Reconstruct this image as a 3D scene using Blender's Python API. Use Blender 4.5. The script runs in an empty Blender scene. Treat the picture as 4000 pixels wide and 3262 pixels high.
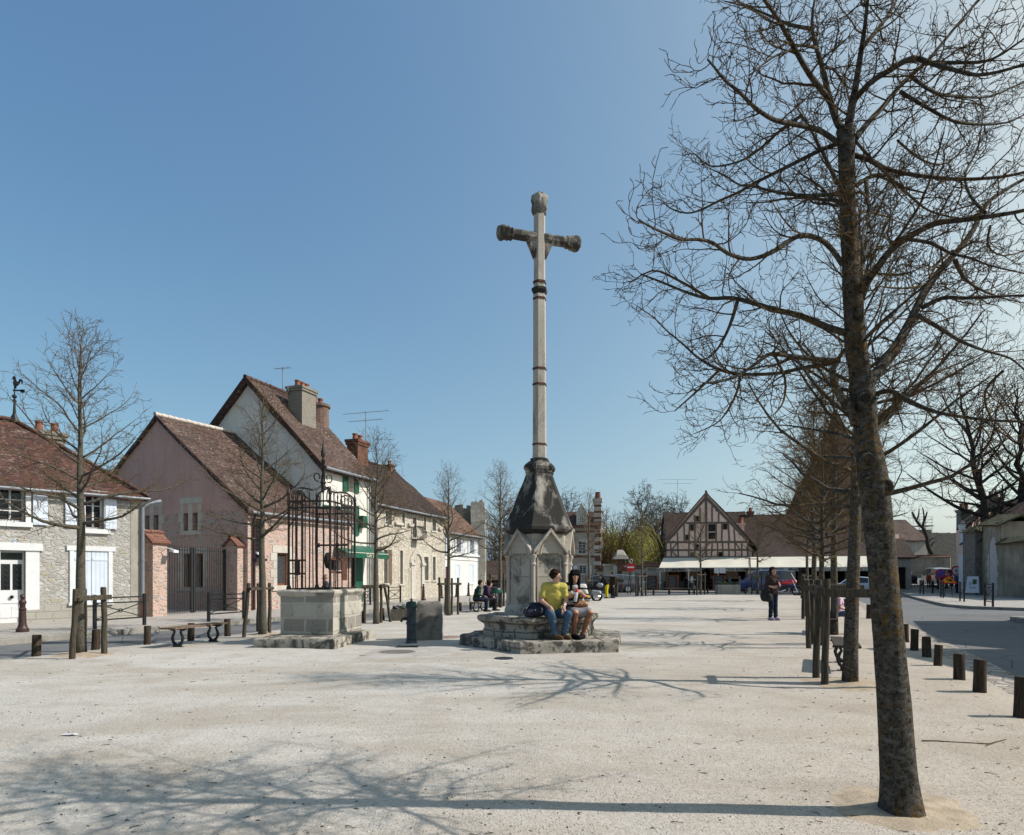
import bpy, math, random
import numpy as np
from mathutils import Vector, Matrix, noise as mnoise
RAD = math.radians
FPX, HZ, CH = 2600.0, 2250.0, 1.5       # focal length in photo pixels, horizon row, eye height
C = bpy.context.scene.collection

def W(px, py, d): return Vector(((px-2000)/FPX*d, d, CH+(HZ-py)/FPX*d))
def G(px, py, z=0.0):
    d = (CH-z)*FPX/(py-HZ); return Vector(((px-2000)/FPX*d, d, z))
def XP(px, d): return (px-2000)/FPX*d
def ZP(py, d): return CH+(HZ-py)/FPX*d

# ---------------------------------------------------------------- frames on facades
class Fr:
    def __init__(s, O, u, n=None):
        s.O = Vector((O[0], O[1], 0)); s.u = Vector((u[0], u[1], 0)).normalized()
        s.n = Vector((s.u.y, -s.u.x, 0)) if n is None else Vector((n[0], n[1], 0)).normalized()
    def p(s, a, b, c=0.0): return s.O+s.u*a+s.n*c+Vector((0, 0, b))
    def a(s, px):
        k = (px-2000)/FPX
        return (k*s.O.y-s.O.x)/(s.u.x-k*s.u.y)
    def z(s, px, py): return ZP(py, s.O.y+s.a(px)*s.u.y)
    def rect(s, x0, y0, x1, y1):
        xm = (x0+x1)/2
        return (s.a(x0), s.a(x1), s.z(xm, y1), s.z(xm, y0))

# ---------------------------------------------------------------- mesh builder
ORG = {}
class MB:
    def __init__(s): s.v = []; s.f = []; s.m = []; s.dis = []
    def add(s, vs, fs, mi=0):
        o = len(s.v); s.v.extend(tuple(v) for v in vs)
        s.f.extend(tuple(i+o for i in f) for f in fs); s.m.extend([mi]*len(fs)); return s
    def quad(s, a, b, c, d, mi=0): return s.add([a, b, c, d], [(0, 1, 2, 3)], mi)
    def hexa(s, p, mi=0):      # 8 points: bottom ring 0-3, top ring 4-7
        return s.add(p, [(3, 2, 1, 0), (4, 5, 6, 7), (0, 1, 5, 4), (1, 2, 6, 5), (2, 3, 7, 6), (3, 0, 4, 7)], mi)
    def box(s, x0, x1, y0, y1, z0, z1, mi=0):
        return s.hexa([(x0, y0, z0), (x1, y0, z0), (x1, y1, z0), (x0, y1, z0), (x0, y0, z1), (x1, y0, z1), (x1, y1, z1), (x0, y1, z1)], mi)
    def bf(s, fr, a0, a1, b0, b1, c0, c1, mi=0):
        P = fr.p
        return s.hexa([P(a0, b0, c1), P(a1, b0, c1), P(a1, b0, c0), P(a0, b0, c0), P(a0, b1, c1), P(a1, b1, c1), P(a1, b1, c0), P(a0, b1, c0)], mi)
    def bar(s, p, q, w, h=None, up=(0, 0, 1), mi=0):      # box beam between two points
        p = Vector(p); q = Vector(q); h = h or w; t = (q-p).normalized(); up = Vector(up)
        if abs(t.dot(up)) > .98: up = Vector((0, 1, 0))
        sx = t.cross(up).normalized()*w/2; sy = sx.cross(t).normalized()*h/2
        return s.hexa([p-sx-sy, p+sx-sy, p+sx+sy, p-sx+sy, q-sx-sy, q+sx-sy, q+sx+sy, q-sx+sy], mi)
    def tube(s, pts, rad, n=6, mi=0, cap=True):
        pts = [Vector(p) for p in pts]; k = len(pts)
        if not hasattr(rad, '__len__'): rad = [rad]*k
        t = (pts[1]-pts[0]).normalized()
        ref = Vector((0, 0, 1)) if abs(t.z) < .9 else Vector((1, 0, 0))
        nx = t.cross(ref).normalized(); o = len(s.v)
        cs = [(math.cos(2*math.pi*i/n), math.sin(2*math.pi*i/n)) for i in range(n)]
        for i, p in enumerate(pts):
            if i == 0: t = pts[1]-pts[0]
            elif i == k-1: t = pts[-1]-pts[-2]
            else: t = pts[i+1]-pts[i-1]
            t.normalize(); nx = (nx-t*nx.dot(t))
            if nx.length < 1e-6: nx = t.orthogonal()
            nx.normalize(); ny = t.cross(nx); r = rad[i]
            for c, sn in cs:
                s.v.append((p.x+(nx.x*c+ny.x*sn)*r, p.y+(nx.y*c+ny.y*sn)*r, p.z+(nx.z*c+ny.z*sn)*r))
        for i in range(k-1):
            for j in range(n):
                j2 = (j+1) % n
                s.f.append((o+i*n+j, o+i*n+j2, o+(i+1)*n+j2, o+(i+1)*n+j)); s.m.append(mi)
        if cap and n > 2:
            s.f.append(tuple(o+j for j in reversed(range(n)))); s.m.append(mi)
            s.f.append(tuple(o+(k-1)*n+j for j in range(n))); s.m.append(mi)
        return s
    def lathe(s, prof, c=(0, 0, 0), n=16, mi=0, rot=0.0, M=None, sx=1, sy=1):
        o = len(s.v); c = Vector(c)
        for r, z in prof:
            for j in range(n):
                a = rot+2*math.pi*j/n; v = Vector((r*math.cos(a)*sx, r*math.sin(a)*sy, z))
                if M is not None: v = M @ v
                s.v.append(tuple(v+c))
        k = len(prof)
        for i in range(k-1):
            for j in range(n):
                j2 = (j+1) % n
                s.f.append((o+i*n+j, o+i*n+j2, o+(i+1)*n+j2, o+(i+1)*n+j)); s.m.append(mi)
        s.f.append(tuple(o+j for j in reversed(range(n)))); s.m.append(mi)
        s.f.append(tuple(o+(k-1)*n+j for j in range(n))); s.m.append(mi)
        return s
    def prism(s, poly, z0, z1, mi=0):
        n = len(poly)
        return s.add([(x, y, z0) for x, y in poly]+[(x, y, z1) for x, y in poly],
                     [tuple(reversed(range(n))), tuple(range(n, 2*n))]+[(i, (i+1) % n, n+(i+1) % n, n+i) for i in range(n)], mi)
    def ball(s, c, r, n=8, mi=0, sz=1.0):
        prof = [(max(1e-4, r*math.sin(math.pi*i/n)), -r*sz*math.cos(math.pi*i/n)) for i in range(n+1)]
        return s.lathe(prof, c, max(6, n+2), mi)
    def patch(s, P00, P10, P11, P01, nx, ny, fn=None, thick=0.0, mi=0):
        P00, P10, P11, P01 = map(Vector, (P00, P10, P11, P01)); o = len(s.v)
        nrm = (P10-P00).cross(P01-P00)
        if nrm.length < 1e-6: nrm = (P10-P00).cross(P11-P00)
        nrm.normalize()
        for j in range(ny+1):
            v = j/ny
            for i in range(nx+1):
                u = i/nx; p = (P00*(1-u)+P10*u)*(1-v)+(P01*(1-u)+P11*u)*v
                if fn: p = p+nrm*fn(p, u, v)
                s.v.append(tuple(p))
        w = nx+1
        for j in range(ny):
            for i in range(nx):
                s.f.append((o+j*w+i, o+j*w+i+1, o+(j+1)*w+i+1, o+(j+1)*w+i)); s.m.append(mi)
        if thick:
            o2 = len(s.v); dn = nrm*thick
            for q in range(w*(ny+1)):
                a = s.v[o+q]; s.v.append((a[0]-dn.x, a[1]-dn.y, a[2]-dn.z))
            for j in range(ny):
                for i in range(nx):
                    s.f.append((o2+(j+1)*w+i, o2+(j+1)*w+i+1, o2+j*w+i+1, o2+j*w+i)); s.m.append(mi)
            ring = [i for i in range(w)]+[j*w+nx for j in range(1, ny+1)]+[ny*w+i for i in range(nx-1, -1, -1)]+[j*w for j in range(ny-1, 0, -1)]
            for q in range(len(ring)):
                a, b = ring[q], ring[(q+1) % len(ring)]
                s.f.append((o+b, o+a, o2+a, o2+b)); s.m.append(mi)
        return s
    def build(s, name, mats, parent=None, smooth=False, uv=True, bevel=0.0, org=None, sharp=None):
        me = bpy.data.meshes.new(name); v = np.array(s.v, dtype=np.float64).reshape(-1, 3)
        if parent is not None: org = ORG.get(parent.name, Vector((0, 0, 0)))
        if org is not None: v = v-np.array(org)
        me.from_pydata(v.tolist(), [], s.f)
        if not isinstance(mats, (list, tuple)): mats = [mats]
        for m in mats: me.materials.append(m)
        if len(mats) > 1: me.polygons.foreach_set('material_index', np.array(s.m, dtype=np.int32))
        if smooth: me.polygons.foreach_set('use_smooth', np.ones(len(s.f), dtype=bool))
        if uv: auto_uv(me)
        if s.dis:          # weathering displaces the finished surface, so block joints stay straight
            co = np.array(me.vertices[:] and [v.co[:] for v in me.vertices])
            for amp, sc, i0 in s.dis:
                for i in range(i0, len(s.v)):
                    x, y, z = s.v[i]; d = mnoise.noise_vector(Vector((x*sc, y*sc, z*sc))); co[i] += (d.x*amp, d.y*amp, d.z*amp)
            me.vertices.foreach_set('co', co.ravel()); me.update()
        if smooth and sharp: me.set_sharp_from_angle(angle=RAD(sharp))
        o = bpy.data.objects.new(name, me); C.objects.link(o)
        if parent is not None:
            o.parent = parent; ORG[o.name] = ORG.get(parent.name, Vector((0, 0, 0)))
        elif org is not None:
            o.location = org; ORG[o.name] = Vector(org)
        if bevel:
            b = o.modifiers.new('bevel', 'BEVEL'); b.width = bevel; b.segments = 2; b.limit_method = 'ANGLE'; b.angle_limit = RAD(40)
        return o

def auto_uv(me):
    n = len(me.polygons)
    if not n: return
    uvl = me.uv_layers.new(name='uv'); L = len(me.loops)
    vi = np.empty(L, np.int32); me.loops.foreach_get('vertex_index', vi)
    tot = np.empty(n, np.int32); me.polygons.foreach_get('loop_total', tot)
    nr = np.empty(n*3, np.float32); me.polygons.foreach_get('normal', nr); nr = nr.reshape(-1, 3)
    co = np.empty(len(me.vertices)*3, np.float32); me.vertices.foreach_get('co', co); co = co.reshape(-1, 3)
    u = np.stack([-nr[:, 1], nr[:, 0], np.zeros(n)], 1); l = np.linalg.norm(u, axis=1)
    flat = l < .25; u[flat] = (1, 0, 0); l[flat] = 1; u /= l[:, None]
    v = np.cross(nr, u); v[flat] = (0, 1, 0)
    pu = np.repeat(u, tot, 0); pv = np.repeat(v, tot, 0); P = co[vi]
    uv = np.stack([(P*pu).sum(1), (P*pv).sum(1)], 1).astype(np.float32)
    uvl.data.foreach_set('uv', uv.ravel())

def tag(o, label=None, cat=None, group=None, kind=None):
    if label: o['label'] = label
    if cat: o['category'] = cat
    if group: o['group'] = group
    if kind: o['kind'] = kind
    return o
def thing(name, label, cat, loc=(0, 0, 0), group=None):
    o = bpy.data.objects.new(name, None); C.objects.link(o); o.location = loc; o.empty_display_size = .2
    ORG[o.name] = Vector(loc); return tag(o, label, cat, group)
def copy_tree(o, parent=None):
    c = o.copy(); C.objects.link(c)
    if parent is not None: c.parent = parent
    for ch in list(o.children): copy_tree(ch, c)
    return c
def place(proto, used, loc, rz=0.0, label=None, sc=None, group=None):
    o = proto if not used else copy_tree(proto)
    o.location = loc; o.rotation_euler = (0, 0, rz)
    if sc: o.scale = (sc, sc, sc) if not hasattr(sc, '__len__') else sc
    if label: o['label'] = label
    if group: o['group'] = group
    return o
def nz(x, y=0.0, z=0.0): return mnoise.noise(Vector((x, y, z)))
def rough(mb, amp, sc, i0=0):
    mb.dis.append((amp, sc, i0))

# ---------------------------------------------------------------- materials
def nd(nt, typ, ins=None, **props):
    n = nt.nodes.new('ShaderNode'+typ)
    for k, v in props.items(): setattr(n, k, v)
    for k, v in (ins or {}).items():
        s = n.inputs[k]
        if isinstance(v, bpy.types.NodeSocket): nt.links.new(v, s)
        else: s.default_value = v
    return n
def c4(c): return (c[0], c[1], c[2], 1.0)
def ramp(nt, fac, stops, interp='LINEAR'):
    n = nd(nt, 'ValToRGB', {'Fac': fac}); e = n.color_ramp.elements; n.color_ramp.interpolation = interp
    while len(e) < len(stops): e.new(.5)
    for el, (p, c) in zip(e, stops):
        el.position = p; el.color = c4(c) if hasattr(c, '__len__') else (c, c, c, 1)
    return n.outputs['Color']
def mix(nt, fac, a, b, mode='MIX'):
    n = nd(nt, 'Mix', data_type='RGBA', blend_type=mode)
    for i, v in ((0, fac), (6, a), (7, b)):
        s = n.inputs[i]
        if isinstance(v, bpy.types.NodeSocket): nt.links.new(v, s)
        else: s.default_value = v if i == 0 else c4(v)
    return n.outputs[2]
def math_(nt, op, a, b=0.0):
    n = nd(nt, 'Math', operation=op)
    for i, v in ((0, a), (1, b)):
        if isinstance(v, bpy.types.NodeSocket): nt.links.new(v, n.inputs[i])
        else: n.inputs[i].default_value = v
    return n.outputs[0]
def noi(nt, vec, scale, detail=4.0, rough_=.55, dist=0.0):
    return nd(nt, 'TexNoise', {'Vector': vec, 'Scale': scale, 'Detail': detail, 'Roughness': rough_, 'Distortion': dist}).outputs['Fac']
def vor(nt, vec, scale, feature='F1', rnd=1.0):
    return nd(nt, 'TexVoronoi', {'Vector': vec, 'Scale': scale, 'Randomness': rnd}, feature=feature)
def start(name, rough_=.85, metal=0.0, spec=.3):
    m = bpy.data.materials.new(name); m.use_nodes = True; nt = m.node_tree
    b = nt.nodes['Principled BSDF']; b.inputs['Roughness'].default_value = rough_; b.inputs['Metallic'].default_value = metal
    b.inputs['Specular IOR Level'].default_value = spec
    tc = nt.nodes.new('ShaderNodeTexCoord'); return m, nt, b, tc
def fin(nt, b, col=None, h=None, strength=.5, dist=.02, rgh=None):
    if col is not None:
        if isinstance(col, bpy.types.NodeSocket): nt.links.new(col, b.inputs['Base Color'])
        else: b.inputs['Base Color'].default_value = c4(col)
    if h is not None:
        bp = nd(nt, 'Bump', {'Height': h, 'Strength': strength, 'Distance': dist}); nt.links.new(bp.outputs[0], b.inputs['Normal'])
    if rgh is not None: nt.links.new(rgh, b.inputs['Roughness'])
def flat(name, c, var=.25, scale=6.0, rough_=.7, metal=0.0, spec=.35, bumpst=.15, dist=.004, fine=60.0):
    m, nt, b, tc = start(name, rough_, metal, spec); v = tc.outputs['Object']
    n1 = noi(nt, v, scale, 5); n2 = noi(nt, v, fine, 3)
    f = math_(nt, 'ADD', math_(nt, 'MULTIPLY', n1, .7), math_(nt, 'MULTIPLY', n2, .3))
    lo = tuple(x*(1-var) for x in c); hi = tuple(min(1, x*(1+var)) for x in c)
    fin(nt, b, ramp(nt, f, [(.32, lo), (.68, hi)]), f, bumpst, dist); return m
def plaster(name, c, var=.08, streak=.3, dirt=(.25, .22, .18)):
    m, nt, b, tc = start(name, .92, 0, .15); v = tc.outputs['Object']
    n1 = noi(nt, v, .8, 6, .6); n2 = noi(nt, v, 13, 5, .6); col = ramp(nt, n1, [(.3, tuple(x*(1-var) for x in c)), (.7, tuple(min(1, x*(1+var)) for x in c))])
    sv = nd(nt, 'VectorMath', {0: v, 1: (1.6, 1.6, .16)}, operation='MULTIPLY').outputs[0]
    s = math_(nt, 'MULTIPLY', ramp(nt, noi(nt, sv, 2.2, 7, .7), [(.48, 0.0), (.72, 1.0)]), streak)
    col = mix(nt, s, col, tuple(x*y*2 for x, y in zip(c, dirt)))
    pt = math_(nt, 'MULTIPLY', ramp(nt, noi(nt, v, .45, 3), [(.56, 0.0), (.58, 1.0)]), .16); col = mix(nt, pt, col, tuple(x*.8 for x in c))
    fin(nt, b, col, math_(nt, 'ADD', n1, n2), .45, .015); return m
def glossy(name, c, rough_=.25, spec=.5, metal=0.0, coat=0.0):
    m, nt, b, tc = start(name, rough_, metal, spec); v = tc.outputs['Object']
    n1 = noi(nt, v, 3, 4)
    fin(nt, b, ramp(nt, n1, [(.3, tuple(x*.85 for x in c)), (.7, tuple(min(1, x*1.1) for x in c))]))
    b.inputs['Coat Weight'].default_value = coat; return m
def rubble(name, cols, mortar, scale=3.6, mw=.1, stain=.25, blend=.0, big=None):
    """irregular field stones set in mortar; cols = list of stone colours"""
    m, nt, b, tc = start(name, .92, 0, .15); v = tc.outputs['UV']
    wv = nd(nt, 'TexNoise', {'Vector': v, 'Scale': 5.0, 'Detail': 2.0}).outputs['Color']
    vv = nd(nt, 'VectorMath', {0: v, 1: nd(nt, 'VectorMath', {0: wv, 1: (.13, .13, 0)}, operation='MULTIPLY').outputs[0]}, operation='ADD').outputs[0]
    st = nd(nt, 'VectorMath', {0: vv, 1: (1.0, 1.75, 1.0)}, operation='MULTIPLY').outputs[0]
    cell = vor(nt, st, scale); edge = vor(nt, st, scale, 'DISTANCE_TO_EDGE').outputs['Distance']
    sp = nd(nt, 'SeparateColor', {'Color': cell.outputs['Color']})
    k = len(cols); sc = ramp(nt, sp.outputs[0], [(i/k, c) for i, c in enumerate(cols)], 'CONSTANT')
    fine = noi(nt, v, 22, 5); sc = mix(nt, math_(nt, 'MULTIPLY', fine, .55), sc, tuple(x*.45 for x in cols[0]), 'MIX')
    gap = math_(nt, 'ADD', math_(nt, 'MULTIPLY', noi(nt, v, 1.3, 3), .14), mw-.07)
    gap = math_(nt, 'ADD', gap, math_(nt, 'MULTIPLY', sp.outputs[1], blend))
    msk = nd(nt, 'MapRange', {0: edge, 1: math_(nt, 'SUBTRACT', gap, .03), 2: math_(nt, 'ADD', gap, .03), 3: 0.0, 4: 1.0}).outputs[0]
    mo = mix(nt, noi(nt, v, 9, 5), tuple(x*.8 for x in mortar), tuple(min(1, x*1.15) for x in mortar))
    col = mix(nt, msk, mo, sc)
    big_ = noi(nt, v, .55, 4); col = mix(nt, math_(nt, 'MULTIPLY', big_, stain), col, (.12, .11, .095))
    h = math_(nt, 'ADD', math_(nt, 'MULTIPLY', msk, .6), math_(nt, 'MULTIPLY', fine, .5))
    fin(nt, b, col, h, .9, .035); return m
def ashlar(name, c1, c2, mortar, bw=.5, bh=.28, dark=(.05, .045, .04), dirt=.5, dscale=2.2, msize=.02, lo=.5, hi=.66):
    m, nt, b, tc = start(name, .9, 0, .2); v = tc.outputs['UV']
    wv = nd(nt, 'TexNoise', {'Vector': v, 'Scale': 4.0}).outputs['Color']
    vv = nd(nt, 'VectorMath', {0: v, 1: nd(nt, 'VectorMath', {0: wv, 1: (.05, .04, 0)}, operation='MULTIPLY').outputs[0]}, operation='ADD').outputs[0]
    br = nd(nt, 'TexBrick', {'Vector': vv, 'Color1': c4(c1), 'Color2': c4(c2), 'Mortar': c4(mortar), 'Scale': 1.0, 'Mortar Size': msize,
                             'Mortar Smooth': .3, 'Bias': 0.0, 'Brick Width': bw, 'Row Height': bh})
    br.offset_frequency = 2; br.squash = 1.3; br.squash_frequency = 3
    ob = tc.outputs['Object']
    fine = noi(nt, ob, 28, 6, .7); col = mix(nt, math_(nt, 'MULTIPLY', fine, .6), br.outputs['Color'], tuple(x*.45 for x in c1))
    d = noi(nt, ob, dscale, 8, .68, .4)
    d2 = ramp(nt, d, [(lo, 0.0), (hi, 1.0)]); col = mix(nt, math_(nt, 'MULTIPLY', d2, dirt), col, dark)
    pit = ramp(nt, vor(nt, ob, 16).outputs['Distance'], [(.06, 0.0), (.16, 1.0)])
    col = mix(nt, pit, mix(nt, .5, col, (.04, .035, .03)), col)
    h = math_(nt, 'ADD', math_(nt, 'MULTIPLY', br.outputs['Fac'], -.5), math_(nt, 'ADD', fine, math_(nt, 'MULTIPLY', pit, .3)))
    fin(nt, b, col, h, .8, .02); return m
def stone(name, c1, c2, dark=(.03, .028, .025), dirt=.7, dscale=2.5, lo=.45, hi=.6, vert=True, fine_s=30):
    """weathered stone with black lichen streaks"""
    m, nt, b, tc = start(name, .9, 0, .2); ob = tc.outputs['Object']
    fine = noi(nt, ob, fine_s, 6, .7); col = mix(nt, noi(nt, ob, 1.7, 4), c1, c2)
    col = mix(nt, math_(nt, 'MULTIPLY', fine, .5), col, tuple(x*.4 for x in c1))
    v = nd(nt, 'VectorMath', {0: ob, 1: (1, 1, .45 if vert else 1)}, operation='MULTIPLY').outputs[0]
    d = ramp(nt, noi(nt, v, dscale, 9, .72, .5), [(lo, 0.0), (hi, 1.0)])
    col = mix(nt, math_(nt, 'MULTIPLY', d, dirt), col, dark)
    pit = ramp(nt, vor(nt, ob, 21).outputs['Distance'], [(.07, 0.0), (.15, 1.0)])
    col = mix(nt, pit, mix(nt, .45, col, (.03, .03, .03)), col)
    fin(nt, b, col, math_(nt, 'ADD', fine, math_(nt, 'MULTIPLY', pit, .4)), .7, .015); return m
def tiles(name, cols, lich=(.38, .35, .31), lam=.5, w=.2, h=.13):
    m, nt, b, tc = start(name, .88, 0, .2); v = tc.outputs['UV']
    wv = nd(nt, 'TexNoise', {'Vector': v, 'Scale': 2.0}).outputs['Color']
    vv = nd(nt, 'VectorMath', {0: v, 1: nd(nt, 'VectorMath', {0: wv, 1: (.06, .06, 0)}, operation='MULTIPLY').outputs[0]}, operation='ADD').outputs[0]
    br = nd(nt, 'TexBrick', {'Vector': vv, 'Color1': c4((0, 0, 0)), 'Color2': c4((1, 1, 1)), 'Mortar': c4((.5, .5, .5)), 'Scale': 1.0,
                             'Mortar Size': .012, 'Mortar Smooth': .2, 'Brick Width': w, 'Row Height': h})
    cellv = nd(nt, 'VectorMath', {0: vv, 1: (1/w, 1/h, 1)}, operation='MULTIPLY').outputs[0]
    wn = vor(nt, cellv, 1.0).outputs['Color']
    f = nd(nt, 'SeparateColor', {'Color': wn}).outputs[0]
    f = math_(nt, 'ADD', math_(nt, 'MULTIPLY', f, .75), math_(nt, 'MULTIPLY', math_(nt, 'SUBTRACT', noi(nt, v, .9, 4), .35), .8))
    k = len(cols); col = ramp(nt, f, [(i/max(1, k-1), c) for i, c in enumerate(cols)])
    lf = math_(nt, 'MULTIPLY', ramp(nt, noi(nt, v, 7.5, 6, .75), [(.54, 0.0), (.62, 1.0)]), ramp(nt, noi(nt, v, .7, 3), [(.35, 0.0), (.65, 1.0)]))
    col = mix(nt, math_(nt, 'MULTIPLY', lf, lam), col, lich)
    # exposed tile butt: a narrow dark joint under each course
    sv = nd(nt, 'SeparateXYZ', {0: cellv}).outputs[1]; fr = math_(nt, 'FRACT', sv)
    joint = ramp(nt, fr, [(0.0, 0.0), (.22, 1.0)]); col = mix(nt, joint, mix(nt, .65, col, (.015, .01, .01)), col)
    hh = math_(nt, 'ADD', math_(nt, 'MULTIPLY', math_(nt, 'SUBTRACT', 1.0, fr), .7), math_(nt, 'MULTIPLY', noi(nt, v, 12, 4), .6))
    fin(nt, b, col, hh, .9, .04); return m
def bark(name, c1, c2, moss=(.2, .13, .02), mo=.5, sc=1.0, lich=(.3, .3, .27), la=.5):
    m, nt, b, tc = start(name, .95, 0, .1); ob = tc.outputs['Object']
    v = nd(nt, 'VectorMath', {0: ob, 1: (1, 1, .8)}, operation='MULTIPLY').outputs[0]
    hs = nd(nt, 'VectorMath', {0: ob, 1: (.8, .8, 1.5)}, operation='MULTIPLY').outputs[0]
    f = noi(nt, v, 42*sc, 8, .78, .5); f2 = noi(nt, hs, 9*sc, 6, .7)
    col = mix(nt, ramp(nt, f, [(.4, 0.0), (.58, 1.0)]), c1, c2)
    li = ramp(nt, noi(nt, hs, 16*sc, 8, .75, .2), [(.5, 0.0), (.62, 1.0)]); col = mix(nt, math_(nt, 'MULTIPLY', li, la), col, lich)
    ms = math_(nt, 'MULTIPLY', ramp(nt, noi(nt, ob, 19*sc, 7, .78), [(.5, 0.0), (.57, 1.0)]), ramp(nt, noi(nt, ob, 1.6*sc, 2), [(.42, 0.0), (.58, 1.0)]))
    col = mix(nt, math_(nt, 'MULTIPLY', ms, mo), col, moss)
    fin(nt, b, col, math_(nt, 'ADD', f, math_(nt, 'MULTIPLY', f2, .6)), 1.0, .03); return m
def wood(name, c1, c2, rough_=.85, sc=1.0):
    m, nt, b, tc = start(name, rough_, 0, .2); ob = tc.outputs['Object']
    v = nd(nt, 'VectorMath', {0: ob, 1: (1, 1, .08)}, operation='MULTIPLY').outputs[0]
    f = noi(nt, v, 38*sc, 6, .7, .4); g = noi(nt, ob, 2.2, 4)
    col = mix(nt, ramp(nt, f, [(.38, 0.0), (.64, 1.0)]), c1, c2); col = mix(nt, math_(nt, 'MULTIPLY', g, .5), col, tuple(x*.5 for x in c1))
    fin(nt, b, col, f, .6, .01); return m
M = {}
def mats():
    M['gravel'] = gravel(); M['asphalt'] = asphalt(); M['cobble'] = cobble()
    M['earth'] = flat('earth', (.2, .17, .12), .3, .4, .95)
    M['soil'] = flat('soil', (.34, .27, .195), .3, 9, .95, bumpst=.9, dist=.02)
    M['iron'] = flat('wrought_iron', (.036, .026, .024), .35, 9, .6, .3); M['rust'] = flat('rusty_iron', (.085, .032, .018), .45, 14, .8, .2)
    M['black'] = flat('black_paint', (.012, .013, .014), .2, 5, .45); M['dgreen'] = flat('green_paint', (.006, .085, .05), .2, 5, .5)
    M['dgrey'] = flat('dark_grey_paint', (.02, .021, .025), .2, 5, .5); M['brown'] = flat('brown_paint', (.045, .022, .02), .2, 5, .45)
    M['white'] = flat('white_paint', (.62, .62, .62), .06, 4, .55); M['bluewhite'] = flat('pale_blue_paint', (.56, .61, .68), .07, 4, .55)
    M['glass'] = glossy('window_glass', (.018, .021, .025), .06, .6)
    M['zinc'] = flat('zinc', (.22, .235, .255), .15, 5, .5, .3); M['terracotta'] = flat('terracotta', (.22, .085, .052), .25, 8, .85)
    M['stake'] = wood('stake_wood', (.035, .029, .02), (.115, .096, .068)); M['stump'] = wood('stump_wood', (.02, .014, .01), (.085, .06, .04))
    M['dwood'] = wood('dark_wood', (.025, .02, .016), (.09, .075, .06)); M['plank'] = wood('plank_wood', (.11, .07, .045), (.24, .18, .13))
    M['bark'] = bark('lime_bark', (.016, .014, .011), (.115, .103, .086), mo=.7, moss=(.18, .098, .014), lich=(.24, .23, .2), la=.5)
    M['bark2'] = bark('young_bark', (.04, .036, .03), (.15, .135, .11), mo=.5, sc=1.4, moss=(.15, .1, .015), lich=(.23, .22, .19), la=.4); M['twig'] = bark('twig_bark', (.045, .03, .018), (.125, .086, .048), mo=.4, sc=2, la=.15)
    M['twig2'] = bark('pale_twig_bark', (.075, .052, .03), (.17, .125, .072), mo=.6, sc=2, la=.2); M['darkbark'] = bark('dark_bark', (.012, .011, .01), (.05, .045, .04), mo=.2, la=.1)
    M['rubber'] = flat('rubber', (.012, .012, .012), .2, 8, .8); M['chrome'] = glossy('chrome', (.6, .6, .62), .18, .5, 1.0)
    M['cream'] = flat('cream_canvas', (.56, .52, .43), .07, 1.2, .8)
    M['skin'] = flat('skin', (.46, .27, .2), .1, 9, .55, bumpst=.05); M['skintan'] = flat('tanned_skin', (.4, .22, .15), .1, 9, .5, bumpst=.05)
    M['hair'] = flat('brown_hair', (.022, .012, .008), .4, 40, .85, 0, .08, bumpst=.8, dist=.01); M['hairb'] = flat('black_hair', (.005, .004, .005), .3, 40, .8, 0, .1, bumpst=.5, dist=.01)
    M['blond'] = flat('blond_hair', (.42, .26, .1), .3, 40, .6, bumpst=.5, dist=.01); M['grey_hair'] = flat('grey_hair', (.3, .29, .28), .3, 40, .7)
    M['red_hair'] = flat('dark_red_hair', (.028, .009, .008), .3, 40, .85, 0, .08)
def cloth(name, c, var=.18, sc=14):
    k = 'cloth_'+name
    if k not in M: M[k] = flat(name, c, var, sc, .9, 0, .1, .5, .008, 90)
    return M[k]
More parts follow.
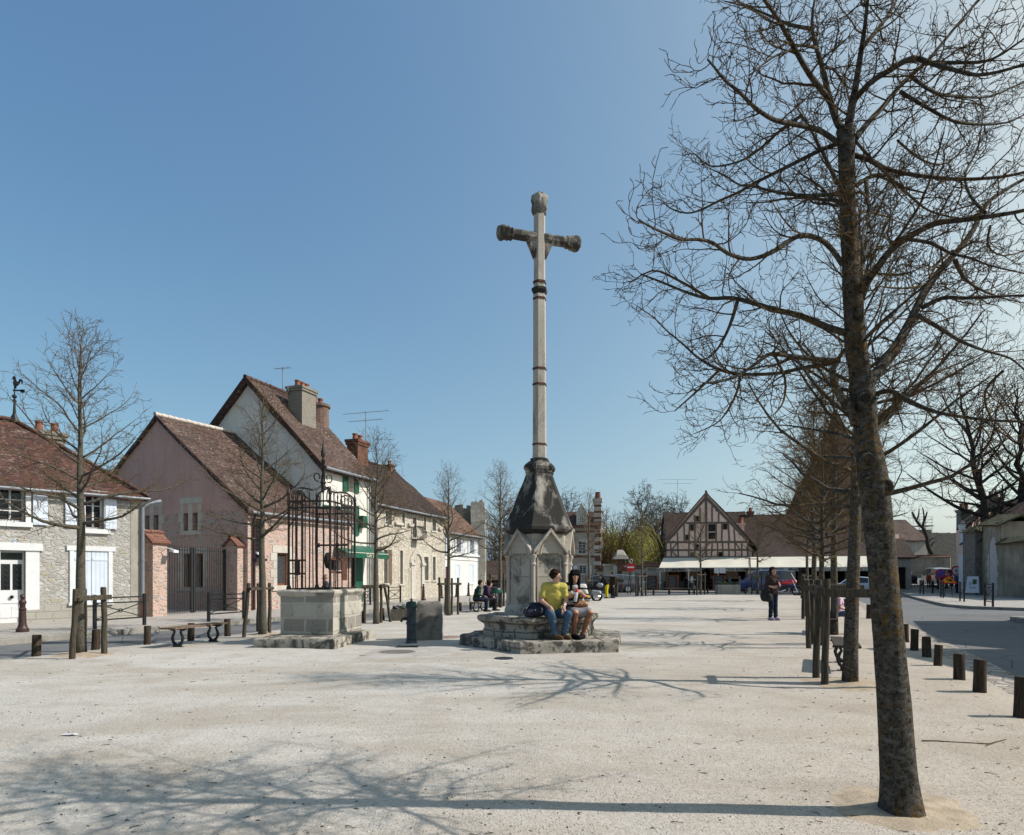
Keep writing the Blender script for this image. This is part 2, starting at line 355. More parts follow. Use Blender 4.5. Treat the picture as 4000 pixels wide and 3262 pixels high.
def gravel():
    m, nt, b, tc = start('gravel', .95, 0, .1); v = tc.outputs['Object']
    big = noi(nt, v, .22, 5, .6); med = noi(nt, v, 1.7, 6, .65); fine = noi(nt, v, 34, 5, .7)
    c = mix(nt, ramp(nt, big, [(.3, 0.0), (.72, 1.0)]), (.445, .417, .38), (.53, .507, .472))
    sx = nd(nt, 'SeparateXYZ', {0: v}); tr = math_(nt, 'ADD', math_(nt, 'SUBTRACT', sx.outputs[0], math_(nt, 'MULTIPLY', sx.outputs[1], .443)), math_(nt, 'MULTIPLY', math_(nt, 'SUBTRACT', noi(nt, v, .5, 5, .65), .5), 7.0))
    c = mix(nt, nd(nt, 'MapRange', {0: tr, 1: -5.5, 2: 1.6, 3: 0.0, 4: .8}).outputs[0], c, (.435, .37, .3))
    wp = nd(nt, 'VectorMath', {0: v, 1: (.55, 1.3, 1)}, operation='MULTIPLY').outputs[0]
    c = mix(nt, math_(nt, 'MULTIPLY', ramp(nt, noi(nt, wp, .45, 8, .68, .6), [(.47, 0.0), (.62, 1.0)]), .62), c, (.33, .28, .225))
    c = mix(nt, math_(nt, 'MULTIPLY', ramp(nt, med, [(.46, 0.0), (.72, 1.0)]), .5), c, (.33, .27, .21))
    c = mix(nt, math_(nt, 'MULTIPLY', ramp(nt, fine, [(.42, 1.0), (.56, 0.0)]), .36), c, (.21, .175, .135))
    s1 = vor(nt, v, 48); sd = nd(nt, 'SeparateColor', {'Color': s1.outputs['Color']})
    st = math_(nt, 'MULTIPLY', ramp(nt, s1.outputs['Distance'], [(.18, 1.0), (.34, 0.0)]), ramp(nt, sd.outputs[0], [(.45, 0.0), (.6, 1.0)]))
    c = mix(nt, math_(nt, 'MULTIPLY', st, .5), c, mix(nt, sd.outputs[1], (.3, .26, .215), (.68, .65, .6)))
    s2 = vor(nt, v, 17); s2c = nd(nt, 'SeparateColor', {'Color': s2.outputs['Color']})
    st2 = math_(nt, 'MULTIPLY', ramp(nt, s2.outputs['Distance'], [(.13, 1.0), (.21, 0.0)]), ramp(nt, s2c.outputs[0], [(.82, 0.0), (.86, 1.0)]))
    c = mix(nt, math_(nt, 'MULTIPLY', st2, .8), c, mix(nt, s2c.outputs[1], (.13, .1, .075), (.7, .67, .62)))
    h = math_(nt, 'ADD', math_(nt, 'MULTIPLY', fine, .5), math_(nt, 'ADD', math_(nt, 'MULTIPLY', st, .5), math_(nt, 'ADD', math_(nt, 'MULTIPLY', st2, .9), math_(nt, 'MULTIPLY', med, .8))))
    fin(nt, b, c, h, .9, .02); return m
def asphalt():
    m, nt, b, tc = start('asphalt', .85, 0, .25); v = tc.outputs['Object']
    f = noi(nt, v, 70, 3, .7); g = noi(nt, v, .35, 5, .6)
    c = mix(nt, ramp(nt, g, [(.3, 0.0), (.7, 1.0)]), (.13, .13, .134), (.185, .183, .18)); c = mix(nt, math_(nt, 'MULTIPLY', f, .5), c, (.06, .06, .063))
    c = mix(nt, math_(nt, 'MULTIPLY', ramp(nt, noi(nt, v, .22, 2), [(.56, 0.0), (.565, 1.0)]), .3), c, (.09, .09, .092))
    cr = vor(nt, v, .55, 'DISTANCE_TO_EDGE').outputs['Distance']; c = mix(nt, ramp(nt, cr, [(.004, .6), (.012, 0.0)]), c, (.03, .03, .03))
    fin(nt, b, c, f, .5, .006); return m
def cobble():
    m, nt, b, tc = start('cobbles', .88, 0, .2); v = tc.outputs['Object']
    s = vor(nt, v, 5.2, rnd=.75); e = vor(nt, v, 5.2, 'DISTANCE_TO_EDGE', rnd=.75).outputs['Distance']
    sp = nd(nt, 'SeparateColor', {'Color': s.outputs['Color']}).outputs[0]
    c = mix(nt, sp, (.2, .18, .16), (.43, .385, .34)); c = mix(nt, ramp(nt, noi(nt, v, 1.1, 4), [(.4, 0.0), (.7, .5)]), c, (.38, .3, .25))
    c = mix(nt, ramp(nt, e, [(.02, 1.0), (.07, 0.0)]), c, (.17, .15, .125))
    h = math_(nt, 'ADD', ramp(nt, e, [(0.0, 0.0), (.12, 1.0)]), math_(nt, 'MULTIPLY', noi(nt, v, 25, 4), .4))
    fin(nt, b, c, h, .8, .02); return m
mats()
# ---------------------------------------------------------------- camera, light, sky
sc = bpy.context.scene
cam = bpy.data.cameras.new('camera'); cam.sensor_width = 36; cam.lens = 36*FPX/4000; cam.clip_end = 3000
cam.shift_y = (HZ-1631)/4000
co = bpy.data.objects.new('camera', cam); C.objects.link(co); co.location = (0, 0, CH); co.rotation_euler = (RAD(90), 0, 0); sc.camera = co
SUN_EL, SUN_AZ = 41.0, 93.0            # azimuth clockwise from the view direction (+Y)
sd = bpy.data.lights.new('sun', 'SUN'); sd.energy = 4.0; sd.angle = RAD(.53); sd.color = (1, .945, .875)
so = bpy.data.objects.new('sun', sd); C.objects.link(so)
el, az = RAD(SUN_EL), RAD(SUN_AZ)
S = Vector((math.sin(az)*math.cos(el), math.cos(az)*math.cos(el), math.sin(el)))
so.rotation_euler = S.to_track_quat('Z', 'Y').to_euler(); so.location = S*80
wd = bpy.data.worlds.new('World'); sc.world = wd; wd.use_nodes = True; wnt = wd.node_tree
sky = wnt.nodes.new('ShaderNodeTexSky'); sky.sky_type = 'NISHITA'; sky.sun_disc = False
sky.sun_elevation = el; sky.sun_rotation = az; sky.air_density = .5; sky.dust_density = 4; sky.ozone_density = 1.0; sky.altitude = 100
# colour balance of the sky: slightly hazier blue than the clean model
sp_ = nd(wnt, 'SeparateColor', {'Color': sky.outputs[0]}); ch_ = []
for i_, (a_, g_, m_) in enumerate(((2.42, 1.15, .36), (1.92, .9, .46), (1.2, .57, .75))):
    ch_.append(math_(wnt, 'MULTIPLY', math_(wnt, 'POWER', math_(wnt, 'MINIMUM', math_(wnt, 'MULTIPLY', sp_.outputs[i_], .12), m_), g_), a_/1.464/.12))
cb_ = nd(wnt, 'CombineColor', {0: ch_[0], 1: ch_[1], 2: ch_[2]}); wnt.links.new(cb_.outputs[0], wnt.nodes['Background'].inputs[0]); wnt.nodes['Background'].inputs[1].default_value = .12
sc.view_settings.view_transform = 'Standard'; sc.view_settings.look = 'None'; sc.view_settings.exposure = .52; sc.view_settings.gamma = 1
sc.cycles.max_bounces = 6; sc.cycles.use_denoising = True

# ---------------------------------------------------------------- ground
mb = MB(); mb.patch((-700, -500, -.05), (700, -500, -.05), (700, 1000, -.05), (-700, 1000, -.05), 8, 8)
tag(mb.build('ground', M['earth']), 'brown earth terrain reaching beyond the buildings', 'ground', kind='structure')
mb = MB(); mb.patch((-60, -20, -.004), (70, -20, -.004), (70, 62, -.004), (-60, 62, -.004), 40, 30)
tag(mb.build('road', M['asphalt']), 'grey asphalt roads running round the gravel square', 'road', kind='structure')

def xl(Y): return -14.25+.42*Y if Y < 44 else 4.23+(Y-44)*1.25
def xr(Y): return 2.62+.443*Y
def gh(x, y):
    return .011+.016*nz(x*.35, y*.35)+.011*nz(x*1.3, y*1.3, 3)+.007*nz(x*4, y*4, 7)
mb = MB(); rows = []; Y = -9.0
while Y < 53.2: rows.append(Y); Y += .09 if Y < 9 else (.2 if Y < 18 else .6)
NX = 150; vs = []
for Y in rows:
    a, b = xl(Y), xr(Y)
    for i in range(NX+1):
        t = i/NX; x = a+(b-a)*t; e = min(1, min(t, 1-t)*(b-a)/.5, (53.2-Y)/1.0)
        jx = .12*nz(Y*1.5, i) if i in (0, NX) else 0
        vs.append((x+jx, Y, .002+max(0, e)*max(.004, gh(x, Y)+.012)))
w = NX+1
mb.add(vs, [(j*w+i, j*w+i+1, (j+1)*w+i+1, (j+1)*w+i) for j in range(len(rows)-1) for i in range(NX)])
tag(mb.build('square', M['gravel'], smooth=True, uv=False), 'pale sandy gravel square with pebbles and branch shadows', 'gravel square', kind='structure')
# cobbled gutter strip between the gravel and the right road
mb = MB(); vs = []; Y = -9.0; n = 0
while Y < 54:
    j1 = .06*nz(Y*2, 5); vs += [(xr(Y)-.25, Y, -.001), (xr(Y)+.25, Y, .012), (3.15+.443*Y+j1, Y, .008)]; Y += .5; n += 1
mb.add(vs, [(3*j+i, 3*j+i+1, 3*j+4+i, 3*j+3+i) for j in range(n-1) for i in (0, 1)])
tag(mb.build('gutter', M['cobble'], smooth=True), 'strip of worn cobbles along the right road', 'gutter', kind='structure')

M['paving'] = ashlar('paving', (.5, .46, .42), (.4, .36, .33), (.25, .23, .2), .24, .13, dirt=.15, msize=.012)
M['kerb'] = stone('kerb_stone', (.36, .33, .29), (.28, .26, .23), dirt=.3)
def pavement(name, kerb, back, label, h=.12):
    mb = MB(); kb = MB()
    poly = kerb+back[::-1]
    n = len(poly); mb.add([(x, y, h) for x, y in poly], [tuple(range(n))])
    for (x0, y0), (x1, y1) in zip(kerb, kerb[1:]):
        L = math.hypot(x1-x0, y1-y0); k = max(1, int(L/.95)); ux, uy = (x1-x0)/L, (y1-y0)/L
        for i in range(k):
            a, b = i*L/k+.006, (i+1)*L/k-.006
            p = [(x0+ux*a, y0+uy*a), (x0+ux*b, y0+uy*b), (x0+ux*b-uy*.2, y0+uy*b+ux*.2), (x0+ux*a-uy*.2, y0+uy*a+ux*.2)]
            hh = h+.012+.006*nz(x0+a*3, y0); kb.prism(p if (p[1][0]-p[0][0])*(p[2][1]-p[0][1])-(p[2][0]-p[0][0])*(p[1][1]-p[0][1]) > 0 else p[::-1], -.03, hh)
    o = tag(mb.build(name, M['paving']), label, 'pavement', kind='structure')
    kb.build('kerb', M['kerb'], o, bevel=.015)
    if o.data.polygons[0].normal.z < 0: o.data.flip_normals()
    return o
def kl(Y): return -17.1+.42*Y
pavement('pavement', [(kl(y), y) for y in (5, 12, 18, 24, 30, 36, 42, 47, 52)], [(-30, 5), (-28, 16), (-20, 24), (-18, 40), (-12, 60)], 'stone paved pavement before the left row of houses')
pavement('pavement', [(44, 50.0), (30, 54.2), (22, 56.9), (14, 59.6), (6, 62.4), (0, 64.5)], [(44, 62), (30, 70), (22, 74), (14, 75), (6, 75), (0, 76)], 'pavement below the cafe awnings')
pavement('pavement', [(31.3, 53.5), (27.0, 45), (23.2, 37), (21.2, 32.6), (20.8, 30.2), (22.2, 28.3), (26, 27.4), (40, 26)], [(33.5, 52.5), (36, 50), (37, 48), (38, 46), (38.5, 44), (39, 42), (40, 38), (42, 34)], 'paved pavement before the old wall on the right')
pavement('pavement', [(19, 23.2), (16.9, 22.6), (16.3, 21.4), (16.0, 17), (13.2, 10), (11, 5)], [(25, 23.2), (25, 22), (25, 20), (25, 15), (24, 10), (24, 5)], 'pavement corner at the right side street')
# side street climbing away to the right
def hillz(y): t = min(1, max(0, (y-50)/36)); return .006+1.38*t*t*(3-2*t)*.62+1.38*t*.38
mb = MB(); vs = []; n = 0; Y = 50.0
while Y < 120:
    vs += [(25.6+(Y-50)*.30, Y, hillz(Y)), (33.3+(Y-50)*.55, Y, hillz(Y)), (80, Y, hillz(Y))]; Y += 2; n += 1
mb.add(vs, [(3*j+i, 3*j+i+1, 3*j+4+i, 3*j+3+i) for j in range(n-1) for i in (0, 1)])
tag(mb.build('street', M['asphalt'], smooth=True), 'asphalt side street climbing behind the right pavement', 'street', kind='structure')

# pebbles and twigs scattered over the foreground gravel
rg = random.Random(3); mb = MB()
M['pebble'] = flat('pebbles', (.42, .385, .34), .5, 3.0, .9)
for i in range(5200):
    y = 2.6+9.5*rg.random()**1.7; x = rg.uniform(max(xl(y), -.8*y-.3), min(xr(y)-.1, .8*y+.3)); r = rg.uniform(.0025, .008)*(1.9 if rg.random() < .04 else 1)
    z = .002+gh(x, y)+.012; a = rg.random()*6.28; ca, sa = math.cos(a)*r, math.sin(a)*r; e = rg.uniform(.5, 1)
    mb.add([(x+ca, y+sa, z), (x-sa*e, y+ca*e, z), (x-ca, y-sa, z), (x+sa*e, y-ca*e, z), (x+ca*.3, y+sa*.2, z+r*.75), (x+ca*.2, y-sa*.3, z-r*.3)],
           [(0, 1, 4), (1, 2, 4), (2, 3, 4), (3, 0, 4)])
tag(mb.build('pebbles', M['pebble'], uv=False), 'loose pebbles strewn over the sandy foreground', 'pebbles', kind='stuff')
mb = MB()
for i in range(420):      # dark crumbs: bark, seed husks, bits of leaf
    y = 2.8+10*rg.random()**1.6; x = rg.uniform(max(xl(y), -.8*y), min(xr(y)-.1, .8*y)); a = rg.uniform(-.6, .6); l = rg.uniform(.005, .016); z = gh(x, y)+.016
    mb.tube([(x-l*math.cos(a), y-l*math.sin(a), z), (x, y, z+.004), (x+l*math.cos(a), y+l*math.sin(a), z)], [.002, rg.uniform(.0025, .005), .001], 4)
for i in range(170):
    y = 3+9*rg.random()**1.5; x = rg.uniform(max(xl(y), -.8*y), min(xr(y)-.1, .8*y)); a = rg.uniform(-.7, .7)+rg.choice((0, 3.14)); l = rg.uniform(.025, .09)
    z = gh(x, y)+.02; pts = [(x, y, z)]
    for k in range(3):
        a += rg.uniform(-.5, .5); x += math.cos(a)*l/3; y += math.sin(a)*l/3; pts.append((x, y, gh(x, y)+.018+rg.random()*.008))
    mb.tube(pts, [.003, .0028, .002, .001], 4)
tag(mb.build('twigs', M['twig'], uv=False), 'small dry twigs littering the gravel', 'twigs', kind='stuff')
p0 = G(3620, 2895); mb = MB(); pts = [G(x, y, .035) for x, y in ((3600, 2893), (3660, 2895), (3720, 2900), (3790, 2904), (3865, 2908), (3895, 2898), (3930, 2888))]
mb.tube(pts, [.006, .008, .009, .010, .011, .007, .003], 6); mb.tube([pts[4], G(3850, 2914, .04)], [.007, .003], 5)
tag(mb.build('fallen_branch', M['twig2'], uv=False, org=pts[3]), 'long bent fallen stick lying right of the big trunk', 'branch')
def mound(px, py, r, label, name='soil', h=.05):
    c = G(px, py); mb = MB(); n = 28; vs = [(c.x, c.y, h+.02)]
    for k, f in enumerate((.35, .7, 1.0)):
        for i in range(n):
            a = 6.283*i/n; q = r*f*(1+.3*nz(math.cos(a)*2+px, math.sin(a)*2))
            x, y = c.x+q*math.cos(a), c.y+q*math.sin(a); vs.append((x, y, gh(x, y)+(.03 if k == 0 else .021 if k == 1 else .006)+.012*nz(x*9, y*9)))
    fs = [(0, 1+i, 1+(i+1) % n) for i in range(n)]
    for k in (0, 1): fs += [(1+k*n+i, 1+(k+1)*n+i, 1+(k+1)*n+(i+1) % n, 1+k*n+(i+1) % n) for i in range(n)]
    mb.add(vs, fs); tag(mb.build(name, M['soil'], smooth=True), label, 'soil', kind='structure')
mound(3500, 3165, .5, 'bare brown soil round the large leaning trunk'); mound(3330, 2675, .75, 'soil bed round the second tree'); mound(330, 2562, .6, 'soil bed round the staked tree before the stone house')
mound(1035, 2480, .5, 'soil bed round the tree before the pink house')
# ---------------------------------------------------------------- building helpers
def wall(mb, fr, a0, a1, b0, b1, ops=(), depth=.2, split=None, m_lo=0, m_hi=0, m_rev=None):
    A = sorted(set([a0, a1]+[v for o in ops for v in o[:2]])); B = sorted(set([b0, b1]+[v for o in ops for v in o[2:4]]+([split] if split else [])))
    A = [a for a in A if a0-1e-6 <= a <= a1+1e-6]; B = [b for b in B if b0-1e-6 <= b <= b1+1e-6]
    P = fr.p
    for i in range(len(A)-1):
        for j in range(len(B)-1):
            ca, cb = (A[i]+A[i+1])/2, (B[j]+B[j+1])/2
            if any(o[0] < ca < o[1] and o[2] < cb < o[3] for o in ops): continue
            mb.quad(P(A[i], B[j]), P(A[i+1], B[j]), P(A[i+1], B[j+1]), P(A[i], B[j+1]), m_hi if split and cb > split else m_lo)
    for o in ops:
        x0, x1, y0, y1 = o[:4]; d = -depth; mr = m_lo if m_rev is None else m_rev
        mb.quad(P(x0, y0), P(x0, y1), P(x0, y1, d), P(x0, y0, d), mr); mb.quad(P(x1, y0), P(x1, y0, d), P(x1, y1, d), P(x1, y1), mr)
        mb.quad(P(x0, y0), P(x0, y0, d), P(x1, y0, d), P(x1, y0), mr); mb.quad(P(x0, y1), P(x1, y1), P(x1, y1, d), P(x0, y1, d), mr)
def window(h, fr, r, rec=.16, cols=2, rows=3, fm='white', bar=.06, mun=.028, glass='glass', name='window', label=None):
    a0, a1, b0, b1 = r; c = -rec; mb = MB()
    mb.bf(fr, a0, a1, b0, b0+bar, c-.05, c); mb.bf(fr, a0, a1, b1-bar, b1, c-.05, c)
    mb.bf(fr, a0, a0+bar, b0+bar, b1-bar, c-.05, c); mb.bf(fr, a1-bar, a1, b0+bar, b1-bar, c-.05, c)
    for i in range(1, cols):
        x = a0+(a1-a0)*i/cols; wdt = bar*.8 if cols % 2 == 0 and i == cols//2 else mun
        mb.bf(fr, x-wdt/2, x+wdt/2, b0+bar, b1-bar, c-.045, c-.004)
    for j in range(1, rows):
        y = b0+(b1-b0)*j/rows; mb.bf(fr, a0+bar, a1-bar, y-mun/2, y+mun/2, c-.04, c-.008)
    w = mb.build(name, M[fm], h)
    if label: w['label'] = label
    g = MB(); g.quad(fr.p(a0+.01, b0+.01, c-.03), fr.p(a1-.01, b0+.01, c-.03), fr.p(a1-.01, b1-.01, c-.03), fr.p(a0+.01, b1-.01, c-.03))
    g.build('pane', M[glass], w); return w
def surround(h, fr, r, w, m, proud=.025, sill=.1, name='window_surround', quoin=False, head=True):
    a0, a1, b0, b1 = r; mb = MB(); d = -.06
    if quoin:
        k = max(2, int((b1-b0)/.32)); s = (b1-b0)/k
        for i in range(k):
            e = w*(1.5 if i % 2 else .9); mb.bf(fr, a0-e, a0, b0+i*s+.004, b0+(i+1)*s-.004, d, proud); mb.bf(fr, a1, a1+e, b0+i*s+.004, b0+(i+1)*s-.004, d, proud)
    else: mb.bf(fr, a0-w, a0, b0, b1, d, proud); mb.bf(fr, a1, a1+w, b0, b1, d, proud)
    if head: mb.bf(fr, a0-w*1.1, a1+w*1.1, b1, b1+w*1.25, d, proud+.004)
    if sill: mb.bf(fr, a0-w*1.15, a1+w*1.15, b0-sill, b0, d, proud+.04)
    return mb.build(name, m, h, bevel=.012)
def shutter(h, fr, a0, a1, b0, b1, m, c=.03, louv=False, name='shutter', label=None):
    mb = MB()
    if louv:
        f = .05; mb.bf(fr, a0, a0+f, b0, b1, c, c+.04); mb.bf(fr, a1-f, a1, b0, b1, c, c+.04)
        for y in (b0, (b0+b1)/2-f/2, b1-f): mb.bf(fr, a0+f, a1-f, y, y+f, c, c+.038)
        k = int((b1-b0)/.075)
        for i in range(k):
            y = b0+f+(b1-b0-2*f)*i/k; P = fr.p
            mb.hexa([P(a0+f, y, c+.03), P(a1-f, y, c+.03), P(a1-f, y+.008, c+.034), P(a0+f, y+.008, c+.034), P(a0+f, y+.06, c+.004), P(a1-f, y+.06, c+.004), P(a1-f, y+.066, c+.01), P(a0+f, y+.066, c+.01)])
    else:
        k = max(2, int(round((a1-a0)/.13))); s = (a1-a0)/k
        for i in range(k): mb.bf(fr, a0+i*s+.003, a0+(i+1)*s-.003, b0, b1, c, c+.03)
        for y in (b0+.2, b1-.3): mb.bf(fr, a0+.02, a1-.02, y, y+.08, c+.03, c+.045)
    o = mb.build(name, m, h)
    if label: o['label'] = label
    return o
def gutter(h, p, q, r=.05):
    p, q = Vector(p), Vector(q); mb = MB(); k = 10
    mb.tube([p.lerp(q, i/k)+Vector((0, 0, -.012*math.sin(math.pi*i/k))) for i in range(k+1)], r, 8); return mb.build('gutter', M['zinc'], h, smooth=True, sharp=50)
def pipe(h, pts, r=.045, m='zinc', name='downpipe'):
    mb = MB(); mb.tube(pts, r, 8)
    for z in (.9, 2.0, 3.0):
        if z < pts[0][2]-.4: mb.tube([Vector((pts[-1][0], pts[-1][1], z)), Vector((pts[-1][0], pts[-1][1], z+.05))], r*1.25, 8)
    return mb.build(name, M[m], h, smooth=True, sharp=50)
def sag(am, sd=0.0):
    return lambda p, u, v: am*(-1.2*math.sin(math.pi*u)*math.sin(math.pi*min(1, v+.0)) + .55*nz(p.x*.8+sd, p.y*.8, p.z*.8)+.3*nz(p.x*3+sd, p.y*3, p.z*3))
def roof(h, planes, m, name='roof', thick=.14, am=.06, nx=26, ny=18, sd=0):
    mb = MB()
    for q in planes: mb.patch(*q, nx, ny, sag(am, sd), thick)
    return mb.build(name, m, h, smooth=True, sharp=35)
def ridge(h, p, q, m, r=.11, step=.34, name='ridge_tile'):
    p, q = Vector(p), Vector(q); L = (q-p).length; k = int(L/step); mb = MB(); t = (q-p)/k
    for i in range(k):
        a = p+t*i; dz = .015*nz(i*.9, 5); mb.tube([a+Vector((0, 0, dz)), a+t*.2+Vector((0, 0, dz+.012)), a+t*1.04+Vector((0, 0, dz))], [r*1.1, r*.97, r*.9], 8)
    return mb.build(name, m, h, smooth=True, sharp=50)
def chimney(h, fr, w, d, z0, z1, m, pots, cap=.12, name='chimney', potm='terracotta', ph=.4, pr=.13):
    mb = MB(); mb.bf(fr, -w/2, w/2, z0, z1, -d/2, d/2); o = mb.build(name, m, h)
    mb = MB(); mb.bf(fr, -w/2-.06, w/2+.06, z1-cap*2, z1-cap, -d/2-.06, d/2+.06); mb.bf(fr, -w/2-.1, w/2+.1, z1-cap, z1+.002, -d/2-.1, d/2+.1); mb.build('chimney_cap', m, o)
    for i in range(pots):
        a = (i-(pots-1)/2)*w/max(1, pots)*.95; mb = MB()
        mb.lathe([(pr*.9, 0), (pr*1.1, .04), (pr, .08), (pr*.88, ph*.8), (pr*1.08, ph*.84), (pr*1.02, ph), (pr*.7, ph)], fr.p(a, z1, 0), 12); mb.build('chimney_pot', M[potm], o, smooth=True, sharp=40)
    return o
def antenna(h, base, hgt, axis, span, rows=2, name='antenna', k=9):
    mb = MB(); b = Vector(base); ax = Vector(axis).normalized(); sd_ = Vector((-ax.y, ax.x, 0))
    mb.tube([b, b+Vector((0, 0, hgt))], .022, 6)
    for r in range(rows):
        z = hgt-.08-.5*r; sp = span*(1-.25*r); c = b+Vector((0, 0, z)); mb.tube([c-ax*sp/2, c+ax*sp/2], .014, 5)
        for i in range(k):
            q = c+ax*sp*(i/(k-1)-.5); l = .14+.01*i; mb.tube([q-sd_*l, q+sd_*l], .006, 4)
    return mb.build(name, M['zinc'], h, uv=False)
def text(h, s, fr, a, b, c, size, m, name='lettering', tilt=0.0, align='CENTER', stretch=1.0, bold=0.0):
    cu = bpy.data.curves.new(name, 'FONT'); cu.body = s; cu.size = size; cu.extrude = .004; cu.align_x = align; cu.align_y = 'CENTER'; cu.offset = bold
    cu.materials.append(m); o = bpy.data.objects.new(name, cu); C.objects.link(o)
    up = Vector((0, 0, 1)); n = fr.n
    up = (up*math.cos(tilt)-n*math.sin(tilt)); n2 = fr.u.cross(up)
    mt = Matrix((fr.u, up, n2)).transposed().to_4x4()
    me = bpy.data.meshes.new_from_object(o); bpy.data.objects.remove(o); me.name = name
    o = bpy.data.objects.new(name, me); C.objects.link(o); o.parent = h
    o.matrix_local = Matrix.Translation(fr.p(a, b, c)-ORG[h.name]) @ mt @ Matrix.Diagonal((stretch, 1, 1, 1)); return o
def gable(mb, fr, a0, a1, b0, apex_a, apex_b, mi=0): mb.add([fr.p(a0, b0), fr.p(a1, b0), fr.p(apex_a, apex_b)], [(0, 1, 2)], mi)

M['rub10'] = rubble('grey_rubble', [(.46, .44, .4), (.54, .52, .48), (.4, .38, .345), (.47, .41, .31), (.62, .6, .56)], (.42, .4, .37), 5.2, .09, .25, .04)
M['rubpink'] = rubble('pink_rubble', [(.44, .36, .28), (.5, .43, .35), (.35, .32, .29), (.48, .46, .43)], (.5, .345, .295), 4.2, .12, .15, .1)
M['rubwhite'] = rubble('white_rubble', [(.62, .57, .48), (.7, .67, .6), (.5, .44, .35), (.66, .6, .5)], (.46, .4, .32), 5.4, .075, .2, .03)
M['rubdark'] = rubble('old_rubble', [(.27, .24, .2), (.33, .3, .26), (.2, .18, .15)], (.22, .195, .165), 3.5, .12, .5)
M['plpink'] = plaster('pink_plaster', (.5, .32, .275))
M['plwhite'] = plaster('white_plaster', (.64, .61, .55), .05, .3, (.36, .34, .3))
M['plwhite2'] = plaster('bright_plaster', (.58, .57, .55), .05, .3, (.36, .35, .32))
M['plgrey'] = plaster('grey_plaster', (.34, .31, .27), .2, .5)
M['plgable'] = plaster('faded_pink_plaster', (.76, .53, .43), .1, .3)
M['plwall'] = plaster('stained_plaster', (.3, .255, .195), .4, .7)
M['blocks'] = ashlar('concrete_blocks', (.44, .41, .36), (.4, .375, .33), (.34, .32, .28), .45, .22, dirt=.15)
M['cutstone'] = stone('cut_stone', (.62, .58, .5), (.54, .49, .42), dirt=.18)
M['quoin'] = ashlar('quoin_stone', (.64, .59, .5), (.56, .5, .42), (.45, .41, .35), .7, .34, dirt=.15)
M['brick'] = ashlar('red_brick', (.2, .075, .045), (.16, .06, .04), (.2, .16, .13), .22, .075, dirt=.4, msize=.008)
M['greybrick'] = ashlar('grey_brick', (.3, .27, .22), (.25, .225, .19), (.27, .25, .22), .22, .075, dirt=.3, msize=.008)
M['tred'] = tiles('red_tiles', [(.026, .017, .014), (.07, .033, .024), (.1, .045, .031), (.044, .025, .02), (.16, .09, .063)], lam=.7)
M['tbrown'] = tiles('brown_tiles', [(.022, .016, .014), (.066, .038, .03), (.105, .06, .045), (.042, .028, .023), (.18, .12, .092)], lam=.9)
M['tdark'] = tiles('dark_tiles', [(.013, .01, .009), (.034, .02, .015), (.054, .031, .023), (.022, .015, .012), (.085, .055, .042)], (.2, .175, .15), lam=.55)
M['tlight'] = tiles('faded_tiles', [(.07, .04, .03), (.15, .083, .06), (.1, .06, .043), (.2, .125, .09)], lam=.6)
M['torange'] = tiles('new_orange_tiles', [(.19, .085, .058), (.14, .06, .042), (.24, .12, .085)], lam=.4)
M['mortar'] = flat('ridge_mortar', (.5, .44, .39), .25, 5, .9)
M['timber'] = wood('grey_timber', (.12, .094, .076), (.19, .15, .12))
M['warmwood'] = wood('varnished_wood', (.14, .045, .02), (.26, .1, .045), .5); M['rooftrim'] = wood('verge_board', (.05, .028, .022), (.09, .05, .035))
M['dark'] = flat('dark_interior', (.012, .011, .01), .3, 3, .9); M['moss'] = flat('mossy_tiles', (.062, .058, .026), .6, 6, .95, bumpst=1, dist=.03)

# ---------------------------------------------------------------- house 10: grey rubble house with white shutters
k10 = (-12.3, 22.0); u10 = Vector((.646, .763, 0)).normalized()
f10 = Fr((k10[0]-u10.x*9, k10[1]-u10.y*9), u10); L10 = 9.0
H = thing('stone_house', 'grey rubble house with red hipped roof, rooster weathervane and white shutters', 'house', (-13.5, 21, 0))
R10 = lambda x0, y0, x1, y1: f10.rect(x0/1.51, 1500+y0/1.51, x1/1.51, 1500+y1/1.51)
z10 = 4.2
wA = R10(-20, 612, 150, 812); wB = R10(502, 648, 612, 856); dr = R10(0, 985, 150, 1388); wC = R10(436, 985, 638, 1288)
dr = (dr[0], dr[1], .13, dr[3])
mb = MB(); zp = f10.z(150, 2362)
wall(mb, f10, 0, L10, 0, z10, [wA, wB, dr, wC], .2, split=zp, m_lo=1, m_hi=0)
bk = Fr(f10.p(L10, 0), -f10.n); wall(mb, bk, 0, 6.4, 0, z10); b2 = Fr(f10.p(L10, 0, -6.4), -f10.u); wall(mb, b2, 0, L10, 0, z10); b3 = Fr(f10.p(0, 0, -6.4), f10.n); wall(mb, b3, 0, 6.4, 0, z10)
mb.build('wall', [M['rub10'], M['blocks']], H)
mb = MB(); mb.bf(f10, L10-.28, L10+.012, zp, z10-.1, -.3, .012); mb.build('corner_stone', M['plgrey'], H)
e = .22; AP = 6.62; a1 = 2.67; hd = 3.2
P = f10.p; A, B_, Cc, D = P(-e, z10-.12, e), P(L10+e, z10-.12, e), P(L10+e, z10-.12, -6.4-e), P(-e, z10-.12, -6.4-e); R1, R2 = P(L10-a1, AP, -hd), P(a1, AP, -hd)
roof(H, [(A, B_, R1, R2), (B_, Cc, R1, R1), (Cc, D, R2, R1), (D, A, R2, R2)], M['tred'], am=.08)
for p, q in ((R2, R1), (R1, B_), (R1, Cc)): ridge(H, p+Vector((0, 0, .03)), q+Vector((0, 0, .05)), M['tred'], .07)
gutter(H, A+Vector((0, 0, -.04))+f10.n*.05, B_+Vector((0, 0, -.04))+f10.n*.05, .045)
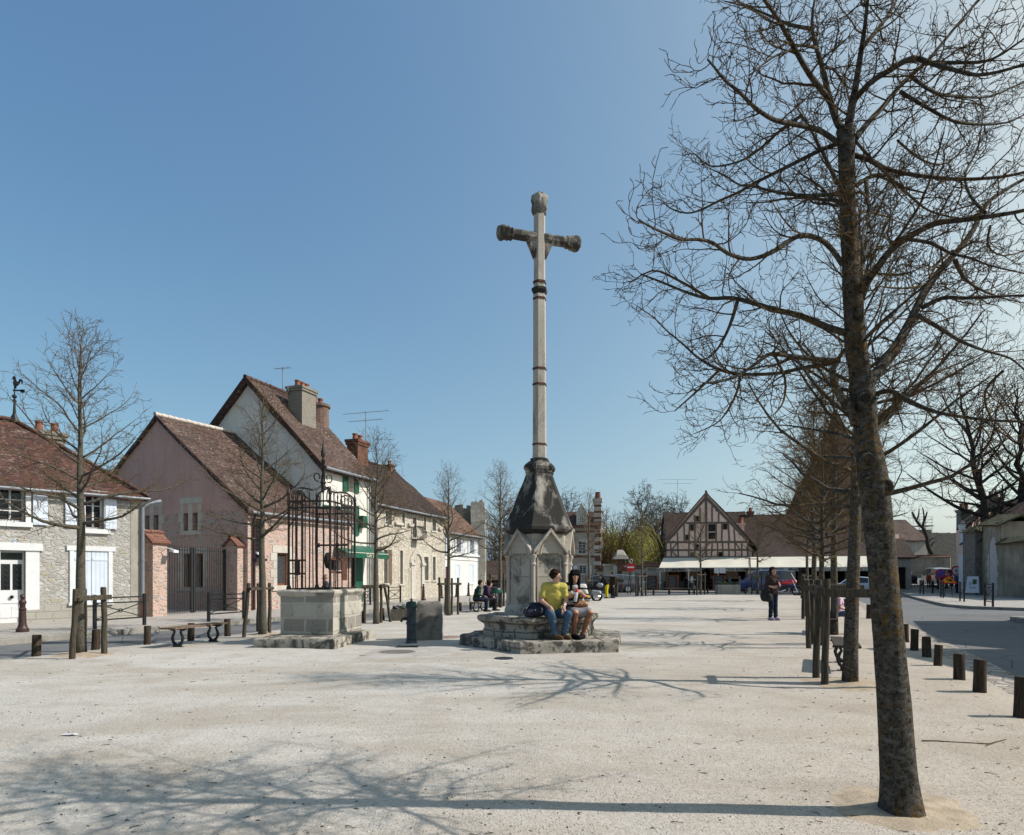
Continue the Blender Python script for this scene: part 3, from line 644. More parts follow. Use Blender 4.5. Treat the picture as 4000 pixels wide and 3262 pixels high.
gx = P(L10+.1, z10-.15, .25); pipe(H, [P(L10+.62, z10+.02-.2, .1), P(L10+.25, z10-.28, .1), P(L10+.06, z10-.45, .07), P(L10+.06, .75, .07)], .06)
pipe(H, [P(L10+.06, .76, .07), P(L10+.06, .13, .07)], .065, 'terracotta', 'pipe_shoe')
for r, cl in ((wA, 2), (wB, 2)): window(H, f10, r, .14, 2, 3)
for r in (wA, wB):
    mb = MB(); a0, a1_, b0, b1 = r; mb.bf(f10, a0-.13, a0, b0, b1+.1, -.1, .03); mb.bf(f10, a1_, a1_+.13, b0, b1+.1, -.1, .03); mb.bf(f10, a0, a1_, b1, b1+.1, -.1, .03); mb.bf(f10, a0-.16, a1_+.16, b0-.14, b0, -.1, .09)
    mb.build('window_surround', M['white'], H)
    mb = MB(); zr = b0+.35; mb.bf(f10, a0, a1_, zr, zr+.03, -.03, 0); mb.bf(f10, a0, a1_, b0+.05, b0+.07, -.03, 0)
    k = 9
    for i in range(k):
        x = a0+(a1_-a0)*(i+.5)/k; pts = [P(x+.05*math.cos(t), b0+.2+.09*math.sin(t), -.02) for t in [j*.7 for j in range(10)]]; mb.tube(pts, .006, 4)
    mb.build('railing', M['iron'], H)
for s in (R10(192, 615, 280, 832), R10(382, 630, 465, 846), R10(618, 652, 685, 855)): shutter(H, f10, *s, M['bluewhite'])
shutter(H, f10, wC[0], (wC[0]+wC[1])/2-.005, wC[2], wC[3], M['bluewhite'], -.02, name='closed_shutter'); shutter(H, f10, (wC[0]+wC[1])/2+.005, wC[1], wC[2], wC[3], M['bluewhite'], -.02, name='closed_shutter')
mb = MB(); a0, a1_, b0, b1 = wC; mb.bf(f10, a0-.12, a0, b0, b1, -.1, .04); mb.bf(f10, a1_, a1_+.12, b0, b1, -.1, .04); mb.bf(f10, a0-.2, a1_+.2, b1, b1+.15, -.1, .05); mb.bf(f10, a0-.15, a1_+.15, b0-.08, b0, -.1, .07); mb.build('window_surround', M['white'], H)
a0, a1_, b0, b1 = dr; mb = MB(); mb.bf(f10, a1_, a1_+.34, .5, b1+.02, -.1, .04); mb.bf(f10, a0-.34, a0, .5, b1+.02, -.1, .04); mb.bf(f10, a0-.42, a1_+.42, b1+.02, b1+.24, -.1, .08); mb.bf(f10, a1_, a1_+.3, .12, .5, -.1, .05, 1); mb.build('door_surround', [M['white'], M['blocks']], H)
mb = MB(); c = -.16; mb.bf(f10, a0, a1_, b0, b1, c-.05, c); wdt = a1_-a0
for x0, x1 in ((.08, .46), (.54, .92)):
    for q in (0, 1): mb.bf(f10, a0+wdt*x0-.03, a0+wdt*x1+.03, .28+q*.42, .6+q*.2, c, c+.015)
dO = mb.build('door', M['white'], H)
g = MB()
for x0, x1 in ((.09, .45), (.55, .91)): g.bf(f10, a0+wdt*x0, a0+wdt*x1, b0+(b1-b0)*.46, b0+(b1-b0)*.82, c, c+.01)
g.bf(f10, a0+wdt*.06, a0+wdt*.94, b0+(b1-b0)*.88, b1-.05, c, c+.01); g.build('pane', M['glass'], dO)
g = MB()
for x0, x1 in ((.09, .45), (.55, .91)):
    g = MB()
    for j in range(5):
        zc = b0+(b1-b0)*(.5+.07*j); xc = a0+wdt*(x0+x1)/2
        for sg in (-1, 1): g.tube([f10.p(xc+sg*(.05+.04*math.cos(t)), zc+.05*math.sin(t), c+.02) for t in [i*.8 for i in range(8)]], .006, 4)
    g.build('grille', M['black'], dO); g = MB(); g.ball(f10.p(a0+wdt*.5, b0+(b1-b0)*.36, c+.05), .05); g.build('handle', M['black'], dO, smooth=True)
ap = R10(76, 914, 104, 936); mb = MB(); mb.bf(f10, *ap, 0, .015); pl = mb.build('number_plate', M['bluewhite'], H); text(pl, '10', f10, (ap[0]+ap[1])/2, (ap[2]+ap[3])/2, .018, .13, M['dgrey'])
fc = Fr(f10.p(L10-1.5, 0, -4.2), u10); chimney(H, fc, .98, .5, 4.6, 6.58, M['greybrick'], 2, ph=.36, pr=.12)
# rooster weathervane
mb = MB(); b = R1; mb.lathe([(.16, 0), (.05, .25), (.03, .6), (.06, .64), (.06, .7), (.02, .74), (.015, 1.5)], b, 8)
c0 = b+Vector((0, 0, 1.02)); mb.ball(b+Vector((0, 0, .82)), .07); mb.bar(c0+Vector((-.05, 0, 0)), c0+Vector((.3, 0, 0)), .02, .05); mb.bar(c0+Vector((.2, 0, -.02)), c0+Vector((.34, 0, -.02)), .02, .1)
wv_ = mb.build('weathervane', M['black'], H, uv=False)
pr = [(-.03, .18), (-.06, .3), (-.03, .42), (-.07, .46), (-.12, .45), (-.07, .5), (-.06, .56), (-.01, .58), (.03, .55), (.05, .46), (.1, .36), (.16, .34), (.2, .44), (.27, .47), (.33, .42), (.35, .32), (.31, .24), (.29, .34), (.24, .36), (.21, .28), (.15, .2), (.08, .16), (.07, .06), (.03, .06), (.03, .16)]
mb = MB(); pr = [(x*.8, z*.8+.03) for x, z in pr]; n = len(pr); mb.add([(c0.x+x, c0.y-.012, c0.z+z-.02) for x, z in pr]+[(c0.x+x, c0.y+.012, c0.z+z-.02) for x, z in pr], [tuple(range(n)), tuple(reversed(range(n, 2*n)))]+[(i, n+i, n+(i+1) % n, (i+1) % n) for i in range(n)]); mb.build('rooster', M['black'], wv_, uv=False)

# ---------------------------------------------------------------- pink house
kp = Vector((-10.52, 26.5, 0)); up = Vector((.5, 1, 0)).normalized(); gp = Vector((-up.y, up.x, 0))     # street and gable directions
HWp = 5.49; ZE = 4.15; ZA = 8.4; LP = 6.2
H = thing('pink_house', 'pink gabled house with brown tiled roof, rubble lower walls and twin slit windows', 'house', tuple(kp))
fg = Fr(kp+gp*2*HWp, -gp); ffp = Fr(kp, up)
Rp = lambda x0, y0, x1, y1: (450+x0*.72, 1400+y0*.72, 450+x1*.72, 1400+y1*.72)
gw = [fg.rect(*Rp(*q)) for q in ((371, 790, 396, 936), (420, 788, 448, 932), (163, 818, 187, 946), (208, 806, 236, 942), (372, 1060, 411, 1242), (436, 1060, 476, 1242), (222, 1058, 260, 1242))]
ZS = 4.66; mb = MB(); wg = 2*HWp
wall(mb, fg, 0, wg, 0, ZE, gw, .3)
gable(mb, fg, 0, wg, ZE, HWp, ZA, 1)
fw = [ffp.rect(*Rp(878, 1056, 937, 1232))]
wall(mb, ffp, 0, LP, 0, ZE, fw, .22)
bb = Fr(ffp.p(LP, 0), gp); wall(mb, bb, 0, wg, 0, ZE); gable(mb, bb, 0, wg, ZE, HWp, ZA, 1); b2 = Fr(bb.p(wg, 0), -up); wall(mb, b2, 0, LP, 0, ZE)
mb.build('wall', [M['rubpink'], M['plpink']], H)
# rubble rises a little into the gable: thin plaster coat boundary
Pg, Pf = fg.p, ffp.p; ov = .2; sl = (ZA-ZE)/HWp
e0 = ffp.p(-.12, ZE-.2*sl+.1, .2); e1 = ffp.p(LP+.1, ZE-.2*sl+.1, .2); r0 = ffp.p(-.12, ZA+.1, -HWp); r1 = ffp.p(LP+.1, ZA+.1, -HWp); q0 = ffp.p(-.12, ZE-.2*sl+.1, -wg-.2); q1 = ffp.p(LP+.1, ZE-.2*sl+.1, -wg-.2)
roof(H, [(e0, e1, r1, r0), (q1, q0, r0, r1)], M['tbrown'], am=.09, sd=3); ridge(H, r0+Vector((0, 0, .02)), r1+Vector((0, 0, .02)), M['mortar'], .1, .3)
mb = MB(); mb.bar(fg.p(wg+.1, ZE-.02, .06), fg.p(HWp, ZA+.0, .06), .05, .12); mb.bar(fg.p(-.1, ZE-.02, .06), fg.p(HWp, ZA, .06), .05, .12); mb.build('verge', M['rooftrim'], H)
def twin(ws, fr, m):
    mb = MB(); a0 = ws[0][0]; a1 = ws[-1][1]; b0 = min(w[2] for w in ws); b1 = max(w[3] for w in ws); w = .2
    k = max(3, int((b1-b0)/.33)); s = (b1-b0)/k
    for i in range(k):
        ex = w*(1.6 if i % 2 else 1.0); mb.bf(fr, a0-ex, a0, b0+i*s, b0+(i+1)*s-.006, -.05, .02); mb.bf(fr, a1, a1+ex, b0+i*s, b0+(i+1)*s-.006, -.05, .02)
    mb.bf(fr, a0-w*1.2, a1+w*1.2, b1, b1+.26, -.05, .022); mb.bf(fr, a0-w, a1+w, b0-.18, b0, -.05, .03)
    if len(ws) > 1: mb.bf(fr, ws[0][1], ws[1][0], b0, b1, -.05, .018)
    mb.build('window_surround', m, H, bevel=.015)
twin(gw[0:2], fg, M['cutstone']); twin(gw[2:4], fg, M['cutstone']); twin(gw[4:6], fg, M['cutstone']); twin(gw[6:7], fg, M['cutstone'])
for r in gw: window(H, fg, r, .2, 1, 1, 'warmwood', .05)
r = fw[0]; surround(H, ffp, r, .24, M['cutstone'], .02, .22, quoin=True); w = window(H, ffp, r, .12, 1, 1, 'warmwood', .09)
mb = MB()
for i in range(-14, 22):
    a0, a1_, b0, b1 = r
    for sg in (1, -1):
        s0 = a0+(i*.075) if sg == 1 else a1_-(i*.075); pts = []
        for t in range(0, 41):
            a = s0+sg*t*.05*.6; b = b0+t*.05
            if a0+.09 < a < a1_-.09 and b0+.09 < b < b1-.09: pts.append(ffp.p(a, b, -.13))
        if len(pts) > 1: mb.tube([pts[0], pts[-1]], .006, 4)
mb.build('lattice', M['zinc'], w)
r = ffp.rect(*Rp(752, 872, 798, 1086)); mb = MB(); mb.bf(ffp, r[0], r[1], r[2], r[3], .0, .06); w = mb.build('iron_screen', M['black'], H); mb = MB()
for i in range(7): a = r[0]+(r[1]-r[0])*(i+.5)/7; mb.bf(ffp, a-.012, a+.012, r[2], r[3], .06, .1)
for i in range(9): b = r[2]+(r[3]-r[2])*(i+.5)/9; mb.bf(ffp, r[0], r[1], b-.012, b+.012, .06, .098)
mb.bf(ffp, r[0]-.06, r[1]+.06, r[2]-.1, r[2], 0, .22); mb.build('grille', M['iron'], w)
pipe(H, [ffp.p(.25, ZE-.1, .2), ffp.p(.25, ZE-.4, .08), ffp.p(.25, .14, .08)], .055, 'brown'); gutter(H, ffp.p(0, ZE-.12, .28), ffp.p(LP, ZE-.12, .28), .06)
# lamp bracket on the facade
# ---------------------------------------------------------------- gate and its pillars
gl = G(612, 2404, .12); gr_ = G(885, 2386, .12); ug = (gr_-gl); Lg = ug.length; fgt = Fr(gl, ug)
def pillar(fr, a0, a1, h, label):
    fr = Fr(fr.O+fr.n*.4, fr.u)
    H = thing('gate_pillar', label, 'pillar', tuple(fr.p((a0+a1)/2, 0)), 'pink pillars beside the iron gate'); mb = MB(); mb.bf(fr, a0, a1, .1, h, -.5, .12); mb.build('shaft', M['rubpink'], H)
    mb = MB(); am = (a0+a1)/2; P = fr.p; z0 = h-.03; z1 = h+.34; o = .1
    mb.patch(P(a0-o, z0, .22), P(a1+o, z0, .22), P(a1+o, z1, -.19), P(a0-o, z1, -.19), 6, 4, None, .07); mb.patch(P(a1+o, z0, -.6), P(a0-o, z0, -.6), P(a0-o, z1, -.19), P(a1+o, z1, -.19), 6, 4, None, .07)
    mb.add([P(a0, z0, .12), P(a0, z0, -.5), P(a0, z1-.07, -.19)], [(0, 1, 2)], 1); mb.add([P(a1, z0, .12), P(a1, z1-.07, -.19), P(a1, z0, -.5)], [(0, 1, 2)], 1)
    cp = mb.build('tiled_cap', [M['torange'], M['rubpink']], H); ridge(cp, P(a0-o, z1+.02, -.19), P(a1+o, z1+.02, -.19), M['torange'], .07, .25, 'ridge_tile')
    mb = MB(); mb.tube([P(a1-.25, h-.35, .12), P(a1-.2, h-.2, .3), P(a1-.05, h-.22, .42)], .015, 6); l = mb.build('spotlight', M['white'], H); mb = MB(); mb.hexa([P(a1-.13, h-.32, .36), P(a1+.08, h-.32, .36), P(a1+.08, h-.36, .56), P(a1-.13, h-.36, .56), P(a1-.13, h-.24, .36), P(a1+.08, h-.24, .36), P(a1+.08, h-.28, .56), P(a1-.13, h-.28, .56)]); mb.build('lamp_head', M['white'], l)
pillar(fgt, -.62, -.04, 2.66, 'pink rubble pillar with tiled cap beside the grey downpipe'); pillar(fgt, Lg+.02, Lg+.78, 2.72, 'wider pink rubble pillar with tiled cap between gate and pink house')
H = thing('iron_gate', 'dark double gate of plain vertical bars between two pink pillars', 'gate', tuple(fgt.p(Lg/2, 0)))
for s in (0, 1):
    mb = MB(); a0 = s*Lg/2+.02; a1_ = a0+Lg/2-.04; zt = 2.56
    for z in (.2, .95, 1.02, zt-.12): mb.bf(fgt, a0, a1_, z, z+.035, -.07, -.035)
    for x in (a0, a1_-.07): mb.bf(fgt, x, x+.07, .14, zt, -.085, -.02)
    k = 13
    for i in range(k): x = a0+.07+(a1_-a0-.14)*(i+.5)/k; mb.tube([fgt.p(x, .16, -.052), fgt.p(x, zt+.05, -.052)], .0125, 5)
    for i in range(k): x = a0+.07+(a1_-a0-.14)*(i)/k; mb.tube([fgt.p(x, .2, -.052), fgt.p(x, .97, -.052)], .009, 4)
    mb.build('gate_leaf', M['dgrey'], H)

# ---------------------------------------------------------------- big white house
kw = Vector((-8.87, 31, 0)); uw = Vector((.351, 1, 0)).normalized(); gw_ = Vector((-uw.y, uw.x, 0)); fw_ = Fr(kw, uw); LW = 4.3; HW = 4.19; ZE = 6.7; ZA = 11.0
H = thing('white_house', 'tall white plastered house with steep brown roof and green shutters', 'house', tuple(kw))
R3 = lambda x0, y0, x1, y1: (900+x0/1.827, 1700+y0/1.827, 900+x1/1.827, 1700+y1/1.827)
o1 = fw_.rect(*R3(828, 258, 882, 405)); o2 = fw_.rect(*R3(835, 502, 884, 708)); o3 = fw_.rect(*R3(693, 505, 748, 702)); sh = fw_.rect(*R3(686, 850, 948, 1090)); sh = (max(.25, sh[0]), sh[1], .14, sh[3])
mb = MB(); wall(mb, fw_, 0, LW, 0, ZE, [o1, o2, o3, sh], .35)
g1 = Fr(kw+gw_*2*HW, -gw_); wall(mb, g1, 0, 2*HW, 0, ZE); gable(mb, g1, 0, 2*HW, ZE, HW, ZA); g2 = Fr(fw_.p(LW, 0), gw_); wall(mb, g2, 0, 2*HW, 0, ZE); gable(mb, g2, 0, 2*HW, ZE, HW, ZA); b2 = Fr(g2.p(2*HW, 0), -uw); wall(mb, b2, 0, LW, 0, ZE)
mb.build('wall', M['plwhite'], H)
sl = (ZA-ZE)/HW; F = fw_.p; e0, e1, r0, r1, q0, q1 = F(-.25, ZE-.3*sl+.12, .3), F(LW+.06, ZE-.3*sl+.12, .3), F(-.25, ZA+.12, -HW), F(LW+.06, ZA+.12, -HW), F(-.25, ZE-.3*sl+.12, -2*HW-.3), F(LW+.06, ZE-.3*sl+.12, -2*HW-.3)
roof(H, [(e0, e1, r1, r0), (q1, q0, r0, r1)], M['tbrown'], am=.1, sd=9, thick=.2); ridge(H, r0+Vector((0, 0, .02)), r1+Vector((0, 0, .02)), M['tred'], .1)
mb = MB(); mb.bar(g1.p(2*HW+.26, ZE-.3*sl+.1, .2), g1.p(HW, ZA+.05, .2), .12, .2); mb.bar(g1.p(-.26, ZE-.3*sl+.1, .2), g1.p(HW, ZA+.05, .2), .12, .2); mb.build('verge', M['rooftrim'], H)
gutter(H, e0+fw_.n*.06, e1+fw_.n*.06, .07); pipe(H, [F(LW-.05, ZE-.15, .32), F(LW-.3, ZE-.4, .12), F(LW-.3, .14, .1)], .05)
for r, rows in ((o1, 3), (o2, 4), (o3, 4)): window(H, fw_, r, .25, 2, rows)
for r in (R3(800, 250, 832, 402), R3(881, 272, 911, 416), R3(806, 505, 836, 715), R3(882, 505, 912, 716), R3(656, 498, 692, 704), R3(749, 505, 776, 706)): shutter(H, fw_, *fw_.rect(*r), M['dgreen'], .03, True)
r = fw_.rect(*R3(910, 578, 944, 662)); mb = MB(); mb.bf(fw_, *r, .0, .3); mb.build('oriel_box', M['dgreen'], H)
mb = MB(); mb.bf(fw_, o1[1]+.05, o1[1]+.35, o1[2]+.62, o1[2]+.8, .08, .3); mb.ball(fw_.p(o1[1]+.2, o1[2]+.85, .2), .16, 6); mb.build('flower_box', M['brown'], H)
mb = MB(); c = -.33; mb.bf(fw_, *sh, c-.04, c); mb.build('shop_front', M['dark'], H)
r = fw_.rect(*R3(892, 880, 946, 1086)); shutter(H, fw_, r[0], r[1], .16, r[3], M['dgreen'], -.04, name='shop_door'); r = fw_.rect(*R3(785, 880, 850, 1086)); shutter(H, fw_, r[0], r[1], .16, r[3], M['dgreen'], -.04, name='shop_door')
window(H, fw_, (sh[0]+.95, sh[0]+1.9, .5, 2.2), .2, 2, 3, 'dgreen')
# green shop awning
mb = MB(); za = fw_.z(1290, 2133); a0, a1_ = .15, LW-.35; mb.patch(F(a0, za-.3, 1.25), F(a1_, za-.3, 1.25), F(a1_, za+.12, .05), F(a0, za+.12, .05), 14, 4, lambda p, u, v: .012*math.sin(u*40), .025)
for i in range(24):
    x = a0+(a1_-a0)*i/24; x2 = a0+(a1_-a0)*(i+1)/24; dz = .02*abs(math.sin(i*1.3)); mb.quad(F(x, za-.55-dz, 1.26), F(x2, za-.55-dz, 1.26), F(x2, za-.29, 1.26), F(x, za-.29, 1.26))
aw = mb.build('shop_awning', M['dgreen'], H); mb = MB(); mb.bf(fw_, a0, a1_, za-.33, za-.3, 1.262, 1.275); mb.build('awning_trim', M['cream'], aw)
text(aw, 'Café 58', fw_, (a0+a1_)/2+.2, za-.43, 1.275, .26, M['cream'])
fc = Fr(F(2.35, 0, -HW+1.35), uw); chimney(H, fc, 1.15, .85, 8.6, 11.1, M['greybrick'], 3, ph=.34, pr=.14)
o = thing('x', '', '') if False else None
mb = MB(); cc = F(LW-.15, 0, -HW+1.0); mb.lathe([(.62, 8.3), (.6, 9.3), (.58, 10.3), (.6, 10.55), (.68, 10.6), (.68, 10.72), (.5, 10.72)], cc, 18); rough(mb, .03, 3); ch = mb.build('round_chimney', ashlar('round_brick', (.2, .1, .08), (.16, .085, .07), (.25, .2, .17), .22, .08, dirt=.6), H)
for sx in (-.25, .25): mb = MB(); mb.lathe([(.16, 0), (.17, .06), (.12, .3), (.15, .34), (.15, .42), (.1, .42)], cc+fw_.u*sx+Vector((0, 0, 10.72)), 10); mb.build('chimney_pot', M['terracotta'], ch, smooth=True, sharp=40)
antenna(H, F(1.65, 10.4, -HW+.7), 1.7, (.9, -.2, .0), .9, 1); mb = MB(); mb.lathe([(.01, 0), (.18, .05), (.26, .12)], F(1.75, 10.9, -HW+.9), 12, M=Matrix.Rotation(RAD(80), 3, 'Y')); mb.build('satellite_dish', M['zinc'], H)

# ---------------------------------------------------------------- long white rubble house
ks = Vector((-7.45, 35, 0)); us = Vector((.327, 1, 0)).normalized(); gs = Vector((-us.y, us.x, 0)); fs_ = Fr(ks, us); LS = 9.65; HS = 3.77; ZE = 5.43; ZA = 8.6
H = thing('rubble_house', 'long pale rubble stone house with arched niche, small iron balcony and dark roof', 'house', tuple(ks+us*5))
Rs = lambda x0, y0, x1, y1: fs_.rect(1400+x0/2.315, 1700+y0/2.315, 1400+x1/2.315, 1700+y1/2.315)
ups = [Rs(246, 675, 300, 808), Rs(395, 700, 417, 830), Rs(490, 745, 523, 925), Rs(592, 740, 609, 858), Rs(667, 755, 700, 866)]; los = [Rs(230, 1038, 263, 1340), Rs(376, 1045, 400, 1345), Rs(590, 1102, 632, 1312), Rs(672, 1102, 696, 1312)]
dS = Rs(467, 1230, 501, 1462); dS = (dS[0], dS[1], .13, dS[3])
mb = MB(); wall(mb, fs_, 0, LS, 0, ZE, ups+los+[dS], .25); g1 = Fr(ks+gs*2*HS, -gs); wall(mb, g1, 0, 2*HS, 0, ZE); gable(mb, g1, 0, 2*HS, ZE, HS, ZA); g2 = Fr(fs_.p(LS, 0), gs); wall(mb, g2, 0, 2*HS, 0, ZE); gable(mb, g2, 0, 2*HS, ZE, HS, ZA); b2 = Fr(g2.p(2*HS, 0), -us); wall(mb, b2, 0, LS, 0, ZE)
mb.build('wall', M['rubwhite'], H); F = fs_.p; sl = (ZA-ZE)/HS
e0, e1, r0, r1, q0, q1 = F(.02, ZE-.3*sl+.1, .3), F(LS+.1, ZE-.3*sl+.1, .3), F(.02, ZA+.1, -HS), F(LS+.1, ZA+.1, -HS), F(.02, ZE-.3*sl+.1, -2*HS-.3), F(LS+.1, ZE-.3*sl+.1, -2*HS-.3)
roof(H, [(e0, e1, r1, r0), (q1, q0, r0, r1)], M['tdark'], am=.1, sd=15, nx=40); ridge(H, r0, r1, M['tdark'], .1); gutter(H, e0+fs_.n*.05, e1+fs_.n*.05, .06); pipe(H, [F(.2, ZE-.2, .3), F(.12, ZE-.5, .1), F(.12, .14, .1)], .05)
for r in ups[:2]+ups[3:]: window(H, fs_, r, .2, 2 if r[1]-r[0] > .8 else 1, 4)
window(H, fs_, ups[2], .2, 2, 5, name='balcony_door')
for r in los: window(H, fs_, r, .2, 2 if r[1]-r[0] > .8 else 1, 5)
for r in ups+los: surround(H, fs_, r, .14, M['cutstone'], .02, .1, quoin=True)
r = Rs(268, 1036, 298, 1350); shutter(H, fs_, *r, M['plank'], .02)
mb = MB(); mb.bf(fs_, *dS, -.2, -.15); mb.build('door', M['warmwood'], H); surround(H, fs_, dS, .16, M['cutstone'], .04, 0, 'door_surround')
ac = (Rs(470, 1100, 588, 1200)); ax = (ac[0]+ac[1])/2; ra = (ac[1]-ac[0])/2; zs = fs_.z(1630, 2200); mb = MB()
for i in range(13):
    t0, t1 = math.pi*i/13+.01, math.pi*(i+1)/13-.01; ri = ra-.34
    q = [F(ax+r_*math.cos(t), zs+r_*math.sin(t), c_) for c_ in (-.05, .09) for r_, t in ((ri, t0), (ra, t0), (ra, t1), (ri, t1))]; mb.hexa(q)
for sx in (-1, 1):
    for i in range(6): z0 = .12+(zs-.12)*i/6; mb.bf(fs_, ax+sx*(ra-.17)-.18, ax+sx*(ra-.17)+.18, z0+.004, .12+(zs-.12)*(i+1)/6-.004, -.05, .09)
    mb.bf(fs_, ax+sx*(ra-.17)-.24, ax+sx*(ra-.17)+.24, zs-.14, zs+.02, -.05, .16)
mb.build('arch', M['cutstone'], H, bevel=.015)
r = Rs(475, 1125, 499, 1190); cx, cz = (r[0]+r[1])/2, (r[2]+r[3])/2; mb = MB(); mb.tube([F(cx+.3*math.cos(i*.4), cz+.4*math.sin(i*.4), .03) for i in range(17)], .06, 6); ov_ = mb.build('oval_niche', M['cutstone'], H, smooth=True); mb = MB(); mb.add([F(cx, cz, .012)]+[F(cx+.28*math.cos(i*.42), cz+.38*math.sin(i*.42), .012) for i in range(15)], [(0, 1+i, 1+(i+1) % 15) for i in range(15)]); mb.build('niche_back', M['plgrey'], ov_)
r = Rs(494, 835, 560, 945); mb = MB(); a0 = ups[2][0]-.12; a1_ = ups[2][1]+.12; b0 = r[2]; b1 = r[3]
mb.bf(fs_, a0, a1_, b0-.05, b0, 0, .5)
for j in range(9):
    a = a0+(a1_-a0)*j/8; mb.tube([F(a, b0, .45), F(a, b0+.2, .68), F(a, b0+.5, .62), F(a, b0+.75, .42), F(a, b1, .45)], .012, 4)
for sg in (a0, a1_):
    for k in range(4): mb.tube([F(sg, b0, .12*k), F(sg, b1, .12*k)], .01, 4)
for t in range(3): mb.tube([F(a0+.1+(a1_-a0-.2)*(t+.5)/3+.1*math.cos(i*.7), b0+.35+.12*math.sin(i*.7), .66) for i in range(10)], .012, 4)
mb.bf(fs_, a0, a1_, b1, b1+.04, .42, .48); mb.bf(fs_, a0, a0+.04, b1, b1+.04, 0, .45); mb.bf(fs_, a1_-.04, a1_, b1, b1+.04, 0, .45); mb.build('balcony', M['black'], H)
for r in (Rs(325, 790, 395, 815), Rs(445, 800, 490, 828), Rs(720, 838, 745, 860)): mb = MB(); mb.bf(fs_, *r, -.02, .14); mb.build('stone_ledge', M['cutstone'], H, bevel=.03)
fc = Fr(F(4.8, 0, -HS+.1), us); chimney(H, fc, 1.2, .75, 7.9, 9.75, M['brick'], 2, cap=.16, ph=.4, pr=.16); antenna(H, F(5.75, 9.2, -HS+.1), 2.6, (.95, -.3, 0), 3.2, 2, k=15)
fc = Fr(F(9.0, 0, -HS), us); chimney(H, fc, .4, .4, 8.2, 8.95, M['brick'], 1, cap=.06, ph=.3, pr=.12); antenna(H, F(8.55, 8.4, -HS-.3), 2.3, (.9, .2, 0), 1.3, 1)

# ---------------------------------------------------------------- small white house with pale shutters
km = fs_.p(LS, 0); um = Vector((.327, 1, 0)).normalized(); gm = Vector((-um.y, um.x, 0)); fm = Fr(km+us*.02, um); LM = 6.2; HM = 2.6; ZE = 4.55; ZA = 7.0
H = thing('small_white_house', 'low white house with pale blue shutters and faded tile roof', 'house', tuple(km+um*3))
Rm = lambda x0, y0, x1, y1: fm.rect(1400+x0/2.315, 1700+y0/2.315, 1400+x1/2.315, 1700+y1/2.315)
up_ = [Rm(795, 920, 813, 1060), Rm(886, 925, 921, 1062), Rm(1006, 935, 1040, 1076)]; lo_ = [Rm(884, 1172, 919, 1342), Rm(1005, 1170, 1040, 1340)]; dM = Rm(787, 1190, 821, 1455); dM = (dM[0], dM[1], .13, dM[3])
mb = MB(); wall(mb, fm, 0, LM, 0, ZE, up_+lo_+[dM], .2); g1 = Fr(fm.p(LM, 0), gm); wall(mb, g1, 0, 2*HM, 0, ZE); gable(mb, g1, 0, 2*HM, ZE, HM, ZA); b2 = Fr(g1.p(2*HM, 0), -um); wall(mb, b2, 0, LM, 0, ZE)
mb.build('wall', M['plwhite2'], H); F = fm.p; sl = (ZA-ZE)/HM; e0, e1, r0, r1, q0, q1 = F(.05, ZE-.3*sl+.1, .3), F(LM+.25, ZE-.3*sl+.1, .3), F(.05, ZA+.1, -HM), F(LM+.25, ZA+.1, -HM), F(.05, ZE-.3*sl+.1, -2*HM-.3), F(LM+.25, ZE-.3*sl+.1, -2*HM-.3)
roof(H, [(e0, e1, r1, r0), (q1, q0, r0, r1)], M['tlight'], am=.06, sd=31); gutter(H, e0+fm.n*.05, e1+fm.n*.05, .05); pipe(H, [F(LM-.1, ZE-.15, .3), F(LM-.1, ZE-.4, .08), F(LM-.1, .14, .08)], .05)
for r in up_: window(H, fm, r, .12, 2, 4)
for r in lo_: shutter(H, fm, *r, M['bluewhite'], -.04, True, 'closed_shutter')
for r in up_:
    w = r[1]-r[0]; shutter(H, fm, r[0]-w*.5-.03, r[0]-.03, r[2], r[3], M['bluewhite'], .02, True); shutter(H, fm, r[1]+.03, r[1]+w*.5+.03, r[2], r[3], M['bluewhite'], .02, True)
mb = MB(); zc = fm.z(1800, 2171); mb.bf(fm, .0, LM+.02, zc, zc+.12, 0, .12); mb.bf(fm, 0, LM+.01, zc-.3, zc-.26, 0, .05); mb.build('cornice', M['white'], H)
for r in lo_+up_: mb = MB(); mb.bf(fm, r[0]-.1, r[0], r[2], r[3], 0, .015); mb.bf(fm, r[1], r[1]+.1, r[2], r[3], 0, .015); mb.bf(fm, r[0]-.1, r[1]+.1, r[2]-.08, r[2], 0, .06); mb.bf(fm, r[0]-.1, r[1]+.1, r[3], r[3]+.1, 0, .02); mb.build('window_surround', M['white'], H)
for k in range(5): a = .95+k*1.0; mb = MB(); mb.bf(fm, a, a+.8, .3, .34, 0, .02); mb.bf(fm, a, a+.8, .78, .82, 0, .02); mb.bf(fm, a, a+.04, .34, .78, 0, .02); mb.bf(fm, a+.76, a+.8, .34, .78, 0, .02); mb.build('moulding', M['white'], H)
mb = MB(); mb.bf(fm, *dM, -.15, -.1); mb.build('door', flat('purple_paint', (.1, .03, .05), .2, 5, .5), H)

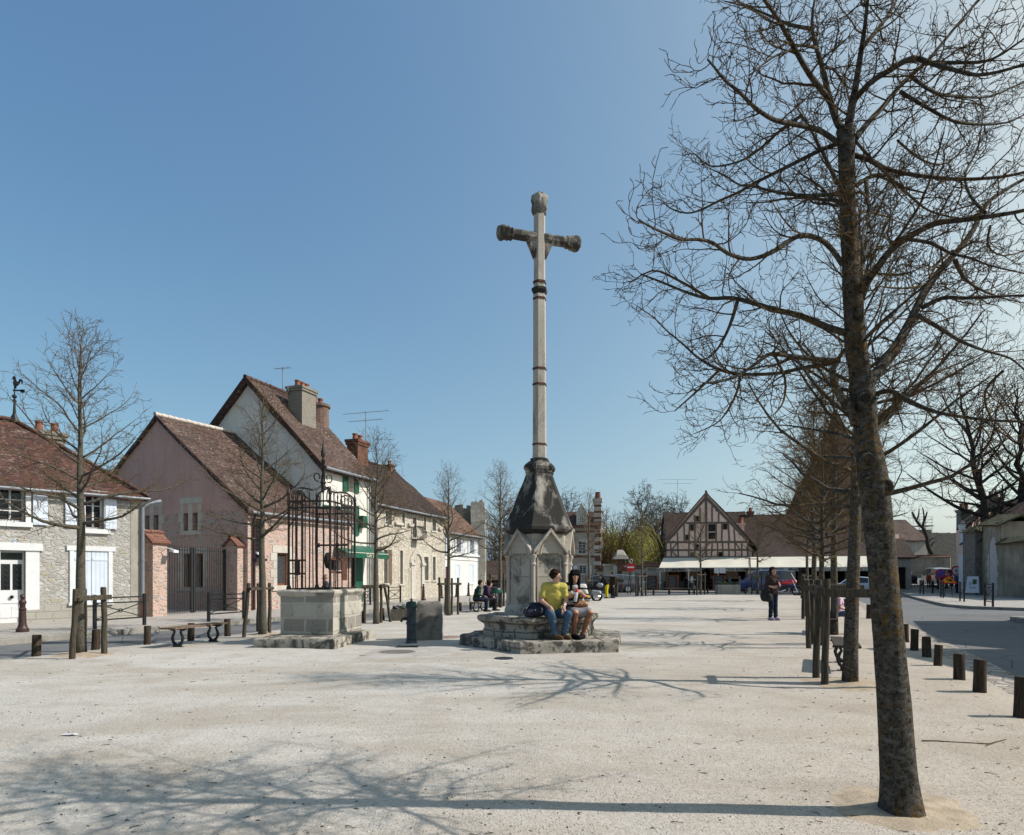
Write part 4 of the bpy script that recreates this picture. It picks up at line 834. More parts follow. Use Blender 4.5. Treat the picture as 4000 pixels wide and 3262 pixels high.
# ---------------------------------------------------------------- ruined tower behind it
H = thing('ruined_tower', 'roofless ruined rubble tower stub rising behind the small white house', 'ruin', tuple(W(1830, 2330, 53)))
mb = MB(); x0, x1 = XP(1748, 55), XP(1893, 53); d0 = 51.8
for (a, b_, y0, y1, zt) in ((x0, x1-.75, 55.2, 57.2, 7.35), (x1-.95, x1, 51.6, 57, 7.3)):
    n = 14; nxx = 8
    for i in range(nxx):
        xa, xb = a+(b_-a)*i/nxx, a+(b_-a)*(i+1)/nxx; z = zt+.25*nz(i*.9, a)-.12*(i % 3 == 1); mb.box(xa, xb, y0, y1, 0, z)
rough(mb, .16, 1.1); mb.build('wall', M['rubdark'], H)
mb = MB(); nn = 14
for j in range(nn):
    z0, z1 = 7.2*j/nn, 7.2*(j+1)/nn; e = .14*nz(j*1.7, 4)+.1; mb.box(x1-.95-e*.4, x1+e, 51.3-.12, 51.9+.1*e, z0, z1-.01)
rough(mb, .05, 2); mb.build('toothed_edge', M['quoin'], H)
# ---------------------------------------------------------------- stone cross
M['crossstone'] = stone('cross_stone', (.5, .45, .38), (.42, .375, .32), dirt=.6, dscale=1.6, lo=.52, hi=.66)
M['darkstone'] = stone('lichen_black_stone', (.47, .43, .37), (.36, .33, .28), dark=(.018, .017, .016), dirt=.96, dscale=1.7, lo=.37, hi=.49)
M['stepstone'] = ashlar('step_stone', (.44, .4, .335), (.34, .3, .245), (.12, .105, .09), .45, .6, dirt=.88, dscale=3.0, msize=.03, lo=.47, hi=.57)
M['pierstone'] = ashlar('pier_stone', (.5, .46, .39), (.43, .39, .33), (.3, .27, .23), .62, .5, dirt=.75, dscale=1.9, msize=.014, lo=.49, hi=.62)
CX, CY, CR = .6, 14.5, RAD(17)
H = thing('stone_cross', 'tall weathered stone cross on a hexagonal gabled pier with seat and step', 'monument', (CX, CY, 0))
def hexa_(r, z, rot=CR, k=6): return [(CX+r*math.sin(rot+math.pi/k*(2*i+1)), CY-r*math.cos(rot+math.pi/k*(2*i+1)), z) for i in range(k)]
def hexloft(mb, prof, sub=1, mi=0, k=6, cap=True):
    o = len(mb.v); n = k*sub
    for r, z in prof:
        h = hexa_(r, z, k=k)
        for i in range(k):
            a, b = h[i], h[(i+1) % k]
            for q in range(sub): t = q/sub; mb.v.append(tuple(a[j]*(1-t)+b[j]*t for j in range(3)))
    for i in range(len(prof)-1):
        for j in range(n): j2 = (j+1) % n; mb.f.append((o+i*n+j, o+i*n+j2, o+(i+1)*n+j2, o+(i+1)*n+j)); mb.m.append(mi)
    if cap: mb.f.append(tuple(o+(len(prof)-1)*n+j for j in range(n))); mb.m.append(mi); mb.f.append(tuple(o+j for j in reversed(range(n)))); mb.m.append(mi)
# step
poly = [(.165, 12.62), (2.06, 12.85), (2.5, 15.3), (1.6, 16.7), (-.4, 16.5), (-1.14, 14.35)]
def polyloft(mb, poly, prof, sub):
    cx = sum(p[0] for p in poly)/len(poly); cy = sum(p[1] for p in poly)/len(poly); o = len(mb.v); n = len(poly)*sub
    for ins, z in prof:
        for i, (x0, y0) in enumerate(poly):
            x1, y1 = poly[(i+1) % len(poly)]
            for q in range(sub):
                t = q/sub; x, y = x0*(1-t)+x1*t, y0*(1-t)+y1*t; d = math.hypot(x-cx, y-cy); f = 1-ins/d; mb.v.append((cx+(x-cx)*f, cy+(y-cy)*f, z))
    for i in range(len(prof)-1):
        for j in range(n): j2 = (j+1) % n; mb.f.append((o+i*n+j, o+i*n+j2, o+(i+1)*n+j2, o+(i+1)*n+j)); mb.m.append(0)
    mb.f.append(tuple(o+(len(prof)-1)*n+j for j in range(n))); mb.m.append(0)
mb = MB(); polyloft(mb, poly, [(0, -.05), (0, .06), (.01, .14), (0, .2), (.012, .235), (.04, .245), (.5, .247), (.9, .247)], 22); rough(mb, .022, 3.2); rough(mb, .01, 11); mb.build('step', M['stepstone'], H, smooth=True, sharp=38)
mb = MB(); hexloft(mb, [(1.27, .22), (1.28, .34), (1.25, .42), (1.27, .48), (1.36, .56), (1.39, .6), (1.385, .655), (1.36, .67), (1.1, .675), (.6, .675)], 16); rough(mb, .03, 3.4); rough(mb, .012, 10); mb.build('seat', M['stepstone'], H, smooth=True, sharp=40)
# pier with blind arches under gables
mb = MB(); hexloft(mb, [(.8, .66), (.8, .78), (.77, .86), (.70, .92), (.685, 1.0), (.685, 2.2), (.66, 2.5)], 4); rough(mb, .01, 3); mb.build('pier', M['pierstone'], H, smooth=True, sharp=30)
R0 = .69; hx = hexa_(R0, 0); mbc = MB(); mba = MB(); mbg = MB(); mbk = MB()
for i in range(6):
    a, b = Vector(hx[i]), Vector(hx[(i+1) % 6]); fr = Fr(b, a-b); fr.n = (((a+b)/2-Vector((CX, CY, 0)))).normalized(); fr = Fr(a, b-a, fr.n); s = (b-a).length; P = fr.p
    mbc.lathe([(.05, .9), (.06, .95), (.045, 1.0), (.042, 1.72), (.06, 1.73), (.06, 1.76), (.045, 1.78), (.05, 1.86), (.075, 1.9), (.075, 1.94), (.05, 1.95)], a+(a-Vector((CX, CY, 0))).normalized()*.02, 12)
    # pointed arch band
    def arc(off, c, n=9):
        pts = []; w = s/2-.04-off
        for k in range(n+1):
            t = k/n; x = s/2-w*math.cos(t*math.pi/2); z = 1.94+(.42-off*1.3)*math.sin(t*math.pi/2)**.9; pts.append((x, z))
        return pts+[(s-x, z) for x, z in reversed(pts[:-1])]
    o_, i_ = arc(0, 0), arc(.075, 0)
    for k in range(len(o_)-1):
        q = [P(*pt, c_) for c_ in (-.02, .055) for pt in (i_[k], o_[k], o_[k+1], i_[k+1])]; mba.hexa(q)
    mba.tube([P(x, z, .045) for x, z in arc(.1, 0)], .022, 6)
    # gable roof over the arch
    zt, zb = 2.48, 2.02; m_ = P(s/2, zt, .1)
    for x0 in (-.03, s+.03):
        mbg.hexa([P(x0, zb-.07, -.06), P(s/2, zt-.07, -.06), P(s/2, zt-.07, .13), P(x0, zb-.07, .13), P(x0, zb+.02, -.06), P(s/2, zt+.02, -.06), P(s/2, zt+.02, .13), P(x0, zb+.02, .13)])
    mbg.add([P(.03, zb-.05, .05), P(s-.03, zb-.05, .05), P(s/2, zt-.05, .05)], [(0, 1, 2)])
    # spandrel behind the arch, recess below
    mbk.tube([P(.09, .95, .0), P(.09, 1.9, .0)], .02, 6); mbk.tube([P(s-.09, .95, .0), P(s-.09, 1.9, .0)], .02, 6)
for m_, nme in ((mba, 'arch_moulding'), (mbg, 'gablet')):
    o = m_.build(nme, M['crossstone'], H, bevel=.008)
mbc.build('colonnette', M['crossstone'], H, smooth=True, sharp=35); mbk.build('shaft_moulding', M['crossstone'], H, smooth=True, sharp=40)
mb = MB(); hexloft(mb, [(.68, 2.38), (.78, 2.44), (.83, 2.47), (.83, 2.53), (.79, 2.56), (.77, 2.6), (.62, 2.93), (.47, 3.3), (.36, 3.58), (.31, 3.72)], 8); rough(mb, .014, 4); rough(mb, .006, 14); mb.build('spire_cap', M['darkstone'], H, smooth=True, sharp=30)
mb = MB(); hexloft(mb, [(.31, 3.71), (.33, 3.73), (.33, 3.77), (.36, 3.8), (.37, 3.86), (.33, 3.92), (.25, 3.98), (.21, 4.0), (.215, 4.04), (.17, 4.06)], 4); rough(mb, .008, 6); mb.build('collar', M['darkstone'], H, smooth=True, sharp=30)
mb = MB(); prof = [(.155, 4.05), (.16, 4.1)]+[(.157-.022*(z-4.1)/5.4, z) for z in (4.6, 5.2, 5.8, 6.4, 7.0, 7.6)]+[(.134, 7.62), (.13, 7.64), (.13, 9.3), (.13, 9.42)]
hexloft(mb, prof, 3); rough(mb, .004, 9); mb.build('shaft', M['crossstone'], H, smooth=True, sharp=25)
for z, r, h in ((4.34, .17, .035), (5.64, .165, .04), (5.98, .163, .04), (7.5, .155, .045), (7.86, .152, .045)): mb = MB(); hexloft(mb, [(r*.9, z-.004), (r, z), (r, z+h), (r*.9, z+h+.004)], 1); mb.build('iron_band', M['rust'], H)
mb = MB(); hexloft(mb, [(.13, 7.62), (.165, 7.66), (.185, 7.7), (.18, 7.75), (.13, 7.78)], 2); mb.build('moulding', M['darkstone'], H)
ax = Vector((math.cos(CR), math.sin(CR), 0)); cc = Vector((CX, CY, 8.86)); ay = Vector((-ax.y, ax.x, 0)); mb = MB()
def armtube(mb, p, d, prof, up, n=8, rot=math.pi/8):
    o = len(mb.v); s = d.cross(up)
    for t, r in prof:
        for j in range(n): a = rot+6.28318*j/n; mb.v.append(tuple(p+d*t+(s*math.cos(a)+up*math.sin(a))*r))
    for i in range(len(prof)-1):
        for j in range(n): j2 = (j+1) % n; mb.f.append((o+i*n+j, o+(i+1)*n+j, o+(i+1)*n+j2, o+i*n+j2)); mb.m.append(0)
    mb.f.append(tuple(o+(len(prof)-1)*n+j for j in range(n))); mb.m.append(0)
for sg in (-1, 1):
    M['armstone'] = stone('arm_stone', (.4, .36, .31), (.3, .27, .23), dark=(.03, .027, .025), dirt=.92, dscale=3.0, lo=.41, hi=.53)
    mb = MB(); armtube(mb, cc, ax*sg, [(.08, .115), (.3, .112), (.62, .11)], Vector((0, 0, 1))); rough(mb, .008, 8); arm = mb.build('arm', M['armstone'], H, smooth=True, sharp=25)
    mb = MB(); n = 18; armtube(mb, cc, ax*sg, [(.6, .1), (.64, .135), (.68, .12), (.73, .145), (.78, .135), (.84, .158), (.9, .148), (.94, .115), (.96, .05)], Vector((0, 0, 1)), n)
    for i, v in enumerate(mb.v):
        k = i % n; d = (Vector(v)-cc); t = ax*d.dot(ax); rr = d-t; f = 1+.1*(1 if (k//2) % 2 else -1); mb.v[i] = tuple(cc+t+rr*f)
    rough(mb, .02, 9); mb.build('leaf_capital', M['armstone'], arm, smooth=True, sharp=45)
    mb = MB(); b0 = Vector((CX, CY, 8.76)); q = []
    for w in (-.07, .07): q += [b0+ax*sg*.1+ay*w+Vector((0, 0, -.36)), b0+ax*sg*.13+ay*w+Vector((0, 0, -.36)), b0+ax*sg*.29+ay*w, b0+ax*sg*.05+ay*w]
    mb.hexa(q); rough(mb, .012, 8); mb.build('bracket', M['armstone'], H, bevel=.02)
mb = MB(); n = 20; o = [(.13, 9.36), (.15, 9.42), (.16, 9.44), (.165, 9.52), (.15, 9.58), (.175, 9.66), (.16, 9.74), (.1, 9.8), (.04, 9.83)]
mb.lathe(o, (CX, CY, 0), n)
for i, v in enumerate(mb.v):
    k = i % n; f = 1+.1*(1 if (k//2) % 2 else -1); mb.v[i] = (CX+(v[0]-CX)*f, CY+(v[1]-CY)*f, v[2]+(.02 if (k//2) % 2 and v[2] > 9.6 else 0))
rough(mb, .018, 9); mb.build('finial', M['armstone'], H, smooth=True, sharp=45)

# ---------------------------------------------------------------- well with wrought-iron cage
M['wellstone'] = ashlar('well_stone', (.25, .23, .2), (.62, .57, .49), (.5, .46, .39), .5, .31, dirt=.6, dscale=3.2, msize=.03, lo=.56, hi=.64)
wu = Vector((.992, -.125, 0)).normalized(); wv = Vector((-wu.y, wu.x, 0)); WN = Vector((-3.82, 14.2, 0))           # near right corner of the body
fwl = Fr(WN-wu*1.18, wu); fwl.n = -wv
H = thing('well', 'square stone well with a rusty wrought-iron cage on a stone step', 'well', tuple(WN-wu*.6+wv*.85))
def slab(mb, a0, a1, c0, c1, z0, z1, k=14, am=.015, lip=0):
    P = lambda a, c, z: tuple(fwl.O+wu*a+wv*c+Vector((0, 0, z)))
    poly = [P(a0, c0, 0)[:2], P(a1, c0, 0)[:2], P(a1, c1, 0)[:2], P(a0, c1, 0)[:2]]; i0 = len(mb.v)
    polyloft(mb, poly, [(0, z0), (0, z0*.6+z1*.4), (0, z1-.03), (.012, z1-.008), (.04, z1), (.25, z1+.002)], k); rough(mb, am, 3.5, i0); rough(mb, am*.5, 12, i0)
mb = MB(); slab(mb, -.22, 1.52, -.75, 1.55, -.05, .235, 18, .028); mb.build('step', M['stepstone'], H, smooth=True, sharp=38)
mb = MB(); slab(mb, 0, 1.18, 0, 1.75, .2, 1.1, 14, .012); mb.build('basin', M['wellstone'], H, smooth=True, sharp=38)
mb = MB(); P = lambda a, c: tuple((fwl.O+wu*a+wv*c)[:2]); o_ = .05
polyloft(mb, [P(-o_, -o_), P(1.18+o_, -o_), P(1.18+o_, 1.75+o_), P(-o_, 1.75+o_)], [(.05, 1.06), (.03, 1.09), (.0, 1.12), (-.015, 1.15), (0, 1.18), (.03, 1.2), (.25, 1.205)], 14); rough(mb, .012, 5); mb.build('coping', M['wellstone'], H, smooth=True, sharp=50)
Q = lambda a, c, z: fwl.O+wu*a+wv*c+Vector((0, 0, z))
A0, A1, C0, C1 = .12, 1.06, .14, 1.61; ZB, ZR, ZR2 = 1.2, 2.98, 3.12
corners = [(A0, C0), (A1, C0), (A1, C1), (A0, C1)]
for a, c in corners:
    mb = MB(); mb.lathe([(.05, 0), (.055, .02), (.05, .07), (.03, .09), (.026, .3), (.026, 2.05), (.04, 2.07), (.045, 2.12), (.03, 2.15), (.01, 2.24)], Q(a, c, ZB), 10); mb.build('corner_post', M['iron'], H, smooth=True, sharp=40)
rg = random.Random(5)
def cbar(a, c, zt, z0=ZB):
    mb = MB(); j = rg.uniform(-.012, .012); mb.tube([Q(a, c, z0), Q(a+j, c+j, (z0+zt)/2), Q(a, c, zt-.14), Q(a, c, zt-.12), Q(a, c, zt)], [.014, .0145, .014, .019, .002], 6); mb.build('bar', M['iron'], H)
for k in range(1, 6):
    t = k/6; cbar(A0+(A1-A0)*t, C0, 3.36+.04*(k % 2)); cbar(A0+(A1-A0)*t, C1, 3.34)
for k in range(1, 7):
    t = k/7; cbar(A1, C0+(C1-C0)*t, 3.36+.04*(k % 2), 1.2 if k in (1, 2, 6) else 1.95); cbar(A0, C0+(C1-C0)*t, 3.34)
for z in (ZR, ZR2, ZB+.015):
    mb = MB()
    for (a, c), (a2, c2) in zip(corners, corners[1:]+corners[:1]): mb.bar(Q(a, c, z), Q(a2, c2, z), .016, .036)
    mb.build('rail', M['iron'], H)
mb = MB(); mb.bar(Q(A1, C0+.2, 1.95), Q(A1, C1, 1.95), .02, .03); mb.bar(Q(A1, C0+.2, 2.0), Q(A1, C1, 2.0), .02, .02); mb.build('rail', M['iron'], H)
cm = ((A0+A1)/2, (C0+C1)/2)
for a, c in corners:
    mb = MB(); pts = []
    for t, z in ((0, 2.98), (-.03, 3.12), (-.02, 3.26), (.1, 3.38), (.25, 3.44), (.45, 3.45), (.65, 3.43), (.82, 3.46), (.93, 3.53), (.98, 3.62), (1.0, 3.8)): pts.append(Q(a+(cm[0]-a)*t, c+(cm[1]-c)*t, z))
    mb.tube(pts, .02, 6)
    for t0, zc, r in ((.27, 3.25, .14),): mb.tube([Q(a+(cm[0]-a)*(t0+r*1.3*math.cos(i*.42)/.95), c+(cm[1]-c)*(t0+r*1.3*math.cos(i*.42)/.95), zc+r*math.sin(i*.42)) for i in range(16)], .014, 5)
    mb.tube([Q(a, c, 2.55), Q(a+(cm[0]-a)*.2, c+(cm[1]-c)*.2, 2.8), Q(a+(cm[0]-a)*.5, c+(cm[1]-c)*.5, 2.98)], .013, 5)
    mb.build('arched_rib', M['iron'], H)
    mb = MB(); dx, dc = (cm[0]-a), (cm[1]-c); L = math.hypot(dx, dc)
    pts = []
    for i in range(15): th = -1.9+i*.42; r = .105*(1-i*.035); pts.append(Q(cm[0]-dx/L*(.15+r*math.cos(th)), cm[1]-dc/L*(.15+r*math.cos(th)), 3.74+r*math.sin(th)))
    mb.tube(pts, .014, 5); mb.build('scroll', M['iron'], H)
mb = MB(); mb.lathe([(.03, 3.4), (.045, 3.5), (.05, 3.6), (.08, 3.62), (.05, 3.65), (.03, 3.7), (.03, 3.95), (.09, 3.97), (.09, 3.99), (.03, 4.02), (.05, 4.12), (.02, 4.18), (.055, 4.26), (.05, 4.32), (.012, 4.52), (.003, 4.68)], Q(cm[0], cm[1], 0), 10); mb.build('finial', M['iron'], H, smooth=True, sharp=40)
mb = MB()
for z in (1.55, 1.84):
    for a, b_ in ((A0-.02, A0+.4),): mb.bar(Q(a, C0-.02, z), Q(b_, C0-.02, z), .02, .04)
    mb.bar(Q(A1+.02, C0-.05, z+.03), Q(A1+.02, C0+.75, z+.03), .02, .045)
mb.build('strap', M['rust'], H)
for a in (A0+.2,): mb = MB(); mb.box(-.05, .05, -.04, .02, -.17, .17); mb.v = [tuple(Q(a+x, C0+y, 1.69+z)) for x, y, z in mb.v]; mb.build('lock_plate', M['iron'], H)
mb = MB(); mb.bar(Q(A1+.035, C0+.72, 1.4), Q(A1+.035, C0+.72, 1.85), .02, .3, up=wv); mb.build('lock_plate', M['rust'], H)
mb = MB(); mb.tube([Q(A0+.3, cm[1], 2.2), Q(A1+.1, cm[1], 2.2)], .022, 8); 
for q in (.35, .8): mb.lathe([(.05, -.03), (.05, .03)], Q(A0+q, cm[1], 2.2), 8, M=Matrix.Rotation(RAD(90), 3, 'Y'))
mb.build('axle', M['iron'], H); mb = MB(); mb.lathe([(.16, -.03), (.18, -.03), (.18, .03), (.12, .03)], Q(A0+.62, cm[1]-.1, 1.85), 14, M=Matrix.Rotation(RAD(90), 3, 'Y'))
mb.box(-.07, .07, -.05, .05, -.12, .1); k = len(mb.v)-8
for i in range(k, k+8): x, y, z = mb.v[i]; mb.v[i] = tuple(Q(A0+.72+x, cm[1]-.1+y, 1.76+z))
mb.build('pulley', M['iron'], H)

# ---------------------------------------------------------------- water pump, stone block, planter, covers
b = G(1607, 2516); H = thing('water_pump', 'dark green cast-iron water pump with domed cap and spout', 'pump', tuple(b))
mb = MB(); mb.lathe([(.13, 0), (.13, .04), (.115, .06), (.11, .1), (.118, .12), (.108, .14), (.105, .42), (.12, .44), (.12, .48), (.106, .5), (.106, .8)], b, 18); mb.build('body', flat('pump_paint', (.03, .04, .05), .6, 5, .5, bumpst=.3), H, smooth=True, sharp=35)
mb = MB(); mb.lathe([(.107, .795), (.135, .8), (.14, .83), (.125, .85), (.11, .9), (.095, .93), (.03, .945), (.018, .96), (.03, .985), (.01, 1.005)], b, 18); mb.build('cap', M['dgreen'] if False else flat('pump_green', (.012, .03, .028), .3, 6, .45), H, smooth=True, sharp=35)
mb = MB(); mb.tube([b+Vector((-.08, -.03, .56)), b+Vector((-.16, -.06, .57)), b+Vector((-.2, -.08, .54)), b+Vector((-.205, -.085, .49))], [.035, .03, .028, .026], 8); mb.build('spout', M['dgrey'], H, smooth=True)
mb = MB(); mb.lathe([(.05, 0), (.05, .05)], b+Vector((.03, -.11, .68)), 8, M=Matrix.Rotation(RAD(90), 3, 'X')); mb.build('push_button', M['dgrey'], H)
c = G(1592, 2533); mb = MB()
for i in range(8): mb.box(c.x-.2, c.x+.2, c.y-.12+i*.034, c.y-.105+i*.034, .015, .045)
mb.box(c.x-.22, c.x-.2, c.y-.14, c.y+.16, .014, .047); mb.box(c.x+.2, c.x+.22, c.y-.14, c.y+.16, .014, .047); tag(mb.build('drain_grate', M['black'], org=c), 'square iron drain grate at the foot of the pump', 'grate')
b = G(1678, 2505); mb = MB(); u = Vector((.97, .2, 0)).normalized(); v = Vector((-u.y, u.x, 0)); pol = [b-u*.32-v*.0, b+u*.3, b+u*.34+v*.4, b-u*.3+v*.4]
polyloft(mb, [(p.x, p.y) for p in pol], [(0, -.03), (.0, .2), (.01, .5), (.03, .8), (.05, .86), (.1, .9), (.16, .91)], 8); rough(mb, .04, 3.2); rough(mb, .012, 14); tag(mb.build('stone_block', stone('rough_block', (.26, .24, .21), (.2, .185, .16), dirt=.6, dscale=4, vert=False), smooth=True, sharp=50, org=b), 'rough upright stone block behind the green pump', 'stone block')
b = G(1559, 2428); H = thing('stone_planter', 'small square stone planter with pansies by the pump', 'planter', tuple(b)); mb = MB(); mb.box(b.x-.28, b.x+.28, b.y, b.y+.5, 0, .4); mb.box(b.x-.22, b.x+.22, b.y+.06, b.y+.44, .4, .405); rough(mb, .012, 6); mb.build('trough', stone('trough_stone', (.24, .21, .165), (.18, .16, .125), dirt=.6, dscale=4), H, bevel=.03)
mb = MB(); rgp = random.Random(8)
for i in range(420):
    p = Vector((b.x+rgp.uniform(-.24, .24), b.y+rgp.uniform(.03, .46), .4+rgp.uniform(0, .1))); s_ = rgp.uniform(.02, .045); d = Vector((rgp.uniform(-1, 1), rgp.uniform(-1, 1), rgp.uniform(-.3, 1))).normalized(); e = d.orthogonal().normalized()*s_; g = d.cross(e).normalized()*s_; mb.add([p-e, p-g, p+e, p+g], [(0, 1, 2, 3)], 0 if i % 3 else (1 if i % 2 else 2))
for i in range(14):
    a = rgp.uniform(-.3, 1.0); q = Vector((b.x+.17, b.y+.2, .42)); mb.tube([q, q+Vector((.1*math.sin(a*3), rgp.uniform(-.1, .1), .14)), q+Vector((.2*math.sin(a*3), rgp.uniform(-.2, .2), .24))], [.014, .01, .001], 4, 3)
mb.build('pansies', [flat('leaf_green', (.06, .1, .03), .3, 6), flat('purple_petal', (.12, .06, .22), .3, 6), flat('pale_petal', (.5, .45, .5), .3, 6), flat('agave', (.2, .28, .2), .2, 6)], H, uv=False)
def cover(px, py, rx, ry, m, label, name='manhole_cover', ribs=0, frame=0):
    c = G(px, py); H = thing(name, label, 'manhole cover', tuple(c)); mb = MB(); mb.lathe([(rx, -.02), (rx, .034), (rx*.97, .038), (rx*.94, .034), (.01, .034)], c, 32, sy=ry/rx); mb.build('lid', m, H)
    mb = MB()
    if ribs:
        for i in range(-ribs, ribs+1):
            for j in range(-ribs, ribs+1):
                x, y = i*rx*.9/ribs, j*ry*.9/ribs
                if (x/rx)**2+(y/ry)**2 < .8: mb.box(c.x+x-.012, c.x+x+.012, c.y+y-.012, c.y+y+.012, .03, .041)
        mb.build('tread', m, H)
    if frame: mb = MB(); mb.patch((c.x-rx-.25, c.y-ry-.22, .031), (c.x+rx+.12, c.y-ry-.3, .031), (c.x+rx+.28, c.y+ry+.28, .031), (c.x-rx-.08, c.y+ry+.2, .031), 8, 6, lambda p, u, v: .006*nz(p.x*6, p.y*6)); mb.build('concrete_frame', M['plgrey'], H)
cover(1550, 2553, .36, .34, flat('worn_iron', (.2, .18, .165), .3, 8, .6, .3), 'large ribbed manhole cover set in cracked concrete', ribs=9, frame=1); cover(1968, 2578, .17, .17, M['dgrey'], 'small round iron cover before the cross step'); cover(1757, 2493, .3, .3, flat('worn_iron2', (.25, .18, .14), .3, 8, .7, .2), 'rusty cover flush in gravel between stone block and cross')
# concrete apron round the pump
mb = MB(); P4 = [G(1330, 2585, .02), G(1760, 2560, .02), G(1800, 2505, .02), G(1560, 2520, .02)]; mb.patch(*[Vector((p.x, p.y, .033)) for p in P4], 16, 10, lambda p, u, v: .008*nz(p.x*2, p.y*2)-.012*(1-min(1, min(u, v, 1-u, 1-v)*12)))
tag(mb.build('concrete_apron', flat('apron', (.36, .33, .3), .2, 2, .9, bumpst=.5, dist=.01), smooth=True), 'worn concrete apron round the pump', 'paving', kind='structure')
b = G(275, 2883); mb = MB(); mb.patch((b.x-.08, b.y-.035, .03), (b.x+.06, b.y-.03, .03), (b.x+.1, b.y+.03, .03), (b.x-.07, b.y+.04, .03), 12, 8, lambda p, u, v: .015*nz(p.x*25, p.y*25)+.005); tag(mb.build('plastic_bag', flat('plastic_film', (.5, .5, .52), .1, 8, .4), smooth=True, org=b), 'crumpled white plastic scrap on the gravel in front', 'plastic scrap')
# ---------------------------------------------------------------- half-timbered cafe house
kf = W(2757.6, 2240, 66); vf = Vector((.346, 1, 0)).normalized(); uf = Vector((vf.y, -vf.x, 0)); HF = 4.0
Lf = Vector((kf.x, kf.y, 0))-uf*HF; ft = Fr(Lf, uf); Z5 = lambda x, y: (2200+x/2.129, 1850+y/2.129)
def T5(x, y): px, py = Z5(x, y); return ft.a(px), ft.z(px, py)
AL, ZEl = T5(848, 553); AR, ZEr = T5(1542, 553); AM, ZAp = T5(1187, 160); ZE = (ZEl+ZEr)/2
H = thing('timbered_house', 'half-timbered gabled cafe house with pink plaster, grey timbers and brick chimney', 'house', tuple(ft.p((AL+AR)/2, 0)))
wins = []
for q in ((1100, 352, 1134, 400), (1055, 420, 1090, 476), (1015, 508, 1043, 556), (1205, 420, 1268, 482), (1207, 490, 1267, 546), (1328, 416, 1365, 466), (1098, 586, 1130, 632), (1055, 655, 1090, 692), (1288, 650, 1325, 692)):
    wins.append(ft.rect(*Z5(*q[:2]), *Z5(*q[2:])))
D = 14; mb = MB(); wall(mb, ft, AL, AR, 2.9, ZE, wins[6:], .15); mb.add([ft.p(AL, ZE), ft.p(AR, ZE), ft.p(AM, ZAp)], [(0, 1, 2)])
s1 = Fr(ft.p(AR, 0), vf); wall(mb, s1, 0, D, 0, ZE); s2 = Fr(ft.p(AL, 0, -D), -vf); wall(mb, s2, 0, D, 0, ZE); mb.add([ft.p(AR, ZE, -D), ft.p(AL, ZE, -D), ft.p(AM, ZAp, -D)], [(0, 1, 2)]); bkf = Fr(ft.p(AR, 0, -D), -uf); wall(mb, bkf, 0, AR-AL, 0, ZE)
gsh = (AL+.3, AR-.3, .15, 2.75); wall(mb, ft, AL, AR, 0, 2.9, [gsh], .5); mb.build('wall', M['plgable'], H)
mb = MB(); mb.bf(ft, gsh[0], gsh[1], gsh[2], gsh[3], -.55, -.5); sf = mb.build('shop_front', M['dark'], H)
mb = MB(); W5 = [(AL+.4, AL+1.5), (AL+2.0, AL+3.1), (AL+4.3, AL+5.2), (AL+5.8, AL+7.0)]
for i, (a, b) in enumerate(W5): mb.bf(ft, a, b, 1.2 if i % 2 else .9, 2.6, -.5, -.46, i % 2)
mb.build('shop_panel', [flat('ochre_board', (.22, .14, .06), .3, 2), M['plgable']], sf)
sg = [((1187, 178), (1188, 410), 20), ((1190, 410), (1190, 698), 17), ((1183, 205), (868, 562), 22), ((1193, 205), (1535, 556), 22), ((1020, 411), (1392, 409), 14), ((850, 571), (1540, 569), 17), ((850, 637), (1536, 635), 15), ((848, 694), (1545, 694), 12),
      ((1138, 285), (1138, 410), 12), ((1238, 270), (1238, 410), 12), ((1293, 325), (1293, 405), 12), ((1091, 345), (1096, 410), 12), ((1005, 425), (1008, 570), 12), ((1050, 415), (1044, 694), 12), ((1097, 410), (1093, 694), 12), ((1172, 425), (1118, 560), 12), ((1272, 410), (1272, 570), 13), ((1322, 410), (1318, 570), 13), ((1372, 415), (1382, 570), 13), ((1420, 460), (1428, 570), 12),
      ((950, 490), (957, 694), 12), ((893, 571), (900, 694), 12), ((918, 560), (885, 570), 8), ((1140, 571), (1140, 694), 12), ((1240, 571), (1232, 694), 12), ((1283, 571), (1285, 694), 12), ((1325, 571), (1330, 694), 12), ((1375, 571), (1380, 694), 12), ((1428, 571), (1432, 694), 12), ((1485, 571), (1485, 694), 12), ((855, 571), (853, 694), 14), ((1535, 571), (1535, 694), 14),
      ((945, 580), (903, 634), 10), ((1432, 575), (1470, 632), 10), ((905, 645), (948, 692), 10), ((1185, 645), (1145, 692), 10), ((1000, 400), (1018, 412), 10), ((1083, 300), (1105, 312), 20), ((1290, 296), (1270, 312), 20), ((1000, 398), (1020, 410), 20), ((1385, 392), (1368, 408), 20), ((912, 500), (932, 512), 20), ((1480, 492), (1462, 508), 20)]
for (p, q, w) in sg:
    a, z = T5(*p); a2, z2 = T5(*q); mb = MB(); e = random.Random(w*p[0]).uniform(.04, .055); mb.bar(ft.p(a, z, .015), ft.p(a2, z2, .015), w/2.129*66/FPX, e, up=ft.n); mb.build('timber', M['timber'], H)
for r in wins: window(H, ft, r, -.05 if r in wins[:6] else .1, 1, 1, 'timber', .05, glass='dark')
o = .18; sl = (ZAp-ZE)/((AR-AL)/2); P = ft.p
l0, l1 = P(AL-.3, ZE-.3*sl+.12, .12), P(AL-.3, ZE-.3*sl+.12, -D); r0, r1 = P(AR+1.0, ZE-1.0*sl+.3, .12), P(AR+1.0, ZE-1.0*sl+.3, -D); t0, t1 = P(AM, ZAp+.14, .12), P(AM, ZAp+.14, -D)
roof(H, [(l1, l0, t0, t1), (r0, r1, t1, t0)], M['tlight'], am=.08, sd=41, thick=.1); ridge(H, t0, t1, M['tlight'], .1)
